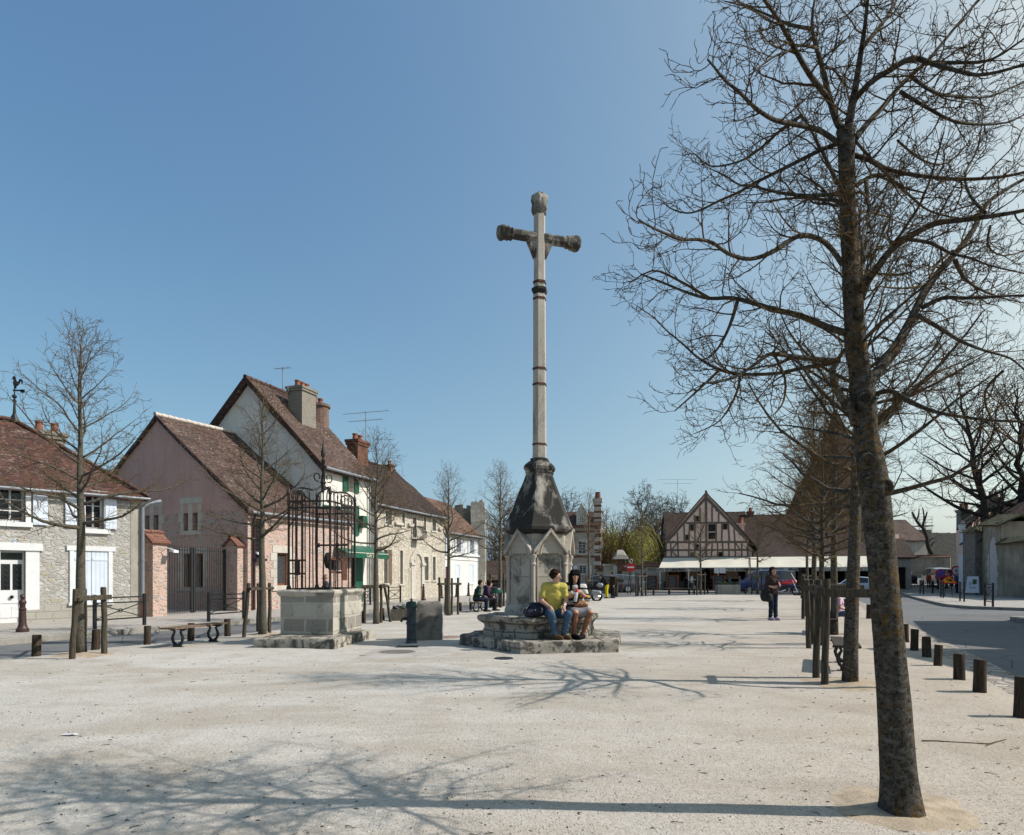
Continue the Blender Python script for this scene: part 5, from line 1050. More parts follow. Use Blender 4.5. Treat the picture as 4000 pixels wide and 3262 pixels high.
fc = Fr(ft.p(AR-.75, 0, -7), uf); chimney(H, fc, .75, .6, 6.0, ZP(2032, 71)-.3, M['plgable'], 1, cap=.12, ph=.6, pr=.28)
mb = MB()
for sx, a in ((-1, AL+.05), (1, AR-.1)): mb.tube([P(a, 3.9, 0), P(a, 4.3, .3), P(a, 4.25, .5)], .02, 5); mb.lathe([(.05, 0), (.14, .3), (.16, .32), (.05, .42)], P(a, 3.85, .5), 6)
mb.build('lantern', M['black'], H)
# awnings
def awning(label, pxa, pxb, dz, texts, name='cafe_awning', dbk=0.0):
    a0, a1 = ft.a(pxa), ft.a(pxb); zt, zb = 3.35, 2.3; DP = 3.9; H = thing(name, label, 'awning', tuple(ft.p((a0+a1)/2, 0, 2)), 'cream cafe awnings'); P = ft.p
    mb = MB(); mb.patch(P(a0, zb, DP), P(a1, zb, DP), P(a1, zt, .15), P(a0, zt, .15), 40, 8, lambda p, u, v: -.05*math.sin(math.pi*v)*abs(math.sin(u*math.pi*max(2, (a1-a0)/2.2)))-.02, .02); mb.build('canopy', M['cream'], H, smooth=True, sharp=50)
    mb = MB(); mb.add([P(a0+.02, zb, DP-.02), P(a0+.02, zt-.02, .15), P(a0+.02, zb, .15)], [(0, 1, 2)]); mb.add([P(a1-.02, zb, DP-.02), P(a1-.02, zt-.02, .15), P(a1-.02, zb, .15)], [(0, 1, 2)]); mb.build('side_flap', M['cream'], H)
    mb = MB(); k = max(2, int((a1-a0)/2.3)); 
    for i in range(k+1): a = a0+.08+(a1-a0-.16)*i/k; mb.bf(ft, a-.05, a+.05, .12, zb, DP-.12, DP-.02)
    mb.bf(ft, a0, a1, zb-.06, zb, DP-.1, DP+.02); mb.build('frame', M['cream'], H)
    vm = flat('valance', (.5, .47, .4), .06, 2, .8)
    for (x0, x1, s, sz, col) in texts:
        b0, b1 = ft.a(x0), ft.a(x1); mb = MB(); mb.patch(P(b0, zb-.36, DP+.03), P(b1, zb-.36, DP+.03), P(b1, zb-.05, DP+.03), P(b0, zb-.05, DP+.03), 12, 3, lambda p, u, v: .015*math.sin(u*20)*(1-v), .01); v = mb.build('valance', vm, H)
        if s: text(v, s, ft, (b0+b1)/2, zb-.21, DP+.062, sz, col, stretch=1.05, bold=.006)
    return H
Zx = lambda x: 2200+x/2.129
awning('cream sloping awning under the half-timbered gable with lettered valances', Zx(835), Zx(1545), 0, [(Zx(815), Zx(968), 'PRODUITS REGIONAUX', .3, M['dgrey']), (Zx(975), Zx(1160), 'AU BON TERROIR', .36, M['dgrey']), (Zx(1275), Zx(1518), 'RESTAURATION BOISSONS', .3, M['dgrey'])])
faint = flat('faded_letter', (.3, .28, .25), .1, 4)
awning('long cream awning before the low brown-roofed restaurant on the right', Zx(1556), 3420, 0, [(Zx(1556), Zx(1930), 'AU CESAR GOURMAND     BRASSERIE', .3, M['dgrey']), (3170, 3290, 'SALADES', .3, faint), (3290, 3350, 'FRITES', .3, faint), (3352, 3415, 'GLACES', .3, faint)])
# long low restaurant
a0, a1 = ft.a(Zx(1575)), ft.a(3560); fl = Fr(ft.p(a0, 0), uf); LL = a1-a0
H = thing('restaurant', 'long low restaurant with dark brown roof right of the timbered house', 'house', tuple(fl.p(LL/2, 0, -3))); mb = MB(); gs2 = [(.5, LL*.3, .15, 2.3), (LL*.34, LL*.6, .15, 2.3), (LL*.64, LL-.4, .15, 2.3)]
wall(mb, fl, .02, LL, 0, 3.3, gs2, .5); wall(mb, Fr(fl.p(LL, 0), vf), 0, 8, 0, 3.3); mb.build('wall', M['plgrey'], H); mb = MB()
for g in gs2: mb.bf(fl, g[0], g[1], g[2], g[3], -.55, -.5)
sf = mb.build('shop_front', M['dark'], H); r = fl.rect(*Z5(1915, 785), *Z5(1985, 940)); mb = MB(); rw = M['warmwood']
mb.bf(fl, r[0]-.15, r[0], .15, 2.3, -.5, .06); mb.bf(fl, r[1], r[1]+.15, .15, 2.3, -.5, .06); mb.bf(fl, r[0], r[1], 2.2, 2.3, -.5, .06); mb.bf(fl, r[0], r[1], .15, .6, -.5, .03); mb.build('red_door_frame', flat('oxide_red', (.2, .045, .03), .2, 4), H)
P = fl.p; roof(H, [(P(.05, 3.2, .35), P(LL+.3, 3.2, .35), P(LL+.3, 5.1, -4.2), P(.05, 5.1, -4.2)), (P(LL+.3, 3.2, -8.4), P(.05, 3.2, -8.4), P(.05, 5.1, -4.2), P(LL+.3, 5.1, -4.2))], M['tdark'], am=.1, sd=51, nx=50)
# big roofs behind
def barn(label, pxl, pxr, pyt, pye, d, m, name='house', wallm='plgrey', depth=7, chim=(), du=(1, -.12)):
    u = Vector((du[0], du[1], 0)).normalized(); O = Vector((XP((pxl+pxr)/2, d), d, 0)); f = Fr(O, u); aL, aR = f.a(pxl), f.a(pxr); zt = ZP(pyt, d+depth/2); ze = ZP(pye, d); H = thing(name, label, 'house', tuple(f.p((aL+aR)/2, 0))); mb = MB(); L = aR-aL; f2 = Fr(f.p(aL, 0), u); P = f2.p
    wall(mb, f2, 0, L, 0, ze); wall(mb, Fr(P(L, 0), -f2.n), 0, depth, 0, ze); wall(mb, Fr(P(L, 0, -depth), -u), 0, L, 0, ze); wall(mb, Fr(P(0, 0, -depth), f2.n), 0, depth, 0, ze)
    for a in (0, L): mb.add([P(a, ze, 0), P(a, ze, -depth), P(a, zt-.1, -depth/2)], [(0, 1, 2) if a else (2, 1, 0)])
    mb.build('wall', M[wallm], H); roof(H, [(P(-.2, ze-.1, .3), P(L+.2, ze-.1, .3), P(L+.2, zt, -depth/2), P(-.2, zt, -depth/2)), (P(L+.2, ze-.1, -depth-.3), P(-.2, ze-.1, -depth-.3), P(-.2, zt, -depth/2), P(L+.2, zt, -depth/2))], M[m], am=.12, sd=d, nx=30)
    for (px, w, ptop, cm) in chim: fc = Fr(P(f2.a(px), 0, -depth/2), u); chimney(H, fc, w, w*.8, zt-1, ZP(ptop, d+depth/2), M[cm], 1, ph=.5, pr=w*.3)
    return H, f2, L, ze, zt
Hb, f2, L, ze, zt = barn('brown roofed house behind the left side of the timbered gable', 2608, 2930, 2000, 2100, 82, 'tdark', chim=((2660, .6, 2020, 'brick'),))
antenna(Hb, f2.p(f2.a(2661), zt-.3, -3.5), 4.6, (1, 0, 0), 5, 2, k=12)
barn('dark roofed house behind the timbered cafe with a small chimney', 2860, 3130, 2010, 2110, 80, 'tdark', chim=((2957, .7, 1998, 'brick'),)); barn('wide brown roof behind the long restaurant', 2925, 3420, 2012, 2130, 88, 'tdark', chim=((2957, .6, 2000, 'brick'), (2956, .5, 2010, 'brick')))
# tall tower with pyramid roof behind the trees
d = 120; H = thing('tower', 'massive old tower with steep brown pyramid roof rising behind the trees', 'tower', (XP(3268, d), d, 0)); zt, ze = ZP(1600, d), ZP(2010, d); c = Vector((XP(3268, d), d, 0)); mb = MB(); mb.lathe([(8.0, 0), (7.8, ze)], c, 8, rot=RAD(22.5)); mb.build('wall', M['rubdark'], H)
mb = MB(); pts = [(c.x+9.0*math.cos(RAD(22.5+45*i)), c.y+9.0*math.sin(RAD(22.5+45*i)), ze-.5) for i in range(8)]
for i in range(8): mb.patch(pts[i], pts[(i+1) % 8], (c.x, c.y, zt), (c.x, c.y, zt), 8, 12, lambda p, u, v: .15*nz(p.x*.5, p.y*.5, p.z*.5))
mb.build('roof', M['tdark'], H)
# ---------------------------------------------------------------- mansard house behind the cross
d = 75; um = Vector((1, -.2, 0)).normalized(); f = Fr((XP(2345, d), d), um); aL = f.a(2120); f2 = Fr(f.p(aL, 0), um); L = -aL; P = f2.p; ze = f2.z(2300, 2052); zt = f2.z(2300, 1992)
H = thing('brick_trimmed_house', 'beige house with red brick bands, dormer and tall banded chimney behind the cross', 'house', tuple(P(L/2, 0)))
M['beige'] = flat('beige_render', (.34, .29, .23), .15, 1, .9, bumpst=.3)
Rq = lambda x0, y0, x1, y1: f2.rect(2200+x0/2.129, 1850+y0/2.129, 2200+x1/2.129, 1850+y1/2.129)
w1 = Rq(125, 565, 188, 665); w2 = Rq(132, 765, 192, 835); mb = MB(); wall(mb, f2, 0, L, 0, ze, [w1, w2], .2); wall(mb, Fr(P(L, 0), -f2.n), 0, 9, 0, ze); mb.build('wall', M['beige'], H)
for r in (w1, w2): window(H, f2, r, .15, 2, 4); surround(H, f2, r, .2, M['cutstone'], .04, .15)
for sx in (-1, 1): r = w2; wd_ = r[1]-r[0]; a = r[0]-wd_*.5-.22 if sx < 0 else r[1]+.22; shutter(H, f2, a, a+wd_*.5, r[2], r[3], M['bluewhite'], .02)
mb = MB(); k = 16
for i in range(k): mb.bf(f2, L-.75+(.15 if i % 2 else 0), L+.03, i*ze/k, (i+1)*ze/k-.01, -.3, .05, i % 2)
mb.build('banded_quoin', [M['cutstone'], M['brick']], H); mb = MB(); mb.bf(f2, -.1, L+.05, ze-.25, ze, -.1, .2); mb.bf(f2, 0, L, ze-.8, ze-.6, -.1, .06); mb.bf(f2, 0, L, 3.6, 3.8, -.1, .06); mb.build('cornice', M['brick'], H)
roof(H, [(P(-.2, ze, .2), P(L+.1, ze, .2), P(L+.1, zt, -2.2), P(-.2, zt, -2.2)), (P(-.2, zt, -2.2), P(L+.1, zt, -2.2), P(L+.1, zt+.3, -5), P(-.2, zt+.3, -5))], M['tred'], am=.05, sd=61)
r = Rq(118, 355, 190, 415); mb = MB(); mb.bf(f2, r[0]-.1, r[1]+.1, ze, r[3]+.2, -1.8, .1); mb.add([P(r[0]-.25, r[3]+.15, .12), P(r[1]+.25, r[3]+.15, .12), P((r[0]+r[1])/2, r[3]+1.5, .12), P(r[0]-.25, r[3]+.15, -2), P(r[1]+.25, r[3]+.15, -2), P((r[0]+r[1])/2, r[3]+1.5, -2)], [(0, 1, 2), (0, 2, 5, 3), (1, 4, 5, 2)]); dm = mb.build('dormer', M['cutstone'], H); window(dm, f2, (r[0]+.25, r[1]-.25, r[2]+.1, r[3]-.05), -.13, 2, 3)
fc = Fr(P(L-.35, 0, -.9), um); mb = MB(); z0 = ze-.2; zc = f2.z(2335, 1945); k = 14
for i in range(k): mb.bf(fc, -.42, .42, z0+(zc-z0)*i/k, z0+(zc-z0)*(i+1)/k-.01, -.42, .42, int(i % 3 == 1))
mb.bf(fc, -.55, .55, zc-.4, zc, -.55, .55, 0); mb.lathe([(.35, zc), (.28, zc+.7), (.32, zc+.75)], fc.O, 10, 1); mb.build('chimney', [M['cutstone'], M['brick']], H)
# ---------------------------------------------------------------- low garden wall, gate pier, timber house and fence beyond
def lowwall(pxa, da, pxb, db, h, label, m='plgrey', cap='tlight', th=.4, name='garden_wall', z0=0.0, c=.35):
    a = Vector((XP(pxa, da), da, 0)); b = Vector((XP(pxb, db), db, 0)); f = Fr(a, b-a); L = (b-a).length; H = thing(name, label, 'wall', tuple((a+b)/2)); mb = MB(); mb.bf(f, 0, L, z0, z0+h, -th, 0); mb.build('wall', M[m], H); P = f.p
    mb = MB(); mb.patch(P(-.05, z0+h-.02, .18), P(L+.05, z0+h-.02, .18), P(L+.05, z0+h+c, -th/2), P(-.05, z0+h+c, -th/2), 40, 3, sag(.06, pxa), .08); mb.patch(P(L+.05, z0+h-.02, -th-.18), P(-.05, z0+h-.02, -th-.18), P(-.05, z0+h+c, -th/2), P(L+.05, z0+h+c, -th/2), 40, 3, sag(.06, pxa), .08); mb.build('coping', M[cap], H); return H, f, L
M['ochrewall'] = flat('ochre_wall', (.42, .36, .27), .2, 1.2, .9, bumpst=.4)
lowwall(2265, 78, 2455, 70, 2.1, 'pale garden wall left of the pier with tile coping', 'ochrewall'); lowwall(2462, 69, 2516, 67.5, 2.3, 'pale garden wall stretch left of the cafe', 'ochrewall', 'torange'); lowwall(2520, 66.5, 2600, 65.5, 2.5, 'pale wall with white notice beside the cafe awning', 'ochrewall', 'torange')
b = W(2425, 2258, 71); b.z = 0; H = thing('gate_pier', 'tall brick and stone gate pier with gabled cap behind parked cars', 'pillar', tuple(b)); mb = MB(); mb.box(b.x-.35, b.x+.35, b.y, b.y+.7, 0, 3.3); mb.box(b.x-.75, b.x-.35, b.y+.1, b.y+.6, 0, 2.6, 1); mb.box(b.x+.35, b.x+.75, b.y+.1, b.y+.6, 0, 2.6, 1); mb.build('shaft', [M['brick'], M['cutstone']], H); mb = MB(); mb.add([(b.x-.85, b.y-.2, 3.3), (b.x+.85, b.y-.2, 3.3), (b.x+.85, b.y+.9, 3.3), (b.x-.85, b.y+.9, 3.3), (b.x-.45, b.y-.1, 3.75), (b.x+.45, b.y-.1, 3.75), (b.x+.3, b.y+.35, 4.3), (b.x-.3, b.y+.35, 4.3)], [(0, 1, 5, 4), (1, 2, 6, 5), (2, 3, 7, 6), (3, 0, 4, 7), (4, 5, 6, 7), (3, 2, 1, 0)]); mb.build('cap', M['plgrey'], H)
b = W(2382, 2270, 72); b.z = 0; mb = MB(); mb.box(b.x-.6, b.x+.5, b.y, b.y+.6, 0, 2.6); mb.box(b.x-.75, b.x+.65, b.y-.12, b.y+.72, 2.6, 2.8); tag(mb.build('wall_pier', M['ochrewall'], org=b), 'square rendered wall pier with flat cap behind the motorbike', 'pillar')
# old timber sheds beyond the seated pair
Ht, f2, L, ze, zt = barn('low dark shed with steep tiled roof seen between ruin and cross', 1898, 2075, 2190, 2262, 60, 'tdark', 'shed', 'dwood', 6, du=(.9, .35))
barn('red-brown house gable end half hidden by the cross', 1962, 2090, 2120, 2200, 74, 'tred', 'house', 'brick', 6)
# iron fence before the sheds
a = Vector((XP(1885, 52), 52, 0)); b = Vector((XP(2270, 60), 60, 0)); f = Fr(a, b-a); L = (b-a).length; H = thing('iron_fence', 'low dark iron fence at the far road edge behind the cross', 'fence', tuple((a+b)/2)); mb = MB()
for z in (.15, .9): mb.bf(f, 0, L, z, z+.05, -.03, .02)
k = int(L/.22)
for i in range(k): mb.tube([f.p(i*.22, .1), f.p(i*.22, 1.05)], .012, 4)
mb.build('bars', M['black'], H)
# ---------------------------------------------------------------- right side: grey house, ruin wall, scaffold, old wall with door
def rw(x, y): return 3400+x/2.893, 1900+y/2.893
d = 88; Hh, f2, L, ze, zt = barn('grey rendered house with hipped brown roof at the end of the side street', 3440, 3622, 2030, 2108, d, 'tbrown', 'house', 'plgrey', 9, du=(1, .1))
P = f2.p; r = f2.rect(*rw(225, 540), *rw(318, 730)); mb = MB(); mb.bf(f2, *r, 0, .06); mb.build('pink_panel', M['plgable'], Hh)
lowwall(3470, 84, 3712, 80, 2.6, 'ochre boundary wall with red tile coping across the side street', 'plwall', 'tlight', z0=1.2, c=.3)
H = thing('ruined_wall', 'high grey ruined rampart wall behind the side street', 'ruin', tuple(W(3660, 2250, 100))); mb = MB(); x0, x1 = XP(3610, 100), XP(3800, 100); n = 24
for i in range(n): xa, xb = x0+(x1-x0)*i/n, x0+(x1-x0)*(i+1)/n; mb.box(xa, xb, 100, 101.5, 0, ZP(2082, 100)+.25*nz(i*.8, 3))
mb.build('wall', M['rubdark'], H)
H = thing('scaffold', 'thin metal scaffolding on top of a grey stub of wall', 'scaffold', tuple(W(3608, 2250, 98))); mb = MB(); x0, x1 = XP(3583, 98), XP(3632, 98); z0, z1 = ZP(2075, 98), ZP(2020, 98)
for x in (x0, (x0+x1)/2, x1):
    for y in (97.5, 99): mb.tube([(x, y, 0), (x, y, z1)], .03, 4)
for i in range(6): z = z0+(z1-z0)*i/5; mb.tube([(x0-.2, 97.5, z), (x1+.2, 97.5, z)], .03, 4)
mb.box(x0-.3, x1+.3, 97.4, 99.1, z0+.7, z0+.8); mb.build('tubes', M['zinc'], H, uv=False); mb = MB(); mb.box(x0-.2, x1, 97.7, 98.8, 0, z0+.2); rough(mb, .1, 1); mb.build('stub', M['rubdark'], H)
# old wall with pointed door; runs back from right frame edge
wa, wb = Vector((XP(3768, 51.5), 51.5, 0)), Vector((XP(4150, 37.5), 37.5, 0)); fw2 = Fr(wa, wb-wa); Lw = (wb-wa).length; P = fw2.p
H = thing('old_wall', 'high stained old wall with pale pointed doorway and mossy tile coping', 'wall', tuple(fw2.p(Lw/2, 0))); aD0, aD1 = fw2.a(rw(1352, 0)[0]), fw2.a(rw(1425, 0)[0]); aT0, aT1 = fw2.a(rw(1270, 0)[0]), fw2.a(rw(1470, 0)[0])
zsp, ztp = fw2.z(*rw(1390, 760)), fw2.z(*rw(1390, 575)); zl = fw2.z(*rw(1150, 630)); zT = fw2.z(*rw(1370, 415)); zr = fw2.z(*rw(1600, 625))
mb = MB(); mb.bf(fw2, 0, aT0, 0, zl, -.5, 0); mb.bf(fw2, aT1, Lw, 0, zr, -.5, 0); wall(mb, fw2, aT0, aT1, 0, zT, [(aD0, aD1, .13, zsp)], .3); mb.bf(fw2, aT0, aT1, zT-1.2, zT-.01, -2.2, -.02); mb.build('wall', M['plwall'], H)
mb = MB(); am = (aD0+aD1)/2; hw = (aD1-aD0)/2; n = 8; pts = [(aD0, zsp)]+[(am-hw*math.cos(t*math.pi/2/n)**.8 if t < n else am, zsp+(ztp-zsp)*math.sin(t*math.pi/2/n)) for t in range(1, n+1)]; pts += [(2*am-x, z) for x, z in reversed(pts[:-1])]
mb.add([P(x, z, .012) for x, z in pts], [tuple(reversed(range(len(pts))))]); mb.bf(fw2, aD0, aD1, .13, zsp, -.2, .012); mb.build('door', flat('pale_door', (.5, .44, .42), .1, 2, .7), H)
mb = MB()
for k in range(7): z0 = .13+(zsp-.13)*k/7; mb.bf(fw2, aD0-.25-.2*(k % 2), aD0-.01, z0, z0+(zsp-.13)/7-.02, -.1, .05); mb.bf(fw2, aD1+.01, aD1+.2+.15*(k % 2), z0, z0+(zsp-.13)/7-.02, -.1, .05)
mb.build('door_jamb', M['cutstone'], H); mb = MB(); 
for (x0, x1, z) in ((-.1, aT0, zl), (aT1, Lw+.1, zr)): mb.patch(P(x0, z-.05, .35), P(x1, z-.05, .35), P(x1, z+.32, -.25), P(x0, z+.32, -.25), 40, 4, lambda p, u, v: .05*nz(p.x*2, p.y*2, p.z*2), .12); mb.patch(P(x1, z-.05, -.85), P(x0, z-.05, -.85), P(x0, z+.32, -.25), P(x1, z+.32, -.25), 20, 4, None, .1)
mb.patch(P(aT0-.2, zT, .3), P(aT1+.4, zT-.25, .3), P(aT1+.4, zT+.45, -1.1), P(aT0-.2, zT+.75, -1.1), 20, 5, lambda p, u, v: .05*nz(p.x*2, p.y*2), .12); mb.patch(P(aT1+.4, zT-.25, -2.4), P(aT0-.2, zT, -2.4), P(aT0-.2, zT+.75, -1.1), P(aT1+.4, zT+.45, -1.1), 10, 4, None, .12); mb.build('coping', M['moss'], H)
r = fw2.rect(*rw(1338, 418), *rw(1376, 488)); mb = MB(); mb.bf(fw2, *r, 0, .04); mb.build('plaque', M['plgrey'], H)
b = P(aT0+.15, 0); zb = fw2.z(*rw(1275, 485)); mb = MB(); lp = P(aT0-1.9, zb, .7); H2 = thing('wall_lantern', 'black wall lantern on a bracket beside the pointed door', 'lamp', tuple(P(aT0, zb, 0))); mb.tube([P(aT0+.02, zb+.05, .02), lp+Vector((0, 0, .05))], .025, 6); mb.tube([P(aT0+.02, zb-.3, .02), P(aT0+.02, zb+.2, .02)], .03, 6); mb.build('bracket', M['black'], H2); lp = lp+Vector((0, 0, .1))
mb = MB(); mb.lathe([(.14, 0), (.2, .02), (.27, .42)], lp, 4, rot=.6); mb.build('glass', flat('frosted_glass', (.62, .64, .66), .05, 3, .3), H2); mb = MB(); mb.lathe([(.32, .42), (.3, .47), (.12, .68), (.05, .72), (.04, .8)], lp, 4, rot=.6); mb.build('cap', M['black'], H2)
# houses behind the old wall
def gabled(label, pts, ze, zr, m, wm, name='house', ridge_axis=0):  # pts: 4 plan corners ccw from near-left
    p = [Vector((x, y, 0)) for x, y in pts]; H = thing(name, label, 'house', tuple((p[0]+p[1]+p[2]+p[3])/4)); mb = MB()
    for i in range(4): a, b = p[i], p[(i+1) % 4]; mb.quad((a.x, a.y, 0), (b.x, b.y, 0), (b.x, b.y, ze), (a.x, a.y, ze))
    q = p[ridge_axis:]+p[:ridge_axis]; m0 = (q[0]+q[1])/2+Vector((0, 0, zr)); m1 = (q[2]+q[3])/2+Vector((0, 0, zr)); E = Vector((0, 0, ze)); mb.add([q[0]+E, q[1]+E, m0], [(0, 1, 2)]); mb.add([q[2]+E, q[3]+E, m1], [(0, 1, 2)]); mb.build('wall', M[wm], H)
    up = Vector((0, 0, .1)); x = (m0-m1).normalized()*.25; roof(H, [(q[1]+E+up+x, q[2]+E+up-x, m1+up-x, m0+up+x), (q[3]+E+up-x, q[0]+E+up+x, m0+up+x, m1+up-x)], M[m], am=.08, sd=zr, nx=20); return H, q, m0, m1
c1 = lambda px, d: (XP(px, d), d)
d = 57; H, q, m0, m1 = gabled('narrow house end with pink-white shutters above the old wall', [c1(3735, 57), c1(3772, 54), c1(3960, 60), c1(3900, 66)], ZP(2065, 55), ZP(1985, 60), 'tdark', 'plgable', ridge_axis=3)
fh = Fr((q[1].x, q[1].y), (q[2]-q[1])) ; fc = Fr((XP(3765, 59), 59), (1, 0)); chimney(H, fc, .95, .6, 5.5, ZP(1992, 59), M['greybrick'], 2, ph=.55, pr=.15)
fs3 = Fr(Vector((XP(3735, 57), 57, 0)), Vector((XP(3772, 54)-XP(3735, 57), -3, 0))); r = (1.6, 2.6, ZP(2130, 55), ZP(2075, 55)); mb = MB(); mb.bf(fs3, *r, .0, .05); mb.build('shutter', M['bluewhite'], H); mb = MB(); mb.bf(fs3, 2.7, 3.2, r[2], r[3], 0, .04); mb.build('window', M['dark'], H)
H, q, m0, m1 = gabled('grey house with mossy roof and twin chimneys high on the right', [c1(3890, 52), c1(4150, 44), c1(4300, 52), c1(3960, 62)], ZP(2050, 52), ZP(1945, 54), 'tdark', 'plgrey', ridge_axis=1)
fc = Fr((XP(3880, 58), 58), (1, 0)); chimney(H, fc, 1.0, .7, 5, ZP(1942, 58), M['greybrick'], 2, ph=.5, pr=.16); fc = Fr((XP(3835, 60), 60), (1, 0)); chimney(H, fc, .4, .4, 4, ZP(1975, 60), M['brick'], 1, ph=.3, pr=.12)
b = W(3800, 2100, 49.5); mb = MB(); mb.box(33.6, 35.2, 48.3, 49.6, 0, ZP(2080, 49)); H = thing('wall_pier', 'square stone pier with mossy cap behind the lantern', 'pillar', (b.x, 49.5, 0)); mb.build('shaft', M['rubdark'], H); mb = MB(); zz = ZP(2080, 49); mb.add([(33.4, 48.1, zz), (35.4, 48.1, zz), (35.4, 49.8, zz), (33.4, 49.8, zz), (34.4, 49, zz+.65)], [(0, 1, 4), (1, 2, 4), (2, 3, 4), (3, 0, 4), (3, 2, 1, 0)]); mb.build('cap', M['moss'], H)
# houses across the right road, outside the frame: their gables shade the asphalt
gabled('rendered house across the right road with its gable to the street', [(18.6, 7.0), (27, 7.0), (27, 22), (18.6, 22)], 4.2, 7.6, 'tbrown', 'plgrey', ridge_axis=3)
gabled('low rendered house nearer the viewer across the right road', [(15.2, 6.4), (18.4, 6.4), (18.4, 13.0), (15.2, 13.0)], 6.9, 7.6, 'tbrown', 'plgrey', ridge_axis=0)
# ---------------------------------------------------------------- bare trees
def rvec(rg): return Vector((rg.gauss(0, 1), rg.gauss(0, 1), rg.gauss(0, 1)))
def mkpath(p, d, L, n, up, wob, rg):
    pts = [p.copy()]; d = d.normalized()
    for i in range(n):
        d = (d+Vector((0, 0, up))+rvec(rg)*wob).normalized(); p = p+d*(L/n); pts.append(p.copy())
    return pts
def lin(r0, r1, n): return [r0+(r1-r0)*i/(n-1) for i in range(n)]
def at(pts, t):
    f = t*(len(pts)-1); i = min(len(pts)-2, int(f)); return pts[i].lerp(pts[i+1], f-i), (pts[i+1]-pts[i]).normalized()
class Tree:
    def __init__(s, seed, rmin=.0028, cut=.011): s.T = MB(); s.Cw = MB(); s.rg = random.Random(seed); s.rmin = rmin; s.cut = cut
    def emit(s, pts, r0, r1):
        big = r0 > s.cut; n = 3 if r0 < .008 else (5 if r0 < .03 else 9)
        (s.T if big else s.Cw).tube(pts, lin(r0, r1, len(pts)), n, cap=big)
    def grow(s, pts, r0, r1, lvl, spec, t0=.15):
        """spec: per level (spacing, length, ang, up, wob, segs)"""
        s.emit(pts, r0, r1)
        if lvl >= len(spec): return
        rg = s.rg; sp, ln, ang, up, wob, sg = spec[lvl]; L = sum((b-a).length for a, b in zip(pts, pts[1:])); k = max(1, int(L*(1-t0)/sp)); ph = rg.random()*6.28
        for i in range(k+1):
            t = t0+(1-t0)*(i+rg.uniform(-.3, .3))/k if i < k else 1.0
            t = min(1, max(t0, t)); p, d = at(pts, t); ph += 2.4+rg.uniform(-.5, .5); o = d.orthogonal().normalized(); o = Matrix.Rotation(ph, 3, d) @ o
            a = RAD(ang)*rg.uniform(.7, 1.25)*(1 if t < .98 else .3); nd_ = (d*math.cos(a)+o*math.sin(a)); nd_.z *= .75
            l = ln*rg.uniform(.5, 1.25)*(1.05-.38*t); rr = max(s.rmin, (r0+(r1-r0)*t)*rg.uniform(.45, .62)); rr = min(rr, max(s.rmin, l*.022))
            s.grow(mkpath(p, nd_, l, sg, up, wob, rg), rr, max(s.rmin*.65, rr*.35), lvl+1, spec, .2)
    def build(s, name, label, loc, tm, cm, group=None, cat='tree'):
        H = thing(name, label, cat, loc, group); s.T.build('trunk', M[tm], H, smooth=True, uv=False); s.Cw.build('crown', M[cm], H, uv=False); return H
def catmull(P, k=4):
    out = []; n = len(P)
    for i in range(n-1):
        a, b, c, d = P[max(0, i-1)], P[i], P[i+1], P[min(n-1, i+2)]
        for q in range(k):
            t = q/k; out.append(.5*((2*b)+(c-a)*t+(2*a-5*b+4*c-d)*t*t+(3*b-a-3*c+d)*t**3))
    return out+[P[-1]]
M['twig3'] = bark('row_twig_bark', (.07, .043, .022), (.16, .102, .05), mo=.5, sc=2, la=.1)
# the large leaning lime in front: trunk and main limbs measured, finer wood grown
DT = 4.15
def zc(x, y): return 2400+x/1.02125, y/1.02125
t1 = Tree(11, .0022, .010)
tr = [(3525, 3205, 74), (3520, 3150, 70), (3505, 2950, 64), (3492, 2750, 60), (3476, 2550, 56), (3455, 2300, 52), (3436, 2100, 52), (3415, 1900, 54), (3398, 1790, 50), (3384, 1690, 42), (3370, 1550, 47), (3358, 1450, 40), (3342, 1320, 38), (3330, 1150, 35), (3320, 950, 32), (3309, 760, 29), (3305, 560, 31), (3304, 505, 34)]
tp = [W(x, y, DT) for x, y, r in tr]; tp[0].z = -.05
i0 = len(t1.T.v); trr = [r/FPX*DT for _, _, r in tr]
cp = catmull(tp, 5); cr = [v.x for v in catmull([Vector((r, 0, 0)) for r in trr], 5)]; cr[0] *= 1.1
t1.T.tube(cp, cr, 44)
for i in range(i0, len(t1.T.v)):
    x, y, z = t1.T.v[i]; fl = max(0, .28-z)/.28; d = .007*nz(x*14, y*14, z*5)+.005*nz(x*45, y*45, z*9); d2 = .07*fl*fl*(1+.8*nz(math.atan2(y-tp[1].y, x-tp[1].x)*1.6, 3)); x, y = x+(x-tp[1].x)*d2*3, y+(y-tp[1].y)*d2*3; k = min(range(len(cp)), key=lambda q: abs(cp[q].z-z)) if False else 0
    t1.T.v[i] = (x+d, y+d, z)
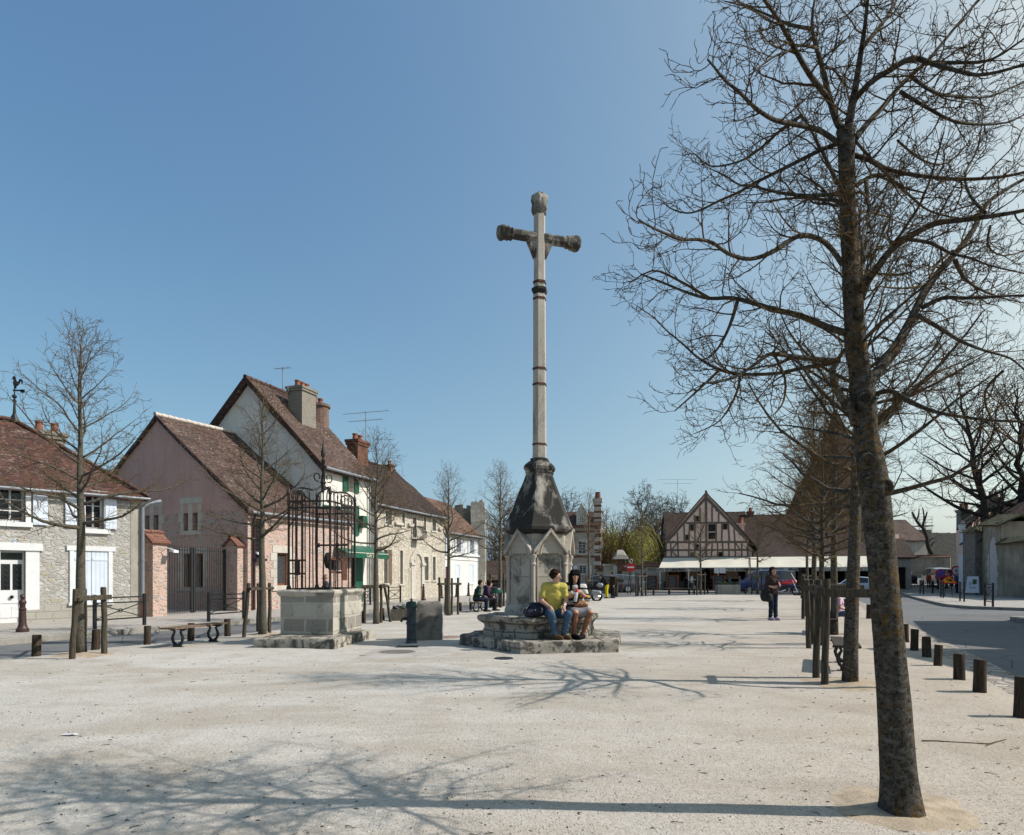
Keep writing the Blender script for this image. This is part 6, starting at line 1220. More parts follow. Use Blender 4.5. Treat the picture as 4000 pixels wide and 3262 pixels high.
# knots and healed cuts
for (px, py, s_) in ((3452, 1905, .055), (3400, 1890, .05), (3388, 1800, .05), (3372, 1560, .04)):
    p = W(px, py, DT-.06); t1.T.lathe([(s_*1.2, -.02), (s_*1.1, .01), (s_*.8, .028), (s_*.6, .012), (.004, .004)], p, 12, M=Matrix.Rotation(RAD(90), 3, 'X'))
LIMBS = [ # (pixel radius at base, depth offset at tip, points in the crop)
 (9, .5, ((892, 572), (820, 600), (740, 640), (640, 690), (560, 730), (490, 770), (420, 800), (350, 835), (290, 850), (225, 832), (190, 800))),
 (11, -.6, ((892, 572), (820, 522), (740, 500), (640, 480), (560, 430), (500, 370), (440, 320), (400, 270), (372, 238))),
 (9, .7, ((890, 730), (840, 625), (785, 520), (745, 455), (718, 418))), (7, .9, ((748, 460), (690, 500), (640, 540), (560, 610), (480, 650), (380, 662), (320, 615), (275, 620))),
 (8, .3, ((895, 772), (800, 780), (700, 775), (620, 760), (540, 740), (500, 738), (440, 700), (380, 672))),
 (11, -.7, ((908, 1055), (870, 1000), (820, 955), (750, 938), (700, 960), (640, 1000), (580, 1025), (520, 1032), (450, 1010), (390, 968), (330, 955), (260, 955), (200, 930), (150, 908), (98, 878))),
 (15, .4, ((925, 1328), (840, 1300), (740, 1258), (640, 1235), (560, 1210), (470, 1188), (380, 1190), (300, 1170), (200, 1130), (105, 1093))),
 (8, .6, ((490, 1205), (460, 1300), (420, 1380), (385, 1420), (345, 1440))), (6, .3, ((380, 1190), (240, 1110), (150, 1080), (60, 1130))),
 (11, -.5, ((895, 1440), (800, 1432), (700, 1420), (625, 1412), (580, 1440), (500, 1495), (420, 1522), (352, 1528))),
 (9, .8, ((880, 1445), (740, 1470), (640, 1490), (500, 1492), (420, 1475), (340, 1432), (270, 1370), (210, 1320), (160, 1270), (90, 1220))),
 (6, .9, ((500, 1492), (490, 1560), (450, 1640), (405, 1690), (320, 1730))), (6, -.3, ((640, 1420), (680, 1510), (675, 1600), (640, 1650))), (6, .2, ((420, 1475), (330, 1560), (240, 1640))),
 (20, -.15, ((965, 1690), (940, 1640), (890, 1560), (870, 1490), (888, 1440), (930, 1380))),
 (16, .3, ((925, 520), (895, 500), (860, 400), (830, 270), (800, 170), (788, 90), (805, -40))), (12, -.6, ((868, 410), (780, 300), (700, 160), (645, 65), (590, -10), (560, -60))),
 (7, -.5, ((805, 190), (740, 180), (690, 205), (630, 230), (540, 300))), (8, .4, ((788, 115), (700, 98), (640, 72), (540, 30), (440, 5))), (7, .6, ((845, 270), (880, 280), (920, 340), (960, 360))),
 (17, -.3, ((930, 520), (945, 440), (965, 330), (985, 200), (1000, 100), (1015, -40))), (11, .5, ((990, 185), (1060, 105), (1110, 30), (1140, -30))), (8, .3, ((1000, 20), (985, 10), (990, -40))),
 (12, -.8, ((955, 400), (1020, 330), (1100, 280), (1190, 232), (1280, 258), (1360, 280), (1450, 300), (1560, 280), (1680, 240))),
 (13, .4, ((955, 560), (1010, 490), (1080, 415), (1150, 330), (1250, 240), (1350, 120), (1450, 0), (1490, -60))), (8, .9, ((1185, 305), (1280, 370), (1380, 385), (1500, 385), (1640, 325), (1740, 300))), (8, .2, ((1140, 365), (1250, 430), (1350, 482), (1450, 497), (1560, 490), (1640, 455))),
 (8, -.6, ((1250, 250), (1380, 250), (1500, 240), (1640, 150))),
 (11, -.4, ((952, 620), (1020, 640), (1100, 680), (1250, 706), (1400, 716), (1550, 705), (1650, 682), (1760, 640))), (9, .7, ((965, 740), (1040, 700), (1120, 732), (1190, 790), (1260, 842), (1380, 870), (1480, 840))),
 (17, -.5, ((980, 1190), (1010, 1120), (1040, 1080), (1100, 1000), (1180, 942), (1280, 892), (1400, 876), (1520, 860), (1640, 838), (1760, 800))), (8, -.2, ((1170, 955), (1260, 970), (1340, 1010), (1420, 1030), (1500, 1060), (1640, 1092))),
 (22, .6, ((1010, 1530), (1045, 1490), (1080, 1440), (1130, 1370), (1180, 1280), (1230, 1180), (1290, 1090), (1370, 1000), (1430, 920), (1480, 820), (1540, 770), (1640, 712), (1760, 660))), (9, .9, ((1360, 1040), (1390, 1100), (1450, 1150), (1550, 1190), (1650, 1212))),
 (10, -.2, ((1225, 1230), (1310, 1190), (1400, 1190), (1500, 1185), (1640, 1180), (1750, 1200))), (10, .2, ((1215, 1260), (1300, 1310), (1380, 1360), (1480, 1400), (1580, 1430), (1650, 1490))), (7, .5, ((1480, 850), (1420, 780), (1400, 690), (1450, 590), (1470, 450))),
 (11, -.6, ((1025, 1580), (1100, 1560), (1180, 1600), (1270, 1640), (1400, 1665), (1550, 1680), (1700, 1680))), (10, .5, ((1035, 1730), (1070, 1690), (1120, 1640), (1200, 1540), (1300, 1480), (1400, 1440), (1520, 1390))),
 (9, -.7, ((1005, 720), (1010, 800), (1020, 850), (990, 940), (1000, 1040))), (6, -.4, ((960, 560), (1040, 650), (1140, 740), (1240, 770))), (6, .4, ((1550, 1480), (1480, 1560), (1500, 1660), (1600, 1760))), (5, .5, ((1130, 560), (1230, 640), (1330, 650), (1420, 560))),
 (5, .3, ((1500, 900), (1490, 980), (1550, 1020), (1640, 1000))), (6, -.5, ((1350, 1000), (1280, 1060), (1250, 1130), (1150, 1150), (1040, 1140)))]
SP1 = [(.08, .33, 54, .075, .18, 6), (.052, .17, 48, .07, .24, 5), (.042, .066, 44, .04, .34, 4)]
rg = t1.rg
for (pr, off, pts) in LIMBS:
    n = len(pts); ps = [W(*zc(x, y), DT+1.6*off*(i/(n-1))**1.15) for i, (x, y) in enumerate(pts)]; ps = catmull(ps, 3); r = 1.02*pr/FPX*DT
    t1.grow(ps, r, max(.004, r*.26), 0, SP1, .14)
for i in range(15):       # limbs towards and away from the viewer
    z = rg.uniform(2.3, 4.3); k = min(range(len(cp)), key=lambda q: abs(cp[q].z-z)); a = rg.choice((1.57, -1.57, 1.57))+rg.uniform(-.75, .75); L = rg.uniform(.6, 1.1)
    ps = mkpath(cp[k], Vector((math.cos(a), math.sin(a), rg.uniform(.1, .9))), L, 8, .05, .1, rg); t1.grow(ps, .013, .004, 0, SP1, .2)
t1.build('lime_tree', 'large bare lime tree with lichen patched leaning trunk in front', (tp[1].x, tp[1].y, 0), 'bark', 'twig3')

def lime(seed, hgt, cb, rad, tr_, nl, spec, rmin=.0035, lean=.0, prof=None, wig=.02):
    t = Tree(seed, rmin, .0125); rg = t.rg; n = 16; ps = []
    for i in range(n+1): z = hgt*i/n; ps.append(Vector((lean*z/hgt*1.0+wig*nz(z*.7, seed)*z, wig*nz(z*.7, seed+9)*z, z-(.05 if i == 0 else 0))))
    i0 = len(t.T.v); t.T.tube(ps, [max(rmin, tr_*(1.12 if i == 0 else 1)*(1-.93*(i/n)**1.15)) for i in range(n+1)], 12)
    ph = rg.random()*6
    for k in range(nl):
        f = (k+rg.uniform(-.3, .3))/nl; f = min(.99, max(0, f)); z = cb+(hgt-cb)*f*.97; p, _ = at(ps, z/hgt); ph += 2.4+rg.uniform(-.5, .5)
        L = rad*(prof(f) if prof else (1.05-.85*f**1.3)*min(1, .75+f*2))*rg.uniform(.8, 1.15); el = RAD(8+58*f+rg.uniform(-10, 10)); d = Vector((math.cos(ph)*math.cos(el), math.sin(ph)*math.cos(el), math.sin(el)))
        r = tr_*(1-.9*f)*rg.uniform(.3, .48); t.grow(mkpath(p, d, L, 8, .055+.05*f, .1, rg), max(rmin*1.3, r), max(rmin, r*.25), 0, spec, .18)
    return t
SPL = [(.135, .48, 45, .07, .17, 5), (.085, .24, 44, .05, .23, 3), (.07, .12, 44, .04, .26, 3)]
SPR = [(.14, .5, 46, .05, .2, 5), (.085, .26, 45, .04, .25, 4), (.07, .12, 45, .03, .28, 3)]
GL = 'young limes staked along the left road'; 
A = lime(21, 6.05, 2.4, 1.75, .098, 32, SPL, .0038).build('young_lime_tree', 'staked bare young tree in front of the grey stone house', (0, 0, 0), 'bark2', 'twig2', GL)
Bt = lime(22, 6.0, 2.4, 1.65, .1, 30, SPL, .0038).build('young_lime_tree', 'staked bare tree before the pink house beside the well', (0, 0, 0), 'bark2', 'twig2', GL)
A.location = G(315, 2560); A.rotation_euler.z = .6; Bt.location = G(1025, 2482); Bt.rotation_euler.z = 2.0
LT = [(A, 1469, 2439, 1.9, .95, 'bare young tree staked before the white house with green awning'), (Bt, 1752, 2407, 4.0, .9, 'bare staked tree before the small white house with pale shutters'), (A, 1954, 2371, 3.3, 1.1, 'bare tree standing by the dark rubbish bin left of the cross'),
      (Bt, 2301, 2338, 1.0, 1.15, 'thin bare tree right of the cross before the brick-banded house'), (A, 2508, 2328, 5.0, 1.0, 'bare tree before the parked cars and garden wall'), (Bt, 2737, 2324, 2.7, 1.07, 'bare tree rising in front of the half-timbered gable'), (A, 2959, 2321, 1.2, 1.1, 'bare tree before the blue van and right awning')]
for pr, px, py, rz, s, lb in LT: place(pr, True, G(px, py), rz, lb, s)
GR = 'row of limes along the right road'
B1 = lime(31, 6.8, 2.45, 2.05, .1, 44, SPR, .0036).build('lime_tree', 'second bare lime in the right row with dark mottled trunk', (0, 0, 0), 'bark', 'twig3', GR)
B2 = lime(32, 7.0, 2.5, 2.0, .095, 42, SPR, .004).build('lime_tree', 'bare lime behind the stone bench with girl', (0, 0, 0), 'bark', 'twig3', GR)
B1.location = (4.66, 9.18, 0); B1.rotation_euler = (0, .04, .4); B2.location = (8.08, 16.7, 0)
for pr, x, y, rz, s, lb in ((B1, 6.62, 14.2, 2.1, .72, 'slender young lime between wooden stakes in the right row'), (B2, 10.25, 22.6, 1.4, 1.05, 'fourth bare trunk along the right road, beyond the girl'), (B1, 13.4, 29.5, 3.6, 1.1, 'bare trunk far down the right row near the standing woman'), (B2, 17.3, 39.0, 5.0, 1.05, 'smallest farthest lime of the right row before the awning')): place(pr, True, (x, y, 0), rz, lb, s)
# big dark trees behind the old wall
def big(seed, hgt, cb, rad, tr_, nl, rmin, lean):
    return lime(seed, hgt, cb, rad, tr_, nl, [(.62, 2.2, 46, .05, .22, 5), (.36, 1.0, 45, .03, .28, 4), (.28, .48, 45, .03, .32, 3)], rmin, lean, lambda f: (.95-.45*f), .06)
K1 = big(41, 17, 5.5, 7.0, .42, 30, .012, -3.4).build('chestnut_tree', 'dark old tree leaning left behind the walled pointed door', (0, 0, 0), 'darkbark', 'darkbark', 'dark trees behind the old wall'); K1.location = (XP(3910, 53), 53, 0)
K2 = big(43, 17, 6.0, 6.6, .45, 28, .012, -.8).build('chestnut_tree', 'dark old tree at the right frame edge behind the wall', (0, 0, 0), 'darkbark', 'darkbark', 'dark trees behind the old wall'); K2.location = (XP(4010, 54), 54, 0)
# pollarded street tree on the right
t = Tree(51, .016, .03); d = 82
def PL(x, y, o=0): return W(*rw(x, y), d+o)
for pr, pts in ((9, ((705, 800), (690, 760), (660, 700), (645, 640), (640, 580), (600, 480), (560, 440), (520, 390), (490, 330), (470, 290))), (6, ((600, 500), (595, 430), (620, 360), (640, 290))), (5, ((640, 600), (620, 540), (600, 470), (605, 330), (590, 240))), (4, ((650, 640), (680, 600), (735, 570))), (4, ((670, 700), (700, 650), (735, 620))), (4, ((520, 390), (545, 320), (550, 250)))):
    ps = catmull([PL(x, y) for x, y in pts], 3); r = pr*d/FPX; t.grow(ps, r, r*.4, 0, [(.9, 1.1, 40, .1, .2, 4), (.5, .5, 40, .1, .2, 3)], .5)
t.build('pollard_tree', 'dark pollarded tree with stubby limbs above the tiled boundary wall', tuple(PL(705, 800)), 'darkbark', 'darkbark')
# trees beyond the houses
M['farbark'] = bark('far_bark', (.04, .034, .028), (.085, .073, .06), mo=.1, la=.2)
BK = big(61, 15, 5, 5.6, .36, 28, .026, .4).build('bare_tree', 'tall bare spreading tree behind the yellow willow', (0, 0, 0), 'farbark', 'farbark', 'bare trees behind the houses'); BK.location = (XP(2500, 112), 112, 0); BK.scale = (.95, .95, .97)
for px, dd, s, rz, lb in ((2215, 118, .95, 1, 'bare tree top over the brick-banded house roof'), (2600, 118, .9, 2, 'bare tree left of the timbered gable roof'), (2660, 125, .95, 4, 'bare tree directly behind the antenna left of the gable'), (2560, 105, .8, 5, 'bare tree between the willow and brown thicket'), (1975, 95, .75, 3, 'bare tree between ruined tower and cross')): place(BK, True, (XP(px, dd), dd, 0), rz, lb, s)
SPS = [(.4, 1.2, 38, .12, .16, 4), (.22, .6, 40, .08, .2, 3), (.16, .3, 42, .06, .2, 2)]
M['brushtwig'] = bark('brush_twig', (.05, .035, .022), (.13, .09, .05), mo=.15, la=.1)
def shrub(seed, hgt, rad, ns):
    t = Tree(seed, .018, .05); rg = t.rg
    for i in range(ns): a = rg.random()*6.28; q = rg.random()*.5; t.grow(mkpath(Vector((q*math.cos(a), q*math.sin(a), -.1)), Vector((math.cos(a)*rad/hgt*rg.uniform(.2, 1.2), math.sin(a)*rad/hgt*rg.uniform(.2, 1.2), 1)), hgt*rg.uniform(.6, 1.05), 7, .02, .08, rg), .06, .02, 0, SPS, .06)
    return t
SH = shrub(71, 9.0, 3.2, 22).build('thicket', 'brown leafless thicket just left of the willow', (0, 0, 0), 'brushtwig', 'brushtwig', 'leafless thickets behind the cafe', 'thicket'); SH.location = (XP(2372, 77), 77, 0)
for px, dd, s, rz, lb in ((2545, 84, .85, 1.5, 'dense brown thicket right of the willow'), (2580, 88, 1.0, 3.3, 'dense brown thicket touching the timbered gable'), (2520, 92, 1.05, 5.1, 'dense brown thicket directly behind the willow'), (1960, 70, .8, 2.2, 'brown thicket between ruined tower and cross'), (2470, 95, .95, .7, 'brown thicket showing through the willow strands')): place(SH, True, (XP(px, dd), dd, 0), rz, lb, s)
# weeping willow
b = Vector((XP(2468, 80), 80, 0)); t = Tree(81, .02, .05); rg = t.rg; M['willow'] = flat('willow_leaf', (.3, .285, .05), .45, 1.2, .8); Lf_ = MB()
tr_ = mkpath(Vector((-.6, 0, -.1)), Vector((-.05, 0, 1)), 4.6, 6, 0, .06, rg); t.T.tube(tr_, lin(.38, .24, 7), 10)
for i in range(30):
    a = rg.random()*6.28; ps = mkpath(tr_[-1-(i % 3)], Vector((math.cos(a)*.4, math.sin(a)*.4, 1.2)), rg.uniform(2.2, 4.8), 7, -.1, .08, rg); t.T.tube(ps, lin(.1, .03, 8), 5)
    for j in range(30):
        p, _ = at(ps, rg.uniform(.3, 1)); l = rg.uniform(1.5, 6.0)*(1 if p.z > 3 else .6); l = min(l, p.z-.9); q = mkpath(p+rvec(rg)*.15, Vector((math.cos(a)*.4+rg.uniform(-.3, .3), math.sin(a)*.4+rg.uniform(-.3, .3), .1)), l, 6, -.55, .07, rg); Lf_.tube(q, lin(.02, .011, 7), 3)
        for m in range(7):
            p, _ = at(q, rg.uniform(.1, 1)); s_ = rg.uniform(.05, .1); e = rvec(rg).normalized()*s_*.5; g = Vector((rg.uniform(-.3, .3), rg.uniform(-.3, .3), -1)).normalized()*s_*2; Lf_.add([p-e, p+e, p+e*.4+g, p-e*.4+g], [(0, 1, 2, 3)])
H = thing('willow_tree', 'weeping willow in fresh yellow green leaf behind the garden wall', 'tree', tuple(b)); o = t.T.build('trunk', M['brushtwig'], H, smooth=True, uv=False); o.data.transform(Matrix.Translation(b)); o = Lf_.build('crown', M['willow'], H, uv=False); o.data.transform(Matrix.Translation(b))
# ---------------------------------------------------------------- people: smooth bodies polygonised from capsule fields
def field_mesh(caps, vox, k):
    P = np.array([list(c[0])+list(c[1]) for c in caps], float); R_ = np.array([(c[2], c[3]) for c in caps], float)
    rm = R_.max(); lo = np.minimum(P[:, :3], P[:, 3:]).min(0)-rm-3*vox; hi = np.maximum(P[:, :3], P[:, 3:]).max(0)+rm+3*vox
    n = np.ceil((hi-lo)/vox).astype(int)+1; V = np.full(n, 1.0, np.float32)
    ax = [lo[i]+vox*np.arange(n[i]) for i in range(3)]
    for c in caps:
        a, b = np.array(c[0], float), np.array(c[1], float); ra, rb = c[2], c[3]; kk = c[4] if len(c) > 4 else k; mg = max(ra, rb)+kk+2*vox
        i0 = np.maximum(0, np.floor((np.minimum(a, b)-mg-lo)/vox).astype(int)); i1 = np.minimum(n, np.ceil((np.maximum(a, b)+mg-lo)/vox).astype(int)+1)
        X, Y, Z = np.meshgrid(ax[0][i0[0]:i1[0]], ax[1][i0[1]:i1[1]], ax[2][i0[2]:i1[2]], indexing='ij')
        ab = b-a; L2 = max(1e-9, ab@ab); t = np.clip(((X-a[0])*ab[0]+(Y-a[1])*ab[1]+(Z-a[2])*ab[2])/L2, 0, 1)
        d = np.sqrt((X-a[0]-t*ab[0])**2+(Y-a[1]-t*ab[1])**2+(Z-a[2]-t*ab[2])**2)-(ra+(rb-ra)*t)
        s = V[i0[0]:i1[0], i0[1]:i1[1], i0[2]:i1[2]]; h = np.clip(.5+.5*(s-d)/kk, 0, 1); V[i0[0]:i1[0], i0[1]:i1[1], i0[2]:i1[2]] = s*(1-h)+d*h-kk*h*(1-h)
    ins = V < 0; m = tuple(x-1 for x in n); acc = np.zeros(m+(3,)); cnt = np.zeros(m)
    idx = [(i, j, q) for i in (0, 1) for j in (0, 1) for q in (0, 1)]
    def cr(o, A): return A[o[0]:o[0]+m[0], o[1]:o[1]+m[1], o[2]:o[2]+m[2]]
    for a in range(3):
        for o in idx:
            if o[a]: continue
            o2 = list(o); o2[a] = 1; v0, v1 = cr(o, V), cr(o2, V); x = (v0 < 0) != (v1 < 0)
            t = np.where(x, v0/np.where(x, v0-v1, 1), 0); p = [np.full(m, float(o[i])) for i in range(3)]; p[a] = t
            for i in range(3): acc[..., i] += np.where(x, p[i], 0)
            cnt += x
    act = cnt > 0; vid = np.full(m, -1); vid[act] = np.arange(act.sum()); I = np.argwhere(act); vs = lo+(I+acc[act]/cnt[act][:, None])*vox
    fs = []
    for a in range(3):
        b, c = (a+1) % 3, (a+2) % 3; sl0 = [slice(None)]*3; sl1 = [slice(None)]*3; sl0[a] = slice(0, -1); sl1[a] = slice(1, None)
        x = ins[tuple(sl0)] != ins[tuple(sl1)]; E = np.argwhere(x); E = E[(E[:, b] > 0) & (E[:, c] > 0) & (E[:, b] < n[b]-1) & (E[:, c] < n[c]-1)]
        if not len(E): continue
        def g(db, dc):
            q = E.copy(); q[:, b] -= db; q[:, c] -= dc; return vid[q[:, 0], q[:, 1], q[:, 2]]
        Q = np.stack([g(1, 1), g(0, 1), g(0, 0), g(1, 0)], 1); fl = ~ins[E[:, 0], E[:, 1], E[:, 2]]; Q[fl] = Q[fl][:, ::-1]; fs.append(Q)
    return vs, np.concatenate(fs)
def skin_obj(name, caps, vox, k, m, parent, mw, slots=None):
    vs, fs = field_mesh(caps, vox, k); me = bpy.data.meshes.new(name); vv = [tuple(mw @ Vector(v)) for v in vs]; me.from_pydata(vv, [], fs.tolist())
    ml = m if isinstance(m, list) else [m]
    for q in ml: me.materials.append(q)
    if any(w in name for w in ('shirt', 'top', 'trousers', 'skirt', 'jacket')):
        me.update(); nn = [v.normal.copy() for v in me.vertices]
        for v, n_ in zip(me.vertices, nn): c = v.co.copy(); v.co = c+n_*(.006*mnoise.noise(V3((c.x*9+c.z*5, c.y*9, c.z*16)))+.0035*mnoise.noise(V3((c.x*26, c.y*26+c.z*18, c.z*22))))
    if slots is not None:
        cen = vs[fs].mean(1); me.polygons.foreach_set('material_index', np.array([slots(c) for c in cen], np.int32))
    me.polygons.foreach_set('use_smooth', np.ones(len(fs), bool)); o = bpy.data.objects.new(name, me); C.objects.link(o); o.parent = parent; ORG[o.name] = Vector((0, 0, 0)); return o
V3 = Vector
STAND = dict(pel=(0, 0, .94), chest=(0, .01, 1.25), neck=(0, 0, 1.45), head=(0, .03, 1.60), shR=(.18, 0, 1.40), shL=(-.18, 0, 1.40), elR=(.23, -.03, 1.13), elL=(-.23, -.03, 1.13), wrR=(.23, .08, .88), wrL=(-.23, .08, .88),
    hiR=(.095, 0, .90), hiL=(-.095, 0, .90), knR=(.10, .02, .50), knL=(-.10, .02, .50), anR=(.105, -.03, .09), anL=(-.105, -.03, .09))
SIT = dict(pel=(0, 0, .10), chest=(0, .03, .43), neck=(0, .06, .62), head=(0, .10, .775), shR=(.18, .04, .57), shL=(-.18, .04, .57), elR=(.23, .08, .30), elL=(-.23, .08, .30), wrR=(.15, .32, .16), wrL=(-.15, .32, .16),
    hiR=(.095, .02, .09), hiL=(-.095, .02, .09), knR=(.13, .44, .085), knL=(-.13, .44, .085), anR=(.13, .42, -.36), anL=(-.13, .42, -.36))
def person(label, loc, fwd, pose, joints=None, top=(.3, .3, .3), bot=(.03, .04, .07), shoe=(.02, .02, .02), hair='hair', hairlen=0, sleeves='long', skirt=False, skin='skin', look=None, vox=.02, s=1.0, group=None, legs=None,
           hands=None, bald=False, stripes=None, curl=False, fem=False, tname='shirt', name='person', legc=None):
    J = {k: V3(v) for k, v in pose.items()}
    for k, v in (joints or {}).items(): J[k] = V3(v)
    f = V3((fwd[0], fwd[1], 0)).normalized(); r = V3((f.y, -f.x, 0)); mw = Matrix(((r.x, f.x, 0), (r.y, f.y, 0), (0, 0, 1)))
    mw = mw @ Matrix.Scale(s, 3)
    H = thing(name, label, 'person', tuple(loc), group); g = vox*.2; hf = V3((look[0], look[1], look[2] if len(look) > 2 else 0)).normalized() if look else V3((0, 1, 0)); hs = V3((hf.y, -hf.x, 0)).normalized(); hu = hs.cross(hf)
    hd = J['head']; hp = lambda x, y, z: hd+hs*x+hf*y+hu*z
    W_ = .92 if fem else 1.0
    torso = [(J['pel']+V3((.06, 0, 0)), J['chest']+V3((.07*W_, 0, 0)), .115, .115*W_), (J['pel']-V3((.06, 0, 0)), J['chest']-V3((.07*W_, 0, 0)), .115, .115*W_), (J['chest'], J['neck']-V3((0, 0, .06)), .125, .075), (J['shR']*.8+J['neck']*.2, J['shL']*.8+J['neck']*.2, .068, .068), (J['neck']-V3((0, .0, .05)), J['shR'], .06, .062), (J['neck']-V3((0, 0, .05)), J['shL'], .06, .062)]
    if fem: torso += [(J['chest']+V3((.07, .09, .02)), J['chest']+V3((.075, .1, .02)), .065, .06), (J['chest']+V3((-.07, .09, .02)), J['chest']+V3((-.075, .1, .02)), .065, .06)]
    arms = {}; body = list(torso)
    for q in 'RL':
        arms[q] = [(J['sh'+q], J['el'+q], .052*W_, .042), (J['el'+q], J['wr'+q], .042, .028)]
    lg = []
    for q in 'RL': lg += [(J['hi'+q], J['kn'+q], .088, .06), (J['kn'+q], J['an'+q].lerp(J['kn'+q], .65), .058, .056), (J['an'+q].lerp(J['kn'+q], .65), J['an'+q], .056, .038)]
    feet = []
    for q in 'RL':
        toe = (joints or {}).get('to'+q); a = J['an'+q]; kd = V3((0, 1, 0)) if toe is None else (V3(toe)-a).normalized(); kd.z = 0; kd.normalize(); so = a+V3((0, 0, -.045)); feet += [(so-kd*.045, so+kd*.13, .04, .035), (so+kd*.13, so+kd*.17, .035, .028), (a, so+kd*.05, .04, .035)]
    body += arms['R']+arms['L']+lg+feet
    # hands: palm, four unequal bent fingers and a thumb off the side of the palm
    fr_ = max(.0085, vox*.62)
    for q in 'RL':
        w = J['wr'+q]; d = (w-J['el'+q]).normalized(); hh = (hands or {}).get(q, {}); d = V3(hh['d']).normalized() if 'd' in hh else d; pn = V3(hh.get('n', (0, 0, -1))); sd_ = d.cross(pn).normalized(); pn = sd_.cross(d).normalized(); cu = hh.get('curl', .5); ts = -1 if q == 'R' else 1; ts = hh.get('thumb', ts)
        kn = w+d*.085; body += [(w, w+d*.03, .027, .03), (w+d*.02+sd_*.018, kn+sd_*.026, .021, .017, .012), (w+d*.02-sd_*.018, kn-sd_*.026, .021, .017, .012)]
        for i, (o_, l) in enumerate(((-.029, .062), (-.010, .074), (.010, .07), (.028, .055))):
            b0 = kn+sd_*(o_*(-ts))*1.05; d1 = (d+pn*cu*.7).normalized(); d2 = (d+pn*cu*1.9).normalized(); m1 = b0+d1*l*.55; body += [(b0, m1, fr_*1.05, fr_, .006), (m1, m1+d2*l*.5, fr_, fr_*.85, .006)]
        tb = w+d*.03+sd_*ts*.03; td = (d*.7+sd_*ts*.75+pn*.35*cu).normalized(); body += [(tb, tb+td*.035, fr_*1.35, fr_*1.2, .01), (tb+td*.035, tb+td*.035+(td+d*.5+pn*.4*cu).normalized()*.03, fr_*1.2, fr_, .006)]
    # neck and head with brow, nose, chin, ears, lips
    head = [(J['neck']-V3((0, .0, .03)), hp(0, -.01, -.05), .052, .05), (hp(0, -.012, .035), hp(0, -.02, .03), .092, .093), (hp(0, .012, -.01), hp(0, .02, -.075), .073, .043, .03), (hp(0, .06, -.092), hp(0, .066, -.095), .022, .02, .02),
            (hp(0, .085, .012), hp(0, .108, -.028), .009, .015, .012), (hp(-.035, .072, .022), hp(.035, .072, .022), .016, .016, .014), (hp(.088, -.01, -.01), hp(.09, -.02, .02), .012, .016, .008), (hp(-.088, -.01, -.01), hp(-.09, -.02, .02), .012, .016, .008), (hp(-.018, .081, -.062), hp(.018, .081, -.062), .0095, .0095, .008)]
    body += head; skm = M[skin]; lm = legc if legc else skm
    skin_obj('body', body, vox, .028, [skm, lm], H, mw, (lambda c: 1 if c[2] < J['pel'].z-.02 or (c[2] < J['pel'].z+.06 and c[1] > J['pel'].y+.25 and abs(c[0]) < .2 and False) else 0) if legc else None)
    # clothes follow the body, slightly larger
    e = .012+vox*.25; cl = [(a, b, x+e, y+e) for a, b, x, y in torso]
    for q in 'RL':
        if sleeves == 'long': cl += [(J['sh'+q], J['el'+q], .062, .053), (J['el'+q], J['el'+q].lerp(J['wr'+q], .93), .053, .038)]
        elif sleeves == 'mid': cl += [(J['sh'+q], J['el'+q], .064, .056), (J['el'+q], J['el'+q].lerp(J['wr'+q], .25), .055, .05)]
        elif sleeves == 'short': cl += [(J['sh'+q], J['sh'+q].lerp(J['el'+q], .62), .068, .07)]
    cl = [(c[0], c[1], c[2], c[3]) for c in cl]
    for q in range(9):  # cloth folds around the waist
        rgf = random.Random(q*7+int(loc[0]*100)); p = J['pel'].lerp(J['chest'], rgf.uniform(.1, .8)); x = rgf.uniform(-.14, .14); cl.append((p+V3((x-.03, .105, 0)), p+V3((x+.04, .11, rgf.uniform(-.04, .04))), .016, .012, .012))
    tm = [cloth(tname+str(abs(hash(tuple(top))) % 9999), top)]
    slots = None
    if stripes:
        tm += [cloth('stripe%d' % i+str(abs(hash(c)) % 9999), c) for i, c in enumerate(stripes[1])]; per = stripes[0]; seq = stripes[2]
        slots = lambda c: seq[int(math.floor((c[2]+.02*math.sin(c[0]*9))/per)) % len(seq)]
    skin_obj(tname, cl, vox, .035, tm, H, mw, slots)
    if skirt:
        sk = [(J['pel']+V3((.05, 0, 0)), J['pel']-V3((.05, 0, 0)), .14, .14)]
        for q in 'RL': sk += [(J['hi'+q], J['hi'+q].lerp(J['kn'+q], .8), .115, .1)]
        sk += [(J['hiR'].lerp(J['knR'], x), J['hiL'].lerp(J['knL'], x), .09, .09) for x in (.2, .4, .6, .78)]; skin_obj('skirt', sk, vox, .04, cloth('skirt'+label[:9], bot), H, mw)
    else:
        tq = [(J['pel']+V3((.05, -.01, 0)), J['pel']-V3((.05, .01, 0)), .125, .125)]
        for q in 'RL':
            tq += [(J['hi'+q], J['kn'+q], .1, .075), (J['kn'+q], J['an'+q].lerp(J['kn'+q], .1), .073, .06)]
            for w in range(4): p = J['kn'+q].lerp(J['an'+q], .15+.22*w); tq.append((p+V3((-.05, .03, .01)), p+V3((.05, .035, -.02+.02*(w % 2))), .026, .022, .015))
        skin_obj('trousers', tq, vox, .03, cloth('trousers'+str(abs(hash(tuple(bot))) % 9999), bot, .3, 5), H, mw)
    for q in (0, 3):
        fc = [(c[0], c[1], c[2]+.008+vox*.15, c[3]+.008+vox*.15) for c in feet[q:q+3]]; skin_obj('shoe', fc, vox, .02, cloth('shoe'+str(abs(hash(tuple(shoe))) % 9999), shoe), H, mw)
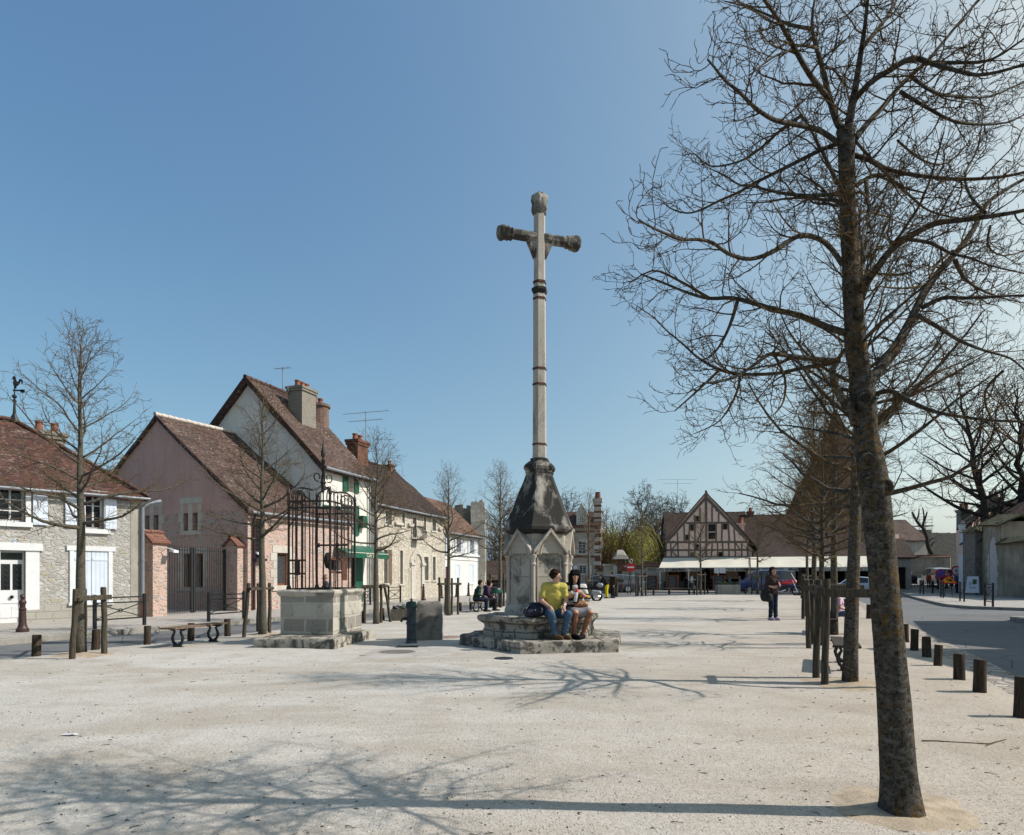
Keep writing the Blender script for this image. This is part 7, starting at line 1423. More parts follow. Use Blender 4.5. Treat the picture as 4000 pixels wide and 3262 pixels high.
    if not bald:
        hr = [(hp(0, -.03, .06), hp(0, -.035, .03), .094, .096), (hp(0, .03, .092), hp(0, -.05, .08), .05, .06), (hp(.05, .0, .06), hp(.055, -.05, .0), .055, .05), (hp(-.05, .0, .06), hp(-.055, -.05, .0), .055, .05)]
        rgh = random.Random(3)
        if curl:
            for i in range(46):
                a, b = rgh.uniform(-2.3, 2.3), rgh.uniform(-.35, 1.25); v = V3((math.sin(a)*math.cos(b), -math.cos(a)*math.cos(b), math.sin(b))); p = hp(v.x*.1, v.y*.105-.02, v.z*.11+.03); 
                if v.y > .45 and v.z < .62: continue
                hr.append((p, p+rvec(rgh)*.008, rgh.uniform(.02, .03), .016, .008))
        if hairlen:
            for sx in (-1, 1):
                for y in (-.06, -.02, .025): hr.append((hp(sx*.075, y, .04), hp(sx*.085, y-.005, -hairlen), .04, .026))
            hr.append((hp(0, -.09, .0), hp(0, -.1, -hairlen), .07, .06)); hr.append((hp(-.06, .075, .06), hp(.06, .075, .06), .028, .028)); hr.append((hp(-.05, .03, .1), hp(.05, .03, .1), .055, .055))
        elif fem: hr += [(hp(sx*.078, -.035, .03), hp(sx*.07, -.045, -.06), .034, .03) for sx in (-1, 1)]+[(hp(0, -.08, .02), hp(0, -.075, -.09), .06, .05), (hp(-.05, .078, .062), hp(.05, .078, .062), .02, .02)]
        skin_obj('hair', hr, max(.009, vox*.8), .018, M[hair], H, mw)
    if vox <= .021:
        for sx in (-1, 1):
            mb = MB(); mb.ball(V3((0, 0, 0)), .0125, 6); mb.v = [tuple(mw @ (hp(sx*.033, .0795, .006)+V3(v))) for v in mb.v]; ey = mb.build('eye', flat('eye_white', (.35, .33, .31), .05), H, smooth=True, uv=False, ); 
            mb = MB(); mb.ball(V3((0, 0, 0)), .0078, 6); mb.v = [tuple(mw @ (hp(sx*.033, .0875, .006)+V3(v))) for v in mb.v]; mb.build('iris', M['black'], ey, smooth=True, uv=False)
            mb = MB(); mb.tube([mw @ hp(sx*.018, .092, .03), mw @ hp(sx*.035, .091, .035), mw @ hp(sx*.055, .082, .029)], .0045, 5); mb.build('eyebrow', M[hair if not bald else 'grey_hair'], H, uv=False)
        mb = MB(); mb.tube([mw @ hp(-.024, .0855, -.061), mw @ hp(0, .0935, -.062), mw @ hp(.024, .0855, -.061)], [.003, .005, .003], 5); mb.build('mouth', flat('lip', (.3, .09, .07), .1), H, uv=False)
    # children were built in the person's own space: put them at the person
    for o in list(H.children):
        pass
    return H, mw, J, hp
# ORG of a person is its world base, but the parts above are in local space: MB parts need it zeroed
_thing = thing
def fixlocal(f):
    def g(label, loc, *a, **k):
        global thing
        def th(name, lab, cat, l, group=None):
            o = _thing(name, lab, cat, l, group); ORG[o.name] = Vector((0, 0, 0)); return o
        thing = th
        try: return f(label, loc, *a, **k)
        finally: thing = _thing
    return g
person = fixlocal(person)
nF = (math.sin(CR), -math.cos(CR)); tF = V3((math.cos(CR), math.sin(CR), 0)); eF = V3((CX, CY, 0))+V3((nF[0], nF[1], 0))*1.175; ST = .675
pm_ = eF+tF*(-.10)-V3((nF[0], nF[1], 0))*.12
H1, mw1, J1, hp1 = person('seated man in yellow t-shirt and blue jeans turning to the woman', (pm_.x, pm_.y, ST), (nF[0]*.7, -.97), SIT,
    dict(pel=(0, 0, .11), chest=(0, .10, .45), neck=(-.01, .17, .66), head=(-.02, .21, .815), shR=(.185, .12, .61), shL=(-.195, .15, .60), elR=(.265, .16, .33), elL=(-.235, .2, .33), wrR=(.13, .36, .2), wrL=(-.13, .38, .2), knR=(.15, .47, .07), knL=(-.20, .47, .07), anR=(.04, .36, -.34), anL=(-.14, .34, -.34), toR=(-.12, .58, -.4), toL=(-.26, .56, -.4)),
    top=(.42, .36, .09), bot=(.05, .09, .14), shoe=(.1, .055, .025), hair='hair', curl=True, sleeves='short', look=(-.88, .42, -.1), vox=.0085, tname='t_shirt', hands=dict(R=dict(d=(-.25, .45, -.9), n=(0, -1, -.3), curl=.35), L=dict(d=(.2, .4, -.9), n=(0, -1, -.3), curl=.45)))
pw = eF+tF*.36-V3((nF[0], nF[1], 0))*.13
H2, mw2, J2, hp2 = person('seated woman with long black hair, striped top and grey skirt holding a bottle', (pw.x, pw.y, ST), (nF[0]*.55, -1), SIT,
    dict(pel=(0, 0, .12), chest=(0, .06, .45), neck=(0, .09, .65), head=(0, .13, .805), shR=(.185, .06, .60), shL=(-.19, .06, .60), elR=(.235, .14, .34), elL=(-.265, .15, .36), wrR=(.115, .31, .43), wrL=(-.055, .335, .51), knR=(.075, .47, .1), knL=(-.225, .47, .1), anR=(.07, .36, -.34), anL=(-.10, .36, -.34), toR=(.0, .56, -.4), toL=(.0, .5, -.4)),
    top=(.5, .47, .43), bot=(.17, .165, .18), shoe=(.008, .007, .008), hair='hairb', hairlen=.34, sleeves='mid', skirt=True, skin='skintan', look=(-.05, 1, -.02), vox=.0085, fem=True, tname='striped_top', legc=flat('tan_tights', (.2, .085, .05), .08, 6, .5),
    stripes=(.038, [(.035, .035, .045), (.42, .2, .02)], [0, 0, 1, 0, 0, 1, 1, 0, 0, 1, 2, 1]), hands=dict(R=dict(d=(-.7, .3, .4), n=(-.5, .2, -.8), curl=.8), L=dict(d=(.75, .2, .2), n=(.2, -.6, -.7), curl=.8)))
def local_part(H, name, mb, m, mw, smooth=True): mb.v = [tuple(mw @ V3(v)) for v in mb.v]; return mb.build(name, m, H, smooth=smooth, uv=False)
for (Hh, mw_, J_, q) in ((H1, mw1, J1, 'L'), (H2, mw2, J2, 'L')):
    w = J_['wr'+q]; d = (w-J_['el'+q]).normalized(); mb = MB(); mb.tube([w-d*.045, w-d*.03], [.036, .036], 12); mb.ball(w-d*.038+V3((0, .02, .028)), .018, 6); local_part(Hh, 'wristwatch', mb, M['chrome'], mw_)
# shoe soles of the man
def held(name, label, cat, pts_fn, mats_): pass
B0 = V3((pw.x, pw.y, ST)); bp = B0+mw2 @ V3((.045, .375, .385)); H = thing('drink_bottle', 'white printed bottle with red cap in the seated woman\'s hands', 'bottle', tuple(bp)); mb = MB(); tl = Matrix.Rotation(RAD(8), 3, 'Y'); mb.lathe([(.028, -.075), (.034, -.07), (.035, .06), (.03, .1), (.022, .125)], bp, 14, M=tl); mb.build('body', flat('bottle_white', (.55, .56, .58), .3, 40, .4), H, smooth=True, sharp=50); mb = MB(); mb.lathe([(.024, .12), (.027, .13), (.026, .165), (.018, .18), (.006, .185)], bp, 14, M=tl); mb.build('cap', flat('red_plastic', (.5, .02, .03), .1, 5, .4), H, smooth=True, sharp=50)
def blob(name, label, cat, caps, m, vox=.012, k=.03, parts=()):
    o0 = V3(caps[0][0]); H = thing(name, label, cat, tuple(o0)); ORG[H.name] = V3((0, 0, 0)); c2 = [(V3(a)-o0, V3(b)-o0, x, y) for a, b, x, y in caps]; skin_obj('body' if cat != 'bag' else 'bag_body', c2, vox, k, m, H, Matrix.Identity(3)); ORG[H.name] = o0; return H
q = B0+mw2 @ V3((-.09, .28, .255)); fx = mw2 @ V3((1, 0, 0)); fy = mw2 @ V3((0, 1, 0)); up_ = V3((0, 0, 1)); lea = flat('tan_leather', (.24, .1, .035), .25, 14, .45)
H = blob('handbag', 'brown leather handbag on the seated woman\'s lap', 'bag', [(q+fx*.09, q-fx*.09, .05, .05), (q+fx*.07+up_*.03, q-fx*.07+up_*.03, .04, .04), (q+fx*.1-up_*.015, q-fx*.1-up_*.015, .045, .045)], lea, .01)
mb = MB(); mb.tube([q+fx*.12+up_*.03, q+fx*.13+up_*.12-fy*.06, q+fx*.05+up_*.2-fy*.1], .008, 6); mb.build('strap', lea, H); mb = MB(); mb.lathe([(.018, -.01), (.02, .01)], q+fy*.055+up_*.02, 8, M=Matrix.Rotation(RAD(90), 3, 'X')); mb.build('clasp', M['chrome'], H)
q = B0+mw2 @ V3((.005, .27, .315)); H = thing('camera', 'black compact camera hanging before the seated woman\'s waist', 'camera', tuple(q)); mb = MB(); F_ = Fr((q.x, q.y), (fx.x, fx.y), (fy.x, fy.y)); mb.bf(F_, -.065, .065, q.z-.04, q.z+.04, -.03, .025); mb.build('body', M['black'], H, bevel=.008); mb = MB(); mb.lathe([(.036, 0), (.036, .05), (.03, .055), (.028, .045)], q+fy*.025, 14, M=Matrix((fx, up_, fy)).transposed()); mb.build('lens', M['rubber'], H, smooth=True, sharp=40); mb = MB(); mb.tube([q+fx*.06+up_*.03, q+fx*.1+up_*.2-fy*.08, q+fx*.08+up_*.32-fy*.18], .006, 5); mb.tube([q-fx*.06+up_*.03, q-fx*.1+up_*.2-fy*.08, q-fx*.08+up_*.32-fy*.18], .006, 5); mb.build('strap', M['black'], H)
A0_ = V3((pm_.x, pm_.y, ST)); rx = mw1 @ V3((1, 0, 0)); ry = mw1 @ V3((0, 1, 0)); q = A0_+rx*.36+ry*.02+up_*.12; nv = flat('navy_fabric', (.012, .013, .03), .4, 16, .8, bumpst=.8, dist=.02)
H = blob('backpack', 'dark navy backpack lying on the stone seat beside the man', 'bag', [(q+rx*.13-up_*.02, q-rx*.1+up_*.02, .11, .13), (q+rx*.16+ry*.1-up_*.04, q-rx*.05+ry*.1, .08, .1), (q-rx*.16+up_*.06, q-rx*.2+ry*.12+up_*.05, .09, .07), (q+rx*.05+up_*.11, q-rx*.1+up_*.12, .07, .06)], nv, .014)
mb = MB(); mb.tube([q+rx*.1+up_*.1+ry*.05, q+rx*.22+up_*.06+ry*.12, q+rx*.24-up_*.06+ry*.16, q+rx*.1-up_*.08+ry*.21], .014, 6); mb.build('strap', M['black'], H); mb = MB(); mb.bar(q+ry*.2+rx*.04+up_*.05, q+ry*.2+rx*.05+up_*.02, .02, .012); mb.build('buckle', M['chrome'], H)
# standing woman with a black shoulder bag
p = G(3018, 2424, .02); 
H3, mw3, J3, hp3 = person('standing woman in dark top and jeans looking up, alone on the gravel', tuple(p), (.35, -1), STAND, dict(neck=(0, .0, 1.45), head=(0, .02, 1.61), elR=(.25, -.02, 1.14), elL=(-.25, -.02, 1.15), wrR=(.12, .2, 1.08), wrL=(-.06, .26, 1.13), knR=(.08, .03, .5), knL=(-.10, .0, .5), anR=(.08, -.02, .09), anL=(-.12, .0, .09)), top=(.045, .03, .028), bot=(.016, .022, .04), shoe=(.3, .24, .32), hair='red_hair', fem=True, sleeves='mid', look=(-.3, .9, .25), vox=.013, s=1.02, tname='top',
    hands=dict(R=dict(d=(-.8, .4, .4), n=(0, -1, -.2), curl=.5), L=dict(d=(.4, .3, .8), n=(.3, -1, 0), curl=.4)))
f3 = mw3 @ V3((0, 1, 0)); r3 = mw3 @ V3((1, 0, 0)); q = p+r3*.25+V3((0, 0, .82)); H = blob('shoulder_bag', 'big black shoulder bag hanging at the standing woman\'s side', 'bag', [(q+f3*.1, q-f3*.12, .12, .12), (q+f3*.1+up_*.16, q-f3*.1+up_*.16, .08, .08), (q-up_*.08+f3*.1, q-up_*.08-f3*.1, .12, .11)], M['rubber'], .018)
mb = MB(); mb.tube([q+f3*.1+up_*.2, q-r3*.05+up_*.5+f3*.02, q-r3*.16+up_*.66], .014, 6); mb.tube([q-f3*.1+up_*.2, q-r3*.06+up_*.5-f3*.06, q-r3*.16+up_*.66-f3*.02], .014, 6); mb.build('strap', M['rubber'], H)
mb = MB(); q = p+mw3 @ V3((.04, .28, 1.13)); mb.bar(q, q+V3((.02, 0, .12)), .06, .015); tag(mb.build('phone', M['black'], org=q), 'black phone held up by the standing woman', 'phone')
GP = 'people around the square'
# seated pair on the far-left bench, bald man behind the well
bz = .45
b5 = G(1868, 2392); 
person('man in dark green checked shirt seated on the bench by the bin', (b5.x-.1, b5.y+.1, bz), (1, .15), SIT, dict(wrR=(.12, .36, .2), wrL=(-.12, .36, .2), chest=(0, .08, .43), neck=(0, .14, .6), head=(0, .2, .74), shR=(.18, .12, .55), shL=(-.18, .12, .55)), top=(.012, .035, .028), bot=(.02, .025, .045), vox=.019, group=GP, stripes=(.06, [(.03, .06, .05)], [0, 0, 1]))
person('woman with tied dark hair in purple top seated behind the checked-shirt man', (b5.x+.25, b5.y+.75, bz), (1, .3), SIT, dict(chest=(0, .08, .42), neck=(0, .14, .58), head=(0, .22, .7), look=(0, 1, -.3)), top=(.05, .03, .06), bot=(.03, .03, .04), fem=True, vox=.019, group=GP)
mb = MB(); q = b5+V3((-.35, -.05, .45)); mb.lathe([(.03, 0), (.033, .02), (.033, .13), (.012, .18), (.012, .2)], q, 10); tag(mb.build('water_bottle', flat('clear_plastic', (.5, .55, .6), .1, 5, .2), smooth=True, org=q), 'small water bottle standing on the bench end by the bin', 'bottle')
p = W(1273, 2290, 21.5); p.z = 0; person('bald man walking behind the well, seen through the iron cage', tuple(p), (-1, -.25), STAND, {}, top=(.06, .06, .065), bot=(.05, .05, .06), bald=True, vox=.02, group=GP, s=.9)
# child and adult on the bench behind the row of limes
cb = G(3270, 2478); person('blond girl in pink t-shirt and jeans on the bench between the limes', (cb.x-.05, cb.y-.1, .47), (.95, -.45), SIT, dict(wrR=(.1, .3, .2), wrL=(-.1, .3, .2)), top=(.62, .42, .56), bot=(.05, .09, .17), shoe=(.5, .09, .2), hair='blond', fem=True, hairlen=.02, sleeves='short', vox=.016, s=.78, group=GP)
person('adult in dark blue jacket seated beside the girl, hidden by trunks', (cb.x-.55, cb.y+.05, .47), (.4, -1), SIT, {}, top=(.02, .03, .07), bot=(.02, .02, .03), vox=.02, group=GP, s=.95)
# motorcyclists
p = G(2371, 2339); person('motorcyclist in black jacket and yellow trousers bending over beside the silver motorbike', (p.x, p.y+.1, 0), (-1, -.1), STAND, dict(chest=(0, .14, 1.2), neck=(0, .28, 1.36), head=(0, .38, 1.44), shR=(.19, .24, 1.32), shL=(-.19, .24, 1.32), elR=(.23, .35, 1.1), elL=(-.23, .35, 1.1), wrR=(.12, .55, 1.05), wrL=(-.12, .55, 1.05)), top=(.015, .015, .016), bot=(.6, .5, .02), vox=.019, group=GP, tname='jacket')
person('motorcyclist in dark brown jacket standing behind the yellow trousers', (p.x+.42, p.y+.3, 0), (-.9, -.5), STAND, dict(head=(0, .08, 1.6)), top=(.035, .022, .018), bot=(.015, .015, .018), vox=.02, group=GP, tname='jacket')
# by the cafe
p = G(2702, 2312); person('man in white shirt and jeans holding a bicycle before the cafe', (p.x, p.y, 0), (1, -.3), STAND, dict(wrR=(.16, .25, 1.2), wrL=(-.16, .3, 1.15), knR=(.1, .16, .5), anR=(.1, .14, .09), knL=(-.1, -.05, .5), anL=(-.1, -.2, .1)), top=(.62, .62, .64), bot=(.1, .12, .16), vox=.022, group=GP, s=.98)
p = G(2744, 2310); person('man in striped shirt walking towards the cafe', (p.x, p.y+.6, 0), (.2, 1), STAND, dict(elR=(.26, -.08, 1.13), wrR=(.3, .02, .92), knL=(-.1, .12, .5)), top=(.25, .27, .32), bot=(.03, .04, .06), vox=.022, group=GP, stripes=(.05, [(.5, .5, .52)], [0, 1]))
rgp = random.Random(17)
AF = lambda px, c: (lambda a: ft.p(a, 0, c))(ft.a(px))
for px, c, fw, tp_, lb in ((2527, 6.0, (-1, .2), (.2, .21, .22), 'bald cafe guest in grey shirt at the left terrace end'), (2478, 6.3, (1, .1), (.12, .03, .04), 'guest in dark red top on the terrace behind the cars'), (2392+67, 5.2, (1, -.2), (.03, .03, .04), 'guest in black on the left terrace chairs'), (2570, 4.6, (-1, 0), (.1, .11, .13), 'guest in slate jumper below the awning\'s left corner'), (2678, 2.4, (1, 0), (.04, .04, .05), 'white haired guest seated under the main lettered awning'), (2629, 2.4, (-1, .1), (.03, .025, .03), 'dark dressed guest seated behind the second blackboard'), (2850, 2.6, (1, .1), (.24, .3, .4), 'guest in striped light blue shirt under the right awning half'), (2893, 2.7, (-1, .1), (.4, .42, .46), 'guest in pale shirt facing the striped guest'), (2782, 2.0, (1, .1), (.02, .02, .025), 'guest seated deep in shade below the terrace centre')):
    q = AF(px, c); person(lb, (q.x, q.y, .58), fw, SIT, {}, top=tp_, bot=(.03, .03, .04), vox=.026, group='guests on the cafe terrace', hair=rgp.choice(('hair', 'hairb', 'grey_hair')), bald=px == 2527)
# people on the side street
def onhill(px, d): y = d; return (XP(px, d), d, hillz(d))
for px, d, fw, tp_, bt, s, lb in ((3516, 62, (.2, -1), (.07, .075, .085), (.06, .07, .1), 1, 'man in grey jumper walking down the side street'), (3503, 66, (.2, 1), (.5, .52, .56), (.05, .05, .07), 1.02, 'man in white shirt with child on shoulders up the street'), (3528, 66, (.1, 1), (.55, .45, .25), (.05, .05, .06), .95, 'woman in cream jacket walking up the side street'), (3552, 64, (.3, -1), (.5, .2, .24), (.03, .03, .05), .95, 'woman in pink blouse pushing a dark stroller'), (3541, 65.5, (-.2, 1), (.4, .35, .25), (.06, .06, .07), .85, 'person in beige jacket just left of the pink blouse'), (3537, 61, (-.4, 1), (.5, .5, .58), (.2, .2, .25), .58, 'small child in pale clothes near the stroller'),
        (3628, 62, (-.6, -1), (.3, .06, .05), (.05, .05, .06), .78, 'child in red and blue before the white car'), (3664, 60, (.2, -1), (.4, .1, .1), (.03, .03, .04), .98, 'person in red top standing beside the white car'), (3681, 59, (-.3, 1), (.015, .015, .018), (.01, .01, .012), 1.04, 'tall person in black before the white car'), (3698, 61, (.2, 1), (.35, .3, .38), (.05, .05, .06), .95, 'person in pale lilac top right of the white car'), (3739, 54, (.2, 1), (.06, .07, .1), (.03, .03, .04), .95, 'person in dark clothes behind the round road sign')):
    person(lb, onhill(px, d), fw, STAND, dict(knR=(.1, .12, .5), anR=(.1, .1, .09), knL=(-.1, -.02, .5), anL=(-.1, -.14, .1)), top=tp_, bot=bt, vox=.027, group='people on the side street', s=s, hair=random.Random(px).choice(('hair', 'hairb', 'grey_hair')))
# ---------------------------------------------------------------- posts, bollards, barriers, benches, tree guards
rg = random.Random(77)
def stump(h=.42, r=.075, sd=0):
    mb = MB(); mb.lathe([(r*1.04, -.08), (r*1.02, .02), (r, h*.5), (r*.98, h-.012), (r*.93, h), (r*.5, h+.003), (.005, h+.004)], (0, 0, 0), 18); rough(mb, .006, 9+sd); return mb
ps = stump().build('wooden_post', M['stump'], smooth=True, sharp=40); tag(ps, '', 'post'); used = False
def posts(L, group, h=1.0):
    global used
    for px, py, lb, sx in L:
        o = place(ps, used, G(px, py), rg.random()*6, lb, (sx, sx, sx*rg.uniform(.92, 1.08)), group); used = True; o.rotation_euler = (rg.uniform(-.05, .05), rg.uniform(-.05, .05), rg.random()*6)
    
posts([(141, 2566, 'short wooden post left of the staked tree, nearest the left frame edge', 1), (373, 2541, 'short wooden post right behind the staked tree before the stone house', 1), (575, 2521, 'short wooden post just left of the slatted bench', .95), (745, 2506, 'short wooden post behind the slatted bench', 1), (889, 2487, 'short wooden post right of the slatted bench', 1), (1418, 2434, 'short post at the right shoulder of the well', .95), (1495, 2425, 'short post hidden between stakes and planter', .95), (1797, 2388, 'short post right of the stakes before the small white house', .95), (1840, 2384, 'short post at the near end of the pair\'s bench', .95), (1955, 2376, 'short post behind the bin', .9)], 'wooden posts along the left road')
posts([(3992, 2812, 'large dark wooden post cut by the right frame edge', 1.0), (3826, 2711, 'wooden post second from the right frame edge', 1), (3747, 2661, 'wooden post with flat top third in the right row', 1), (3663, 2606, 'thin leaning wooden post in the right row', .82), (3620, 2571, 'wooden post fourth beyond the frame edge near the shadow tip', 1.0), (3571, 2544, 'wooden post just right of the trunk, second behind it', .98), (3537, 2512, 'wooden post hugging the right side of the large trunk', .98), (3394, 2420, 'single wooden post between the second lime and the large trunk', 1.15), (3303, 2372, 'wooden post beyond the girl\'s bench', 1.0), (3312, 2362, 'far wooden post beyond the girl\'s bench by the kerb', 1.0)], 'wooden posts along the right road')
posts([(2553, 2325, 'far post between the parked cars and the bench', 1.05), (2615, 2322, 'far post behind the long bench', 1.05), (2692, 2321, 'far post beside the bicycle wheel', 1.15), (2765, 2319, 'far post left of the concrete planter', 1.05), (2912, 2319, 'far post before the front of the blue van', 1.05), (3121, 2320, 'far post behind the right row', 1.1), (2988, 2321, 'far post right of the tree before the van', 1.0)], 'wooden posts along the cafe road')
# cast-iron bollards
mb = MB(); mb.lathe([(.14, 0), (.14, .07), (.11, .1), (.1, .14), (.085, .2), (.075, .45), (.07, .52), (.085, .54), (.085, .57), (.06, .59), (.055, .66), (.08, .7), (.085, .74), (.06, .78), (.035, .8), (.045, .83), (.06, .87), (.045, .91), (.015, .93)], (0, 0, 0), 16)
bo = mb.build('iron_bollard', M['brown'], smooth=True, sharp=40); tag(bo, '', 'bollard')
for i, (px, py, lb) in enumerate(((88, 2468, 'brown cast-iron bollard before the white front door'), (1654, 2345, 'iron bollard right of the round stone by the arched doorway'), (1724, 2337, 'iron bollard between stakes before the small white house'), (1784, 2332, 'iron bollard just right of the stakes before white shutters'), (1830, 2328, 'iron bollard farthest right below the white shutters'))): place(bo, i > 0, G(px, py, .125), 0, lb, None, 'cast-iron bollards on the left pavement')
mb = MB(); mb.lathe([(.3, 0), (.31, .3), (.3, .75), (.26, .82), (.1, .84)], (0, 0, 0), 16); rough(mb, .015, 3); o = tag(mb.build('guard_stone', M['cutstone'], smooth=True, sharp=50), 'round pale guard stone at the arched doorway', 'stone'); o.location = G(1639, 2334, .125)
# crossed barriers
def barrier_parts(L, h, m, name, cross_ring=True):
    H = thing(name, '', 'barrier', (0, 0, 0)); 
    for x in (0, L): mb = MB(); mb.box(x-.035, x+.035, -.035, .035, -.05, h); mb.lathe([(.045, h), (.045, h+.02), (.01, h+.03)], (x, 0, 0), 8); mb.build('post', M[m], H)
    for z in (.22, h-.2, h-.06): mb = MB(); mb.box(.035, L-.035, -.018, .018, z-.018, z+.018); mb.build('rail', M[m], H)
    mb = MB(); mb.bar((.04, 0, .24), (L-.04, 0, h-.22), .022); mb.bar((.04, .0, h-.22), (L-.04, 0, .24), .0215)
    if cross_ring: mb.tube([(L/2+.05*math.cos(i*.6), -.0, (h+.02)/2+.05*math.sin(i*.6)) for i in range(12)], .012, 5)
    mb.build('cross_bar', M[m], H); return H
def put_bar(pr, first, a, b, lb, group):
    o = place(pr, not first, tuple(a), math.atan2(b.y-a.y, b.x-a.x), lb, None, group); return o
LB = 1.45; bp = barrier_parts(LB, .86, 'black', 'pavement_barrier'); gb = 'crossed barriers on the left pavement'
for i, (x0, y0, x1, y1, lb) in enumerate(((370, 2456, 564, 2441, 'dark crossed pavement barrier before the closed white shutters'), (815, 2428, 952, 2416, 'dark crossed pavement barrier before the iron gate'), (1518, 2358, 1564, 2354, 'dark crossed pavement barrier before the rubble house'), (1424, 2369, 1446, 2363, 'dark pavement barrier between well and stakes'))):
    a, b = G(x0, y0, .125), G(x1, y1, .125); o = put_bar(bp, i == 0, a, b, lb, gb); o.scale = ((b-a).length/LB, 1, 1)
LB2 = 1.0; bq = barrier_parts(LB2, 1.05, 'black', 'road_barrier', False); gb = 'black barriers on the right pavement'
for i, (x0, y0, x1, y1, lb) in enumerate(((3847, 2367, 3889, 2372, 'black barrier nearest the pointed door'), (3750, 2348, 3782, 2353, 'black barrier before the white notice board'), (3675.5, 2334, 3700, 2339, 'black barrier under the orange warning triangle'), (3594, 2320, 3614, 2322, 'farthest black barrier left of the single black post'))):
    a, b = G(x0, y0, .125), G(x1, y1, .125); o = put_bar(bq, i == 0, a, b, lb, gb)
mb = MB(); mb.box(-.05, .05, -.05, .05, -.05, 1.0); o = tag(mb.build('square_post', M['black'], bevel=.01), 'single black square post between two right barriers', 'post'); o.location = G(3643, 2318, .125)
# tree guards
def guard(label, stakes, rails, h=1.3, r=.045, group='wooden tree guards'):
    c = sum((V3(s[0]) for s in stakes), V3())/len(stakes); c.z = 0; H = thing('tree_guard', label, 'tree guard', tuple(c), group); tops = []
    for i, (b, t) in enumerate(stakes):
        b, t = V3(b), V3(t); m_ = b.lerp(t, .5)+V3((.008, .006, 0)); mb = MB(); mb.tube([b-V3((0, 0, .1)), b.lerp(t, .25)+V3((-.005, 0, 0)), m_, t-V3((0, 0, .03)), t], [r*1.05, r, r*.97, r*.96, r*.85], 10); rough(mb, .004, 12); mb.build('stake', M['stake'], H, smooth=True, sharp=45); tops.append((b, t))
    for i, j, z, w in rails:
        p, q = tops[i][0].lerp(tops[i][1], z/tops[i][1].z), tops[j][0].lerp(tops[j][1], z/tops[j][1].z); d = (q-p).normalized()*.12; sd_ = V3((-d.y, d.x, 0)).normalized()*(r+.015); mb = MB(); mb.bar(p-d-sd_, q+d-sd_, .035, w); mb.build('rail', M['stake'], H, bevel=.006)
    return H
def st(px, py, h=1.3, dx=0, dy=0): b = G(px, py); return (tuple(b), (b.x+dx, b.y+dy, h))
def box_guard(label, c, w, h=1.3, rz=.4, r=.045):
    pts = [(c[0]+w*math.cos(rz+i*math.pi/2), c[1]+w*math.sin(rz+i*math.pi/2)) for i in range(4)]; return guard(label, [((x, y, 0), (x+.01*i, y, h+.03*(i % 3))) for i, (x, y) in enumerate(pts)], [(i, (i+1) % 4, h-.12, .07) for i in range(4)], h, r)
guard('grey stake tripod with one plank round the tree before the stone house', [st(281, 2579, 1.27, .07), st(408, 2560, 1.29, -.02), st(328, 2545, 1.25)], [(0, 1, 1.1, .09), (0, 2, 1.08, .07)], r=.052)
guard('grey stakes and rail round the tree left of the well', [st(952, 2492, 1.33, .12), st(1053, 2474, 1.32, .0), st(1008, 2466, 1.3)], [(0, 1, 1.18, .06), (0, 2, 1.2, .05)])
guard('stakes with splayed leg and thick top beam right of the well', [st(1424, 2437, 1.2, .0), st(1463, 2436, 1.22), st(1489, 2435, 1.24, -.01), st(1527, 2432, 1.25, -.22)], [(0, 2, 1.17, .1), (2, 3, 1.18, .1)])
guard('four tall stakes and rail before the small white house', [st(1716, 2406, 1.45), st(1740, 2404, 1.42), st(1765, 2404, 1.42), st(1789, 2403, 1.44)], [(0, 3, 1.2, .08)])
guard('dark stakes and rail behind the bin left of the cross', [st(1915, 2374, 1.6), st(1968, 2369, 1.62), st(1985, 2366, 1.65)], [(0, 2, 1.5, .09)], r=.055)
guard('two stakes beside the thin tree before the parked cars', [st(2485, 2330, 1.75), st(2523, 2327, 1.8), st(2492, 2328, 1.7)], [(0, 1, 1.5, .09)], r=.07); guard('two stakes round the tree before the half-timbered gable', [st(2723, 2326, 1.75), st(2753, 2324, 1.8)], [(0, 1, 1.6, .08)], r=.07); guard('three thin stakes in front of the blue van', [st(2937, 2322, 1.7), st(2975, 2321, 1.72), st(2999, 2320, 1.7)], [(0, 1, 1.5, .07)], r=.055); guard('pair of stakes by the tree right behind the cross', [st(2290, 2340, 1.4), st(2312, 2338, 1.4)], [(0, 1, 1.2, .07)], r=.05)
guard('nearest dark stakes with heavy black rail behind the large trunk', [st(3187, 2654, 1.45, .04), st(3222, 2680, 1.46, .03), ((4.98, 8.75, 0), (4.98, 8.75, 1.45)), ((4.96, 9.65, 0), (4.95, 9.65, 1.42))], [(1, 2, 1.27, .115), (0, 3, 1.33, .08), (0, 1, 1.3, .1)], r=.048)
guard('second dark stakes with rail in the right row of limes', [st(3160, 2536, 1.42, -.05), st(3174, 2521, 1.42, -.02), ((6.93, 13.6, 0), (6.92, 13.6, 1.4)), ((7.38, 14.5, 0), (7.37, 14.5, 1.4))], [(0, 2, 1.25, .1), (1, 3, 1.28, .09)], r=.05)
guard('third dark stakes in the right row of limes', [st(3137, 2420, 1.5), st(3150, 2410, 1.5), st(3190, 2415, 1.5)], [(0, 2, 1.35, .1)], r=.055); guard('farthest pair of stakes in the right row before the cafe road', [st(3131, 2339, 1.65, .05), st(3141, 2336, 1.65), st(3180, 2338, 1.6)], [(0, 2, 1.5, .1)], r=.07)
guard('weathered half-log post with crossbeam beside the motorbike', [st(2408, 2331, 1.42)], [], r=.12); b = G(2408, 2331); mb = MB(); mb.bar((b.x-.95, b.y-.1, 1.16), (b.x+.5, b.y-.16, 1.16), .08, .22); H = thing('cross_beam', 'grey plank sign beam nailed to the post beside the motorbike', 'beam', (b.x, b.y, 1.1)); mb.build('plank', M['stake'], H)
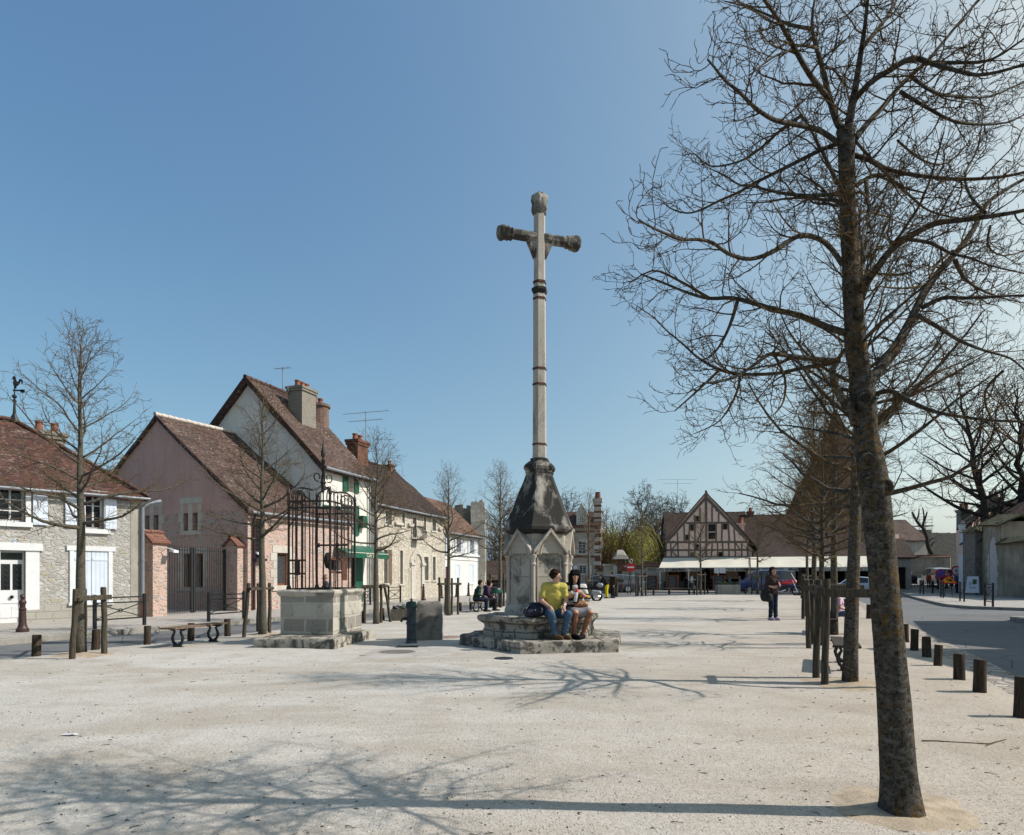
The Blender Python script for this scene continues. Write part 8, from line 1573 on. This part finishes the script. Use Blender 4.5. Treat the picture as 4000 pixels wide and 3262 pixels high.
# benches
def lyre(mb, y, z1, m=0, w=.2):
    for sg in (-1, 1):
        mb.tube([(sg*.03, y, .06), (sg*.1, y, .12), (sg*.125, y, .2), (sg*.1, y, .28), (sg*.07, y, .33), (sg*.1, y, .39), (sg*.145, y, .405), (sg*.15, y, .37), (sg*.12, y, .36)], [.03, .03, .032, .028, .024, .024, .022, .018, .012], 6)
    mb.box(-.13, .13, y-.035, y+.035, 0, .03); mb.box(-.09, .09, y-.03, y+.03, .03, .07); mb.box(-.2, .2, y-.03, y+.03, z1-.03, z1)
def bench(L, label, m='plank', legm='black', name='bench', group='lyre-legged benches'):
    H = thing(name, label, 'bench', (0, 0, 0), group); mb = MB()
    for k in range(2): mb.patch((-.19+.195*k, -L/2, .44), (-.005+.195*k, -L/2, .44), (-.005+.195*k, L/2, .44), (-.19+.195*k, L/2, .44), 2, 14, lambda p, u, v: .005*nz(p.y*2, p.x*5), .035)
    mb.build('seat', M[m], H, bevel=.006)
    for s in (-1, 1): mb = MB(); lyre(mb, s*(L/2-.3), .405); mb.build('leg', M[legm], H, smooth=True, sharp=40)
    return H
B = bench(1.75, 'long slatted bench with black lyre legs near the left road'); a, b = G(694, 2531), G(832, 2510); B.location = (a+b)/2; B.rotation_euler.z = math.atan2(b.y-a.y, b.x-a.x)-math.pi/2
B2_ = place(B, True, (b5.x+.05, b5.y+.35, 0), RAD(-12), 'bench by the bin with the seated pair'); 
B3 = place(B, True, G(2662, 2322), RAD(75), 'long plain bench far off before the half-timbered cafe', (1.2, 1.75, 1.15))
Bs = bench(1.7, 'grey slab bench with scrolled legs behind the second lime trunk', 'dwood'); p = G(3262, 2632); Bs.location = (5.45, 10.9, 0); Bs.rotation_euler.z = RAD(-24)
place(Bs, True, (cb.x-.2, cb.y+.05, 0), RAD(-24), 'bench carrying the girl between the limes')
# bin
b = G(1935, 2374); H = thing('litter_bin', 'dark slatted litter bin with green liner rim by the bench', 'bin', tuple(b)); mb = MB()
for i in range(24): a = 6.283*i/24; mb.tube([b+V3((.28*math.cos(a), .28*math.sin(a), .06)), b+V3((.31*math.cos(a), .31*math.sin(a), .78))], .025, 4)
mb.lathe([(.27, .05), (.27, .1)], b, 16); mb.build('slats', M['black'], H); mb = MB(); mb.lathe([(.33, .72), (.34, .74), (.34, .82), (.3, .84), (.28, .8)], b, 20); mb.build('rim', M['dgreen'], H, smooth=True, sharp=40); mb = MB(); mb.lathe([(.335, .86), (.3, .93), (.15, .98), (.02, .99)], b, 18); mb.build('lid', M['black'], H, smooth=True, sharp=40)
# concrete planter by the cafe
a, b = G(2804, 2322), G(2893, 2322); c = (a+b)/2; H = thing('concrete_planter', 'long concrete planter with low plants before the blue van', 'planter', tuple(c)); mb = MB(); L = (b-a).length/2; mb.box(c.x-L, c.x+L, c.y, c.y+.8, 0, .78); mb.build('trough', M['plgrey'], H, bevel=.03); mb = MB()
for i in range(500): p = V3((c.x+rg.uniform(-L, L)*.95, c.y+rg.uniform(.05, .75), .78+rg.uniform(-.02, .2))); e = rvec(rg).normalized()*.06; g = rvec(rg).normalized()*.06; mb.add([p-e, p-g, p+e, p+g], [(0, 1, 2, 3)])
mb.build('plants', flat('planter_green', (.05, .075, .03), .4, 5), H, uv=False)
# ---------------------------------------------------------------- signs and boards
def disc(mb, c, r, n, y0, fr, mi=0, k=24, th=.02): mb.add([fr.p(c[0]+r*math.cos(6.283*i/k), c[1]+r*math.sin(6.283*i/k), y) for y in (y0, y0+th) for i in range(k)], [tuple(range(k)), tuple(range(k, 2*k))]+[(i, (i+1) % k, k+(i+1) % k, k+i) for i in range(k)], mi)
M['signred'] = flat('sign_red', (.45, .02, .025), .08, 3, .45); M['signblue'] = flat('sign_blue', (.02, .06, .32), .08, 3, .45); M['signyel'] = flat('sign_orange', (.8, .3, .01), .08, 3, .45)
p = G(2463, 2322); fr = Fr((p.x, p.y), (1, 0)); H = thing('no_entry_sign', 'red no-entry disc on a thin post before the willow', 'sign', tuple(p)); mb = MB(); mb.tube([p, p+V3((.05, 0, 3.0))], .035, 6); mb.tube([p+V3((-.25, 0, 0)), p+V3((.02, .0, 2.4))], .035, 6); mb.build('post', M['dgrey'], H); zc_ = ZP(2216, p.y); mb = MB(); disc(mb, (0, zc_), .38, 1, .05, fr); mb.build('disc', M['signred'], H); mb = MB(); mb.bf(fr, -.27, .27, zc_-.06, zc_+.06, .071, .08); mb.build('bar', M['white'], H); mb = MB(); zc2 = zc_+.5; mb.tube([fr.p(.04+.11*math.cos(i*.5), zc2+.16*math.sin(i*.5), .05) for i in range(14)], .035, 6); mb.build('top_plate', M['white'], H)
p = G(3703, 2330, .12); fr = Fr((p.x, p.y), (1, -.1)); H = thing('road_works_sign', 'orange triangular road warning sign with red border leaning by the barriers', 'sign', tuple(p)); z0, z1 = ZP(2280, p.y), ZP(2243, p.y); hw = .62; mb = MB(); n_ = lambda e, c: [fr.p(-hw+e*1.7, z0+e, c), fr.p(hw-e*1.7, z0+e, c), fr.p(0, z1-e*2, c)]
mb.add(n_(0, .0)+n_(0, .03), [(0, 2, 1), (3, 4, 5), (0, 1, 4, 3), (1, 2, 5, 4), (2, 0, 3, 5)]); mb.build('border', M['signred'], H); mb = MB(); mb.add(n_(.07, .034), [(0, 1, 2)]); mb.build('face', M['signyel'], H); mb = MB(); mb.add([fr.p(-.05, z0+.16, .038), fr.p(.32, z0+.16, .038), fr.p(.14, z0+.34, .038)], [(0, 1, 2)]); mb.bf(fr, -.1, -.05, z0+.16, z0+.42, .036, .04); mb.lathe([(.05, 0), (.05, .004)], fr.p(-.07, z0+.48, .036), 10, M=Matrix.Rotation(RAD(90), 3, 'X')); mb.bar(fr.p(-.07, z0+.36, .038), fr.p(.1, z0+.26, .038), .02, .04); mb.build('pictogram', M['black'], H); mb = MB(); mb.tube([fr.p(-.35, .0+.12, -.15), fr.p(-.2, z0+.1, 0)], .02, 5); mb.tube([fr.p(.35, .12, -.15), fr.p(.2, z0+.1, 0)], .02, 5); mb.tube([fr.p(0, .12, -.45), fr.p(0, z0+.6, 0)], .02, 5); mb.build('stand', M['dgrey'], H)
p = G(3704, 2328, .12); fr = Fr((p.x, p.y+.9), (1, -.1)); H = thing('no_parking_sign', 'blue round no-parking sign with red ring partly behind the orange triangle', 'sign', (p.x, p.y+.9, 0)); zc_ = ZP(2240, p.y+.9); mb = MB(); mb.tube([fr.p(0, .1), fr.p(0, zc_+.3)], .03, 6); mb.build('post', M['zinc'], H); mb = MB(); disc(mb, (0, zc_), .33, 1, .04, fr); mb.build('ring', M['signred'], H); mb = MB(); disc(mb, (0, zc_), .26, 1, .062, fr, th=.006); mb.build('face', M['signblue'], H); mb = MB(); mb.bar(fr.p(-.17, zc_+.17, .075), fr.p(.17, zc_-.17, .075), .012, .07, up=(0, 0, 1)); mb.build('slash', M['signred'], H)
p = G(3734, 2314, .12); fr = Fr((p.x, p.y), (1, -.1)); H = thing('speed_sign', 'round white sign with red ring on a slim post by the old wall', 'sign', tuple(p)); zc_ = ZP(2230, p.y); mb = MB(); mb.tube([fr.p(.12, .1), fr.p(.03, zc_+.3)], .035, 6); mb.build('post', M['zinc'], H); mb = MB(); disc(mb, (0, zc_), .42, 1, .04, fr); mb.build('ring', M['signred'], H); mb = MB(); disc(mb, (0, zc_), .3, 1, .062, fr, th=.006); f_ = mb.build('face', M['white'], H); mb = MB(); mb.bf(fr, -.1, -.02, zc_-.08, zc_+.1, .069, .073); mb.bf(fr, .03, .1, zc_-.12, zc_+.05, .069, .073); mb.build('pictogram', M['dgrey'], H)
q0, q1 = W(3773, 0, 47.8), W(3828, 0, 47.2); q0.z = q1.z = 0; fr = Fr((q0.x, q0.y), (q1-q0)); L = (q1-q0).length; zt = fr.z(3800, 2252); H = thing('notice_board', 'white A-frame notice board standing before the old wall', 'board', tuple((q0+q1)/2)); mb = MB(); P = fr.p
mb.hexa([P(0, .3, .3), P(L, .3, .3), P(L, .3, .26), P(0, .3, .26), P(.1, zt, .02), P(L-.1, zt, .02), P(L-.1, zt, -.02), P(.1, zt, -.02)]); mb.build('panel', M['white'], H)
mb = MB(); mb.tube([P(-.05, .12, .36), P(.07, zt+.03, 0), P(L-.07, zt+.03, 0), P(L+.05, .12, .36)], .03, 6); mb.tube([P(-.05, .12, -.4), P(.07, zt, -.02)], .025, 6); mb.tube([P(L+.05, .12, -.4), P(L-.07, zt, -.02)], .025, 6); mb.build('frame', M['zinc'], H); mb = MB(); nn = Vector((0, 0, 1)); k_ = lambda a0, a1, z0, z1, mi: mb.add([P(a, z, .305-.28*((z-.3)/(zt-.3))) for a, z in ((a0, z0), (a1, z0), (a1, z1), (a0, z1))], [(0, 1, 2, 3)], mi)
k_(.25*L, .42*L, zt*.58, zt*.75, 1); k_(.5*L, .8*L, zt*.62, zt*.86, 0); k_(.3*L, .75*L, zt*.42, zt*.5, 1); k_(.3*L, .75*L, zt*.55, zt*.565, 1); mb.build('poster', [flat('poster_green', (.06, .08, .03), .5, 9), flat('poster_lilac', (.4, .34, .5), .2, 8)], H)
mb = MB(); p = W(3757, 2250, 52); fr = Fr((p.x, p.y), (.25, 1)); fr.n = V3((-1, -.2, 0)).normalized(); zb, zt = .3, ZP(2165, 52); mb.bf(fr, -.4, .4, zb, zt, 0, .1); tag(mb.build('shop_banner', M['white'], org=p), 'tall white shop banner at the house corner by the old wall', 'banner')
# cafe boards, menu, tables, chairs
for px, c, lb in ((2572, 5.2, 'blackboard menu at the left corner of the terrace'), (2644, 4.4, 'red framed blackboard menu below the lettered awning'), (2815, 4.4, 'red framed blackboard menu left of the concrete planter')):
    q = AF(px, c); H = thing('menu_board', lb, 'menu board', (q.x, q.y, .13), 'blackboard menus at the cafe'); f_ = Fr((q.x, q.y), uf); mb = MB(); mb.bf(f_, -.55, .55, .2, 1.55, -.03, .03); mb.build('frame', M['warmwood'], H); mb = MB(); mb.bf(f_, -.47, .47, .28, 1.47, .03, .036); b_ = mb.build('slate', M['black'], H); mb = MB()
    for i in range(8): mb.bf(f_, -.38+.05*(i % 3), .2+.08*((i*7) % 3), 1.34-.13*i, 1.36-.13*i, .036, .039)
    mb.build('chalk_line', M['zinc'], b_)
q = AF(2815, 4.2); f_ = Fr((q.x, q.y), uf); H = thing('menu_sheet', 'two white menu sheets hung on the awning post', 'menu', (q.x, q.y, 1.8)); mb = MB(); mb.bf(f_, -.45, -.02, 1.75, 2.25, 0, .02); mb.bf(f_, .02, .55, 1.75, 2.25, 0, .02); mb.build('sheet', M['white'], H)
tbl = thing('cafe_table', '', 'table', (0, 0, 0)); mb = MB(); mb.lathe([(.38, .72), (.38, .75), (.01, .75)], (0, 0, 0), 16); mb.build('table_top', M['zinc'], tbl); mb = MB(); mb.lathe([(.03, .03), (.03, .72)], (0, 0, 0), 8); mb.lathe([(.25, 0), (.22, .03), (.03, .05)], (0, 0, 0), 12); mb.build('foot', M['black'], tbl)
chr_ = thing('cafe_chair', '', 'chair', (0, 0, 0)); mb = MB(); mb.box(-.2, .2, -.2, .2, .44, .47); mb.build('seat', M['black'], chr_); mb = MB(); mb.box(-.2, .2, -.22, -.19, .6, .9); mb.build('backrest', M['black'], chr_)
for sx in (-.18, .18):
    for sy in (-.2, .18): mb = MB(); mb.tube([(sx, sy, 0), (sx, sy, .9 if sy < 0 else .44)], .014, 5); mb.build('leg', M['dgrey'], chr_)
for i, (px, c, lb) in enumerate(((2505, 6.1, 'round cafe table between the two left terrace guests'), (2590, 4.6, 'round cafe table at the left end under the awning'), (2655, 2.5, 'round cafe table under the shop name'), (2870, 2.7, 'round cafe table between the striped and the pale guest'), (2715, 2.2, 'round cafe table in the terrace centre'))): q = AF(px, c); place(tbl, i > 0, (q.x, q.y, .13), 0, lb, None, 'cafe tables')
i = 0
for px, c, rz, lb in ((2527, 6.0, 1.4, 'chair under the bald guest'), (2478, 6.3, -1.6, 'chair under the guest in dark red'), (2459, 5.2, -1.7, 'chair under the guest in black'), (2570, 4.6, 1.5, 'chair under the guest in slate'), (2678, 2.4, -1.5, 'chair under the white haired guest'), (2629, 2.4, 1.5, 'chair under the guest behind the blackboard'), (2850, 2.6, -1.5, 'chair under the striped guest'), (2893, 2.7, 1.5, 'chair under the pale shirted guest'), (2782, 2.0, -1.5, 'chair in the deepest shade of the terrace')): q = AF(px, c); place(chr_, i > 0, (q.x, q.y, .13), rz, lb, None, 'cafe chairs'); i += 1
q0, q1 = ft.p(ft.a(2605), 0, 3.95), ft.p(ft.a(2890), 0, 3.95); f_ = Fr((q0.x, q0.y), (q1-q0)); L = (q1-q0).length; H = thing('terrace_railing', 'low black railing closing the cafe terrace', 'railing', tuple((q0+q1)/2)); mb = MB()
for z in (.25, .6, .98): mb.bf(f_, 0, L, z, z+.03, -.02, .02)
for i in range(int(L/1.2)): mb.bf(f_, i*1.2, i*1.2+.04, .12, 1.0, -.02, .02)
mb.bf(f_, .1, L*.28, .25, .95, .0, .012); mb.build('rails', M['black'], H)
# ---------------------------------------------------------------- vehicles
def car(name, label, cat, loc, rz, prof, width, col, sc=1.0, glass='glass', group=None):
    """prof: list of (x, sill z, belt z, roof z, roof half-width factor); nose at +x"""
    H = thing(name, label, cat, (0, 0, 0), group); hw = width/2; mb = MB(); pts = []
    for x, zs, zb, zr, rf in prof:
        w = hw*(1-.06*abs(x)/2.2-(.12 if abs(x) > 1.85 else 0)); pts.append([(x, -w*.93, zs), (x, -w, zs+.16), (x, -w*1.01, (zs+zb)/2+.05), (x, -w*.97, zb), (x, -w*rf, zr-.04), (x, -w*rf*.8, zr), (x, 0, zr+.015)])
    ring = [r+[(x, -y, z) for x, y, z in reversed(r[:-1])] for r in pts]; n = len(ring[0]); mb.v = [p for r in ring for p in r]
    for i in range(len(ring)-1):
        for j in range(n-1): mb.f.append((i*n+j, (i+1)*n+j, (i+1)*n+j+1, i*n+j+1)); mb.m.append(0)
    mb.f.append(tuple(range(n))); mb.m.append(0); mb.f.append(tuple((len(ring)-1)*n+j for j in reversed(range(n)))); mb.m.append(0)
    paint = glossy('car_paint_'+name+str(len(bpy.data.materials)), col, .3, .5, .0, .6); bd = mb.build('body', paint, H, smooth=True, sharp=32)
    gl_ = MB()
    for i in range(len(ring)-1):
        a, b = prof[i], prof[i+1]
        if min(a[3]-a[2], b[3]-b[2]) > .2 or max(a[3]-a[2], b[3]-b[2]) > .3:
            side = min(a[3]-a[2], b[3]-b[2]) > .2
            for sg in (0, 1):
                idx = (3, 4) if not sg else (n-4, n-5); q = [V3(ring[i][idx[0]]), V3(ring[i+1][idx[0]]), V3(ring[i+1][idx[1]]), V3(ring[i][idx[1]])]; c = sum(q, V3())/4; sgn = -1 if not sg else 1
                q = [c+(p-c)*.9+V3((0, sgn*.012, 0)) for p in q]; gl_.add(q, [(0, 1, 2, 3)] if not sg else [(3, 2, 1, 0)])
            if not side:
                q = [V3(ring[i][3]), V3(ring[i][n-4]), V3(ring[i+1][n-4 if b[3]-b[2] < .2 else n-5]), V3(ring[i+1][3 if b[3]-b[2] < .2 else 4])]
                if a[3]-a[2] > .2: q[0], q[1] = V3(ring[i][4]), V3(ring[i][n-5])
                c = sum(q, V3())/4; nn_ = (q[1]-q[0]).cross(q[2]-q[0]).normalized(); nn_ = nn_ if nn_.z > 0 else -nn_; q = [c+(p-c)*.88+nn_*.018 for p in q]; gl_.add(q, [(0, 1, 2, 3)])
    gl_.build('window', M[glass], H)
    x0, x1 = prof[0][0], prof[-1][0]; wr = .31
    for x in (x0+.75, x1-.85):
        for sg in (-1, 1):
            R_ = Matrix.Rotation(RAD(90), 3, 'X'); mb = MB(); mb.lathe([(.19, -.1), (wr*.96, -.1), (wr, -.07), (wr, .07), (wr*.96, .1), (.19, .1)], (x, sg*(hw-.08), wr), 20, M=R_); w_ = mb.build('wheel', M['rubber'], H, smooth=True, sharp=40); mb = MB(); mb.lathe([(.2, -.105), (.2, .105), (.05, .112)], (x, sg*(hw-.08), wr), 14, M=R_); mb.build('rim', M['zinc'], w_, smooth=True, sharp=40)
    for sg in (-1, 1):
        zb = prof[-1][2]; mb = MB(); mb.ball((x1-.08, sg*hw*.62, zb-.12), .11, 6, sz=.8); mb.build('headlight', M['chrome'], H, smooth=True); mb = MB(); zb = prof[0][2]; mb.box(x0-.025, x0+.1, sg*hw*.72-.11, sg*hw*.72+.11, zb-.22, zb-.04); mb.build('tail_light', M['signred'], H, bevel=.02)
        mb = MB(); mb.ball((x1-1.55, sg*(hw+.08), prof[-3][2]+.1), .1, 6, sz=.7); mb.build('mirror', paint, H, smooth=True)
    mb = MB(); mb.box(x0-.04, x0+.02, -.26, .26, .5, .62); mb.build('number_plate', M['signyel'] if False else M['white'], H)
    for bx in ((x0-.05, x0+.1, -hw*.85, hw*.85, .3, .46), (x1-.12, x1+.05, -hw*.8, hw*.8, .26, .42)): mb = MB(); mb.box(*bx); mb.build('bumper', M['rubber'] if col[0] < .1 else paint, H, bevel=.03)
    H.location = loc; H.rotation_euler.z = rz; H.scale = (sc, sc, sc); return H
HATCH = [(-1.95, .3, .85, .86, .9), (-1.85, .25, .95, 1.05, .86), (-1.55, .24, .98, 1.42, .78), (-.9, .22, .97, 1.5, .78), (.1, .22, .95, 1.5, .78), (.55, .22, .94, 1.42, .78), (1.15, .22, .92, .95, .85), (1.7, .24, .82, .86, .85), (1.98, .3, .62, .66, .85)]
VAN = [(-2.3, .3, 1.0, 1.02, .92), (-2.25, .28, 1.1, 1.75, .84), (-1.2, .26, 1.1, 1.88, .84), (.3, .26, 1.08, 1.88, .84), (.8, .26, 1.05, 1.78, .82), (1.55, .26, 1.02, 1.06, .88), (2.05, .27, .85, .9, .88), (2.3, .32, .62, .66, .85)]
SEDAN = [(-2.25, .35, .78, .8, .88), (-2.15, .28, .95, .98, .86), (-1.5, .25, .98, 1.02, .84), (-.85, .24, .96, 1.4, .76), (-.2, .22, .95, 1.46, .76), (.4, .22, .93, 1.42, .76), (1.05, .22, .9, .94, .84), (1.8, .24, .78, .82, .84), (2.2, .3, .6, .64, .84)]
def P0(px, d, z=0): return (XP(px, d), d, z)
car('minivan', 'dark blue minivan parked by the cafe behind the standing woman', 'van', P0(2985, 58.5), RAD(178), VAN, 1.85, (.012, .03, .12), 1.08)
car('sedan', 'silver blue saloon car seen between the right row trunks', 'car', P0(3340, 52), RAD(168), SEDAN, 1.75, (.33, .38, .45), 1.0).rotation_euler.z = RAD(158)
car('estate_car', 'white estate car on the side street seen from behind', 'car', P0(3657, 64, hillz(64)), RAD(75), VAN, 1.85, (.62, .62, .62), .95)
car('hatchback', 'dark grey hatchback at the left end of the parked cars', 'car', P0(2382, 60), RAD(200), HATCH, 1.7, (.03, .034, .045), 1.1); car('hatchback', 'dark blue-grey hatchback in the middle of the parked cars', 'car', P0(2440, 61), RAD(215), HATCH, 1.7, (.035, .05, .065), 1.05); car('hatchback', 'dark teal hatchback on the right of the parked cars', 'car', P0(2487, 65), RAD(190), HATCH, 1.7, (.02, .045, .05), 1.0); car('hatchback', 'pale silver hatchback farthest back by the garden wall', 'car', P0(2503, 68), RAD(185), VAN, 1.7, (.4, .42, .45), .95)
car('hatchback', 'black hatchback half hidden behind the motorcyclists', 'car', P0(2335, 57), RAD(185), HATCH, 1.7, (.015, .016, .02), 1.05)
def wheel(H, x, y, z, r, w, spoke=8, name='wheel', rim='zinc', rt=None):
    R_ = Matrix.Rotation(RAD(90), 3, 'X'); mb = MB(); rt = rt or r*.18; n = 22; mb.tube([(x+(r-rt/2)*math.cos(6.283*i/n), y, z+(r-rt/2)*math.sin(6.283*i/n)) for i in range(n+1)], rt/2 if w is None else w/2, 8); wl = mb.build(name, M['rubber'], H, smooth=True, sharp=60); mb = MB()
    for i in range(spoke): a = 6.283*i/spoke; mb.tube([(x, y, z), (x+(r-rt)*math.cos(a), y, z+(r-rt)*math.sin(a))], r*.02 if w is None else r*.045, 4)
    mb.lathe([(r*.16, -.04), (r*.16, .04)], (x, y, z), 10, M=R_); mb.tube([(x+(r-rt)*math.cos(6.283*i/n), y, z+(r-rt)*math.sin(6.283*i/n)) for i in range(n+1)], r*.035, 5); mb.build('rim', M[rim], wl); return wl
def motorbike(label, loc, rz, tankm, touring, sc=1.0):
    H = thing('motorbike', label, 'motorbike', (0, 0, 0)); wheel(H, .75, 0, .31, .31, .11, rim='chrome'); wheel(H, -.72, 0, .31, .31, .13, rim='chrome')
    mb = MB(); mb.tube([(.75, .1, .31), (.5, .1, .95)], .025, 6); mb.tube([(.75, -.1, .31), (.5, -.1, .95)], .025, 6); mb.tube([(.5, -.36, 1.02), (.46, -.12, 1.0), (.46, .12, 1.0), (.5, .36, 1.02)], .016, 6); mb.build('fork', M['chrome'], H, uv=False)
    mb = MB(); mb.tube([(.45, 0, .9), (.2, 0, .35), (-.35, 0, .33), (-.72, 0, .31)], .035, 6); mb.box(-.22, .25, -.16, .16, .26, .6); 
    for k in range(4): mb.box(-.1, .2, -.19, .19, .3+.07*k, .33+.07*k)
    mb.build('engine', M['chrome'] if touring else M['dgrey'], H); mb = MB(); mb.tube([(.15, -.17, .35), (-.2, -.19, .24), (-.95, -.2, .3)], [.04, .045, .06], 8); mb.build('exhaust', M['chrome'], H, smooth=True)
    c = [((.35, 0, .82), (-.05, 0, .8), .15, .13)]; vs, fs = field_mesh([(V3(a), V3(b), x, y) for a, b, x, y in c]+([(V3((.62, 0, .85)), V3((.5, 0, 1.0)), .12, .1)] if not touring else []), .03, .05); mb = MB(); mb.add([tuple(v) for v in vs], [tuple(f) for f in fs.tolist()]); mb.build('tank', tankm, H, smooth=True, uv=False)
    caps = [(V3((-.1, 0, .8)), V3((-.75, 0, .84)), .1, .12)]+([(V3((-.62, 0, .98)), V3((-.78, 0, 1.15)), .12, .1), (V3((-.25, 0, .95)), V3((-.35, 0, 1.05)), .09, .07)] if touring else []); vs, fs = field_mesh(caps, .03, .04); mb = MB(); mb.add([tuple(v) for v in vs], [tuple(f) for f in fs.tolist()]); mb.build('saddle', M['rubber'], H, smooth=True, uv=False)
    if touring:
        for sg in (-1, 1): vs, fs = field_mesh([(V3((-.5, sg*.27, .5)), V3((-.92, sg*.26, .48)), .1, .09), (V3((-.5, sg*.27, .6)), V3((-.88, sg*.26, .57)), .09, .08)], .03, .05); mb = MB(); mb.add([tuple(v) for v in vs], [tuple(f) for f in fs.tolist()]); mb.build('pannier', M['zinc'], H, smooth=True, uv=False)
        vs, fs = field_mesh([(V3((-.8, 0, .98)), V3((-.98, 0, .98)), .14, .13)], .03, .04); mb = MB(); mb.add([tuple(v) for v in vs], [tuple(f) for f in fs.tolist()]); mb.build('top_case', M['zinc'], H, smooth=True, uv=False)
    else: mb = MB(); mb.box(-1.0, -.6, -.2, .2, .92, 1.2); mb.build('top_case', M['rubber'], H, bevel=.04)
    mb = MB(); mb.ball((.66, 0, .86), .1, 7); mb.build('headlight', M['chrome'], H, smooth=True); mb = MB(); mb.patch((.62, -.2, 1.0), (.62, .2, 1.0), (.42, .17, 1.38), (.42, -.17, 1.38), 4, 4, None, .01); mb.build('windscreen', glossy('screen', (.2, .22, .24), .1), H); H.location = loc; H.rotation_euler.z = rz; H.scale = (sc,)*3; return H
p = G(2284, 2349); motorbike('silver touring motorbike with panniers beside the cross seat', (p.x, p.y, 0), RAD(170), glossy('silver_tank', (.45, .46, .48), .25, .5, .6), True, .98)
p = G(3062, 2326); motorbike('red motorbike with black top case behind the standing woman', (p.x, p.y, 0), RAD(-30), glossy('red_tank', (.55, .015, .03), .25, .5, 0, .5), False, 1.25)
p = G(2711, 2321); H = thing('bicycle', 'dark bicycle standing with the man in white shirt', 'bicycle', (0, 0, 0)); wheel(H, .52, 0, .34, .34, None, 14, rim='zinc', rt=.04); wheel(H, -.52, 0, .34, .34, None, 14, rim='zinc', rt=.04); mb = MB(); bbk = (-.08, 0, .3); mb.tube([(-.52, 0, .34), bbk, (.38, 0, .72), (-.2, 0, .78), bbk], .018, 6); mb.tube([(-.52, 0, .34), (-.2, 0, .78), (-.22, 0, .9)], .015, 6); mb.tube([(.52, 0, .34), (.38, 0, .72), (.34, 0, .95)], .018, 6); mb.build('frame', M['black'], H); mb = MB(); mb.tube([(.42, -.28, .98), (.34, -.1, .97), (.34, .1, .97), (.42, .28, .98)], .014, 6); mb.build('handlebar', M['chrome'], H); mb = MB(); mb.ball((-.24, 0, .93), .11, 6, sz=.4); mb.build('saddle', M['rubber'], H, smooth=True); H.location = (p.x, p.y, 0); H.rotation_euler.z = RAD(250); H.scale = (1.2,)*3
# stroller
d = 63; p = V3(onhill(3566, d)); H = thing('stroller', 'dark navy stroller pushed by the woman in pink', 'stroller', tuple(p)); mb = MB(); mb.tube([p+V3((-.25, -.3, .1)), p+V3((-.25, .35, 1.0)), p+V3((.25, .35, 1.0)), p+V3((.25, -.3, .1))], .02, 5); mb.build('frame', M['zinc'], H); mb = MB(); mb.lathe([(.02, -.25), (.38, -.24), (.4, .0), (.38, .24), (.02, .25)], p+V3((0, .05, .75)), 12, M=Matrix.Rotation(RAD(90), 3, 'Y')); mb.box(p.x-.24, p.x+.24, p.y-.35, p.y+.1, p.z+.3, p.z+.5); mb.build('hood', nv, H)
for x in (-.27, .27):
    for y in (-.32, .2): mb = MB(); mb.lathe([(.05, -.02), (.1, -.02), (.1, .02), (.05, .02)], p+V3((x, y, .1)), 12, M=Matrix.Rotation(RAD(90), 3, 'Y')); mb.build('wheel', M['rubber'], H)
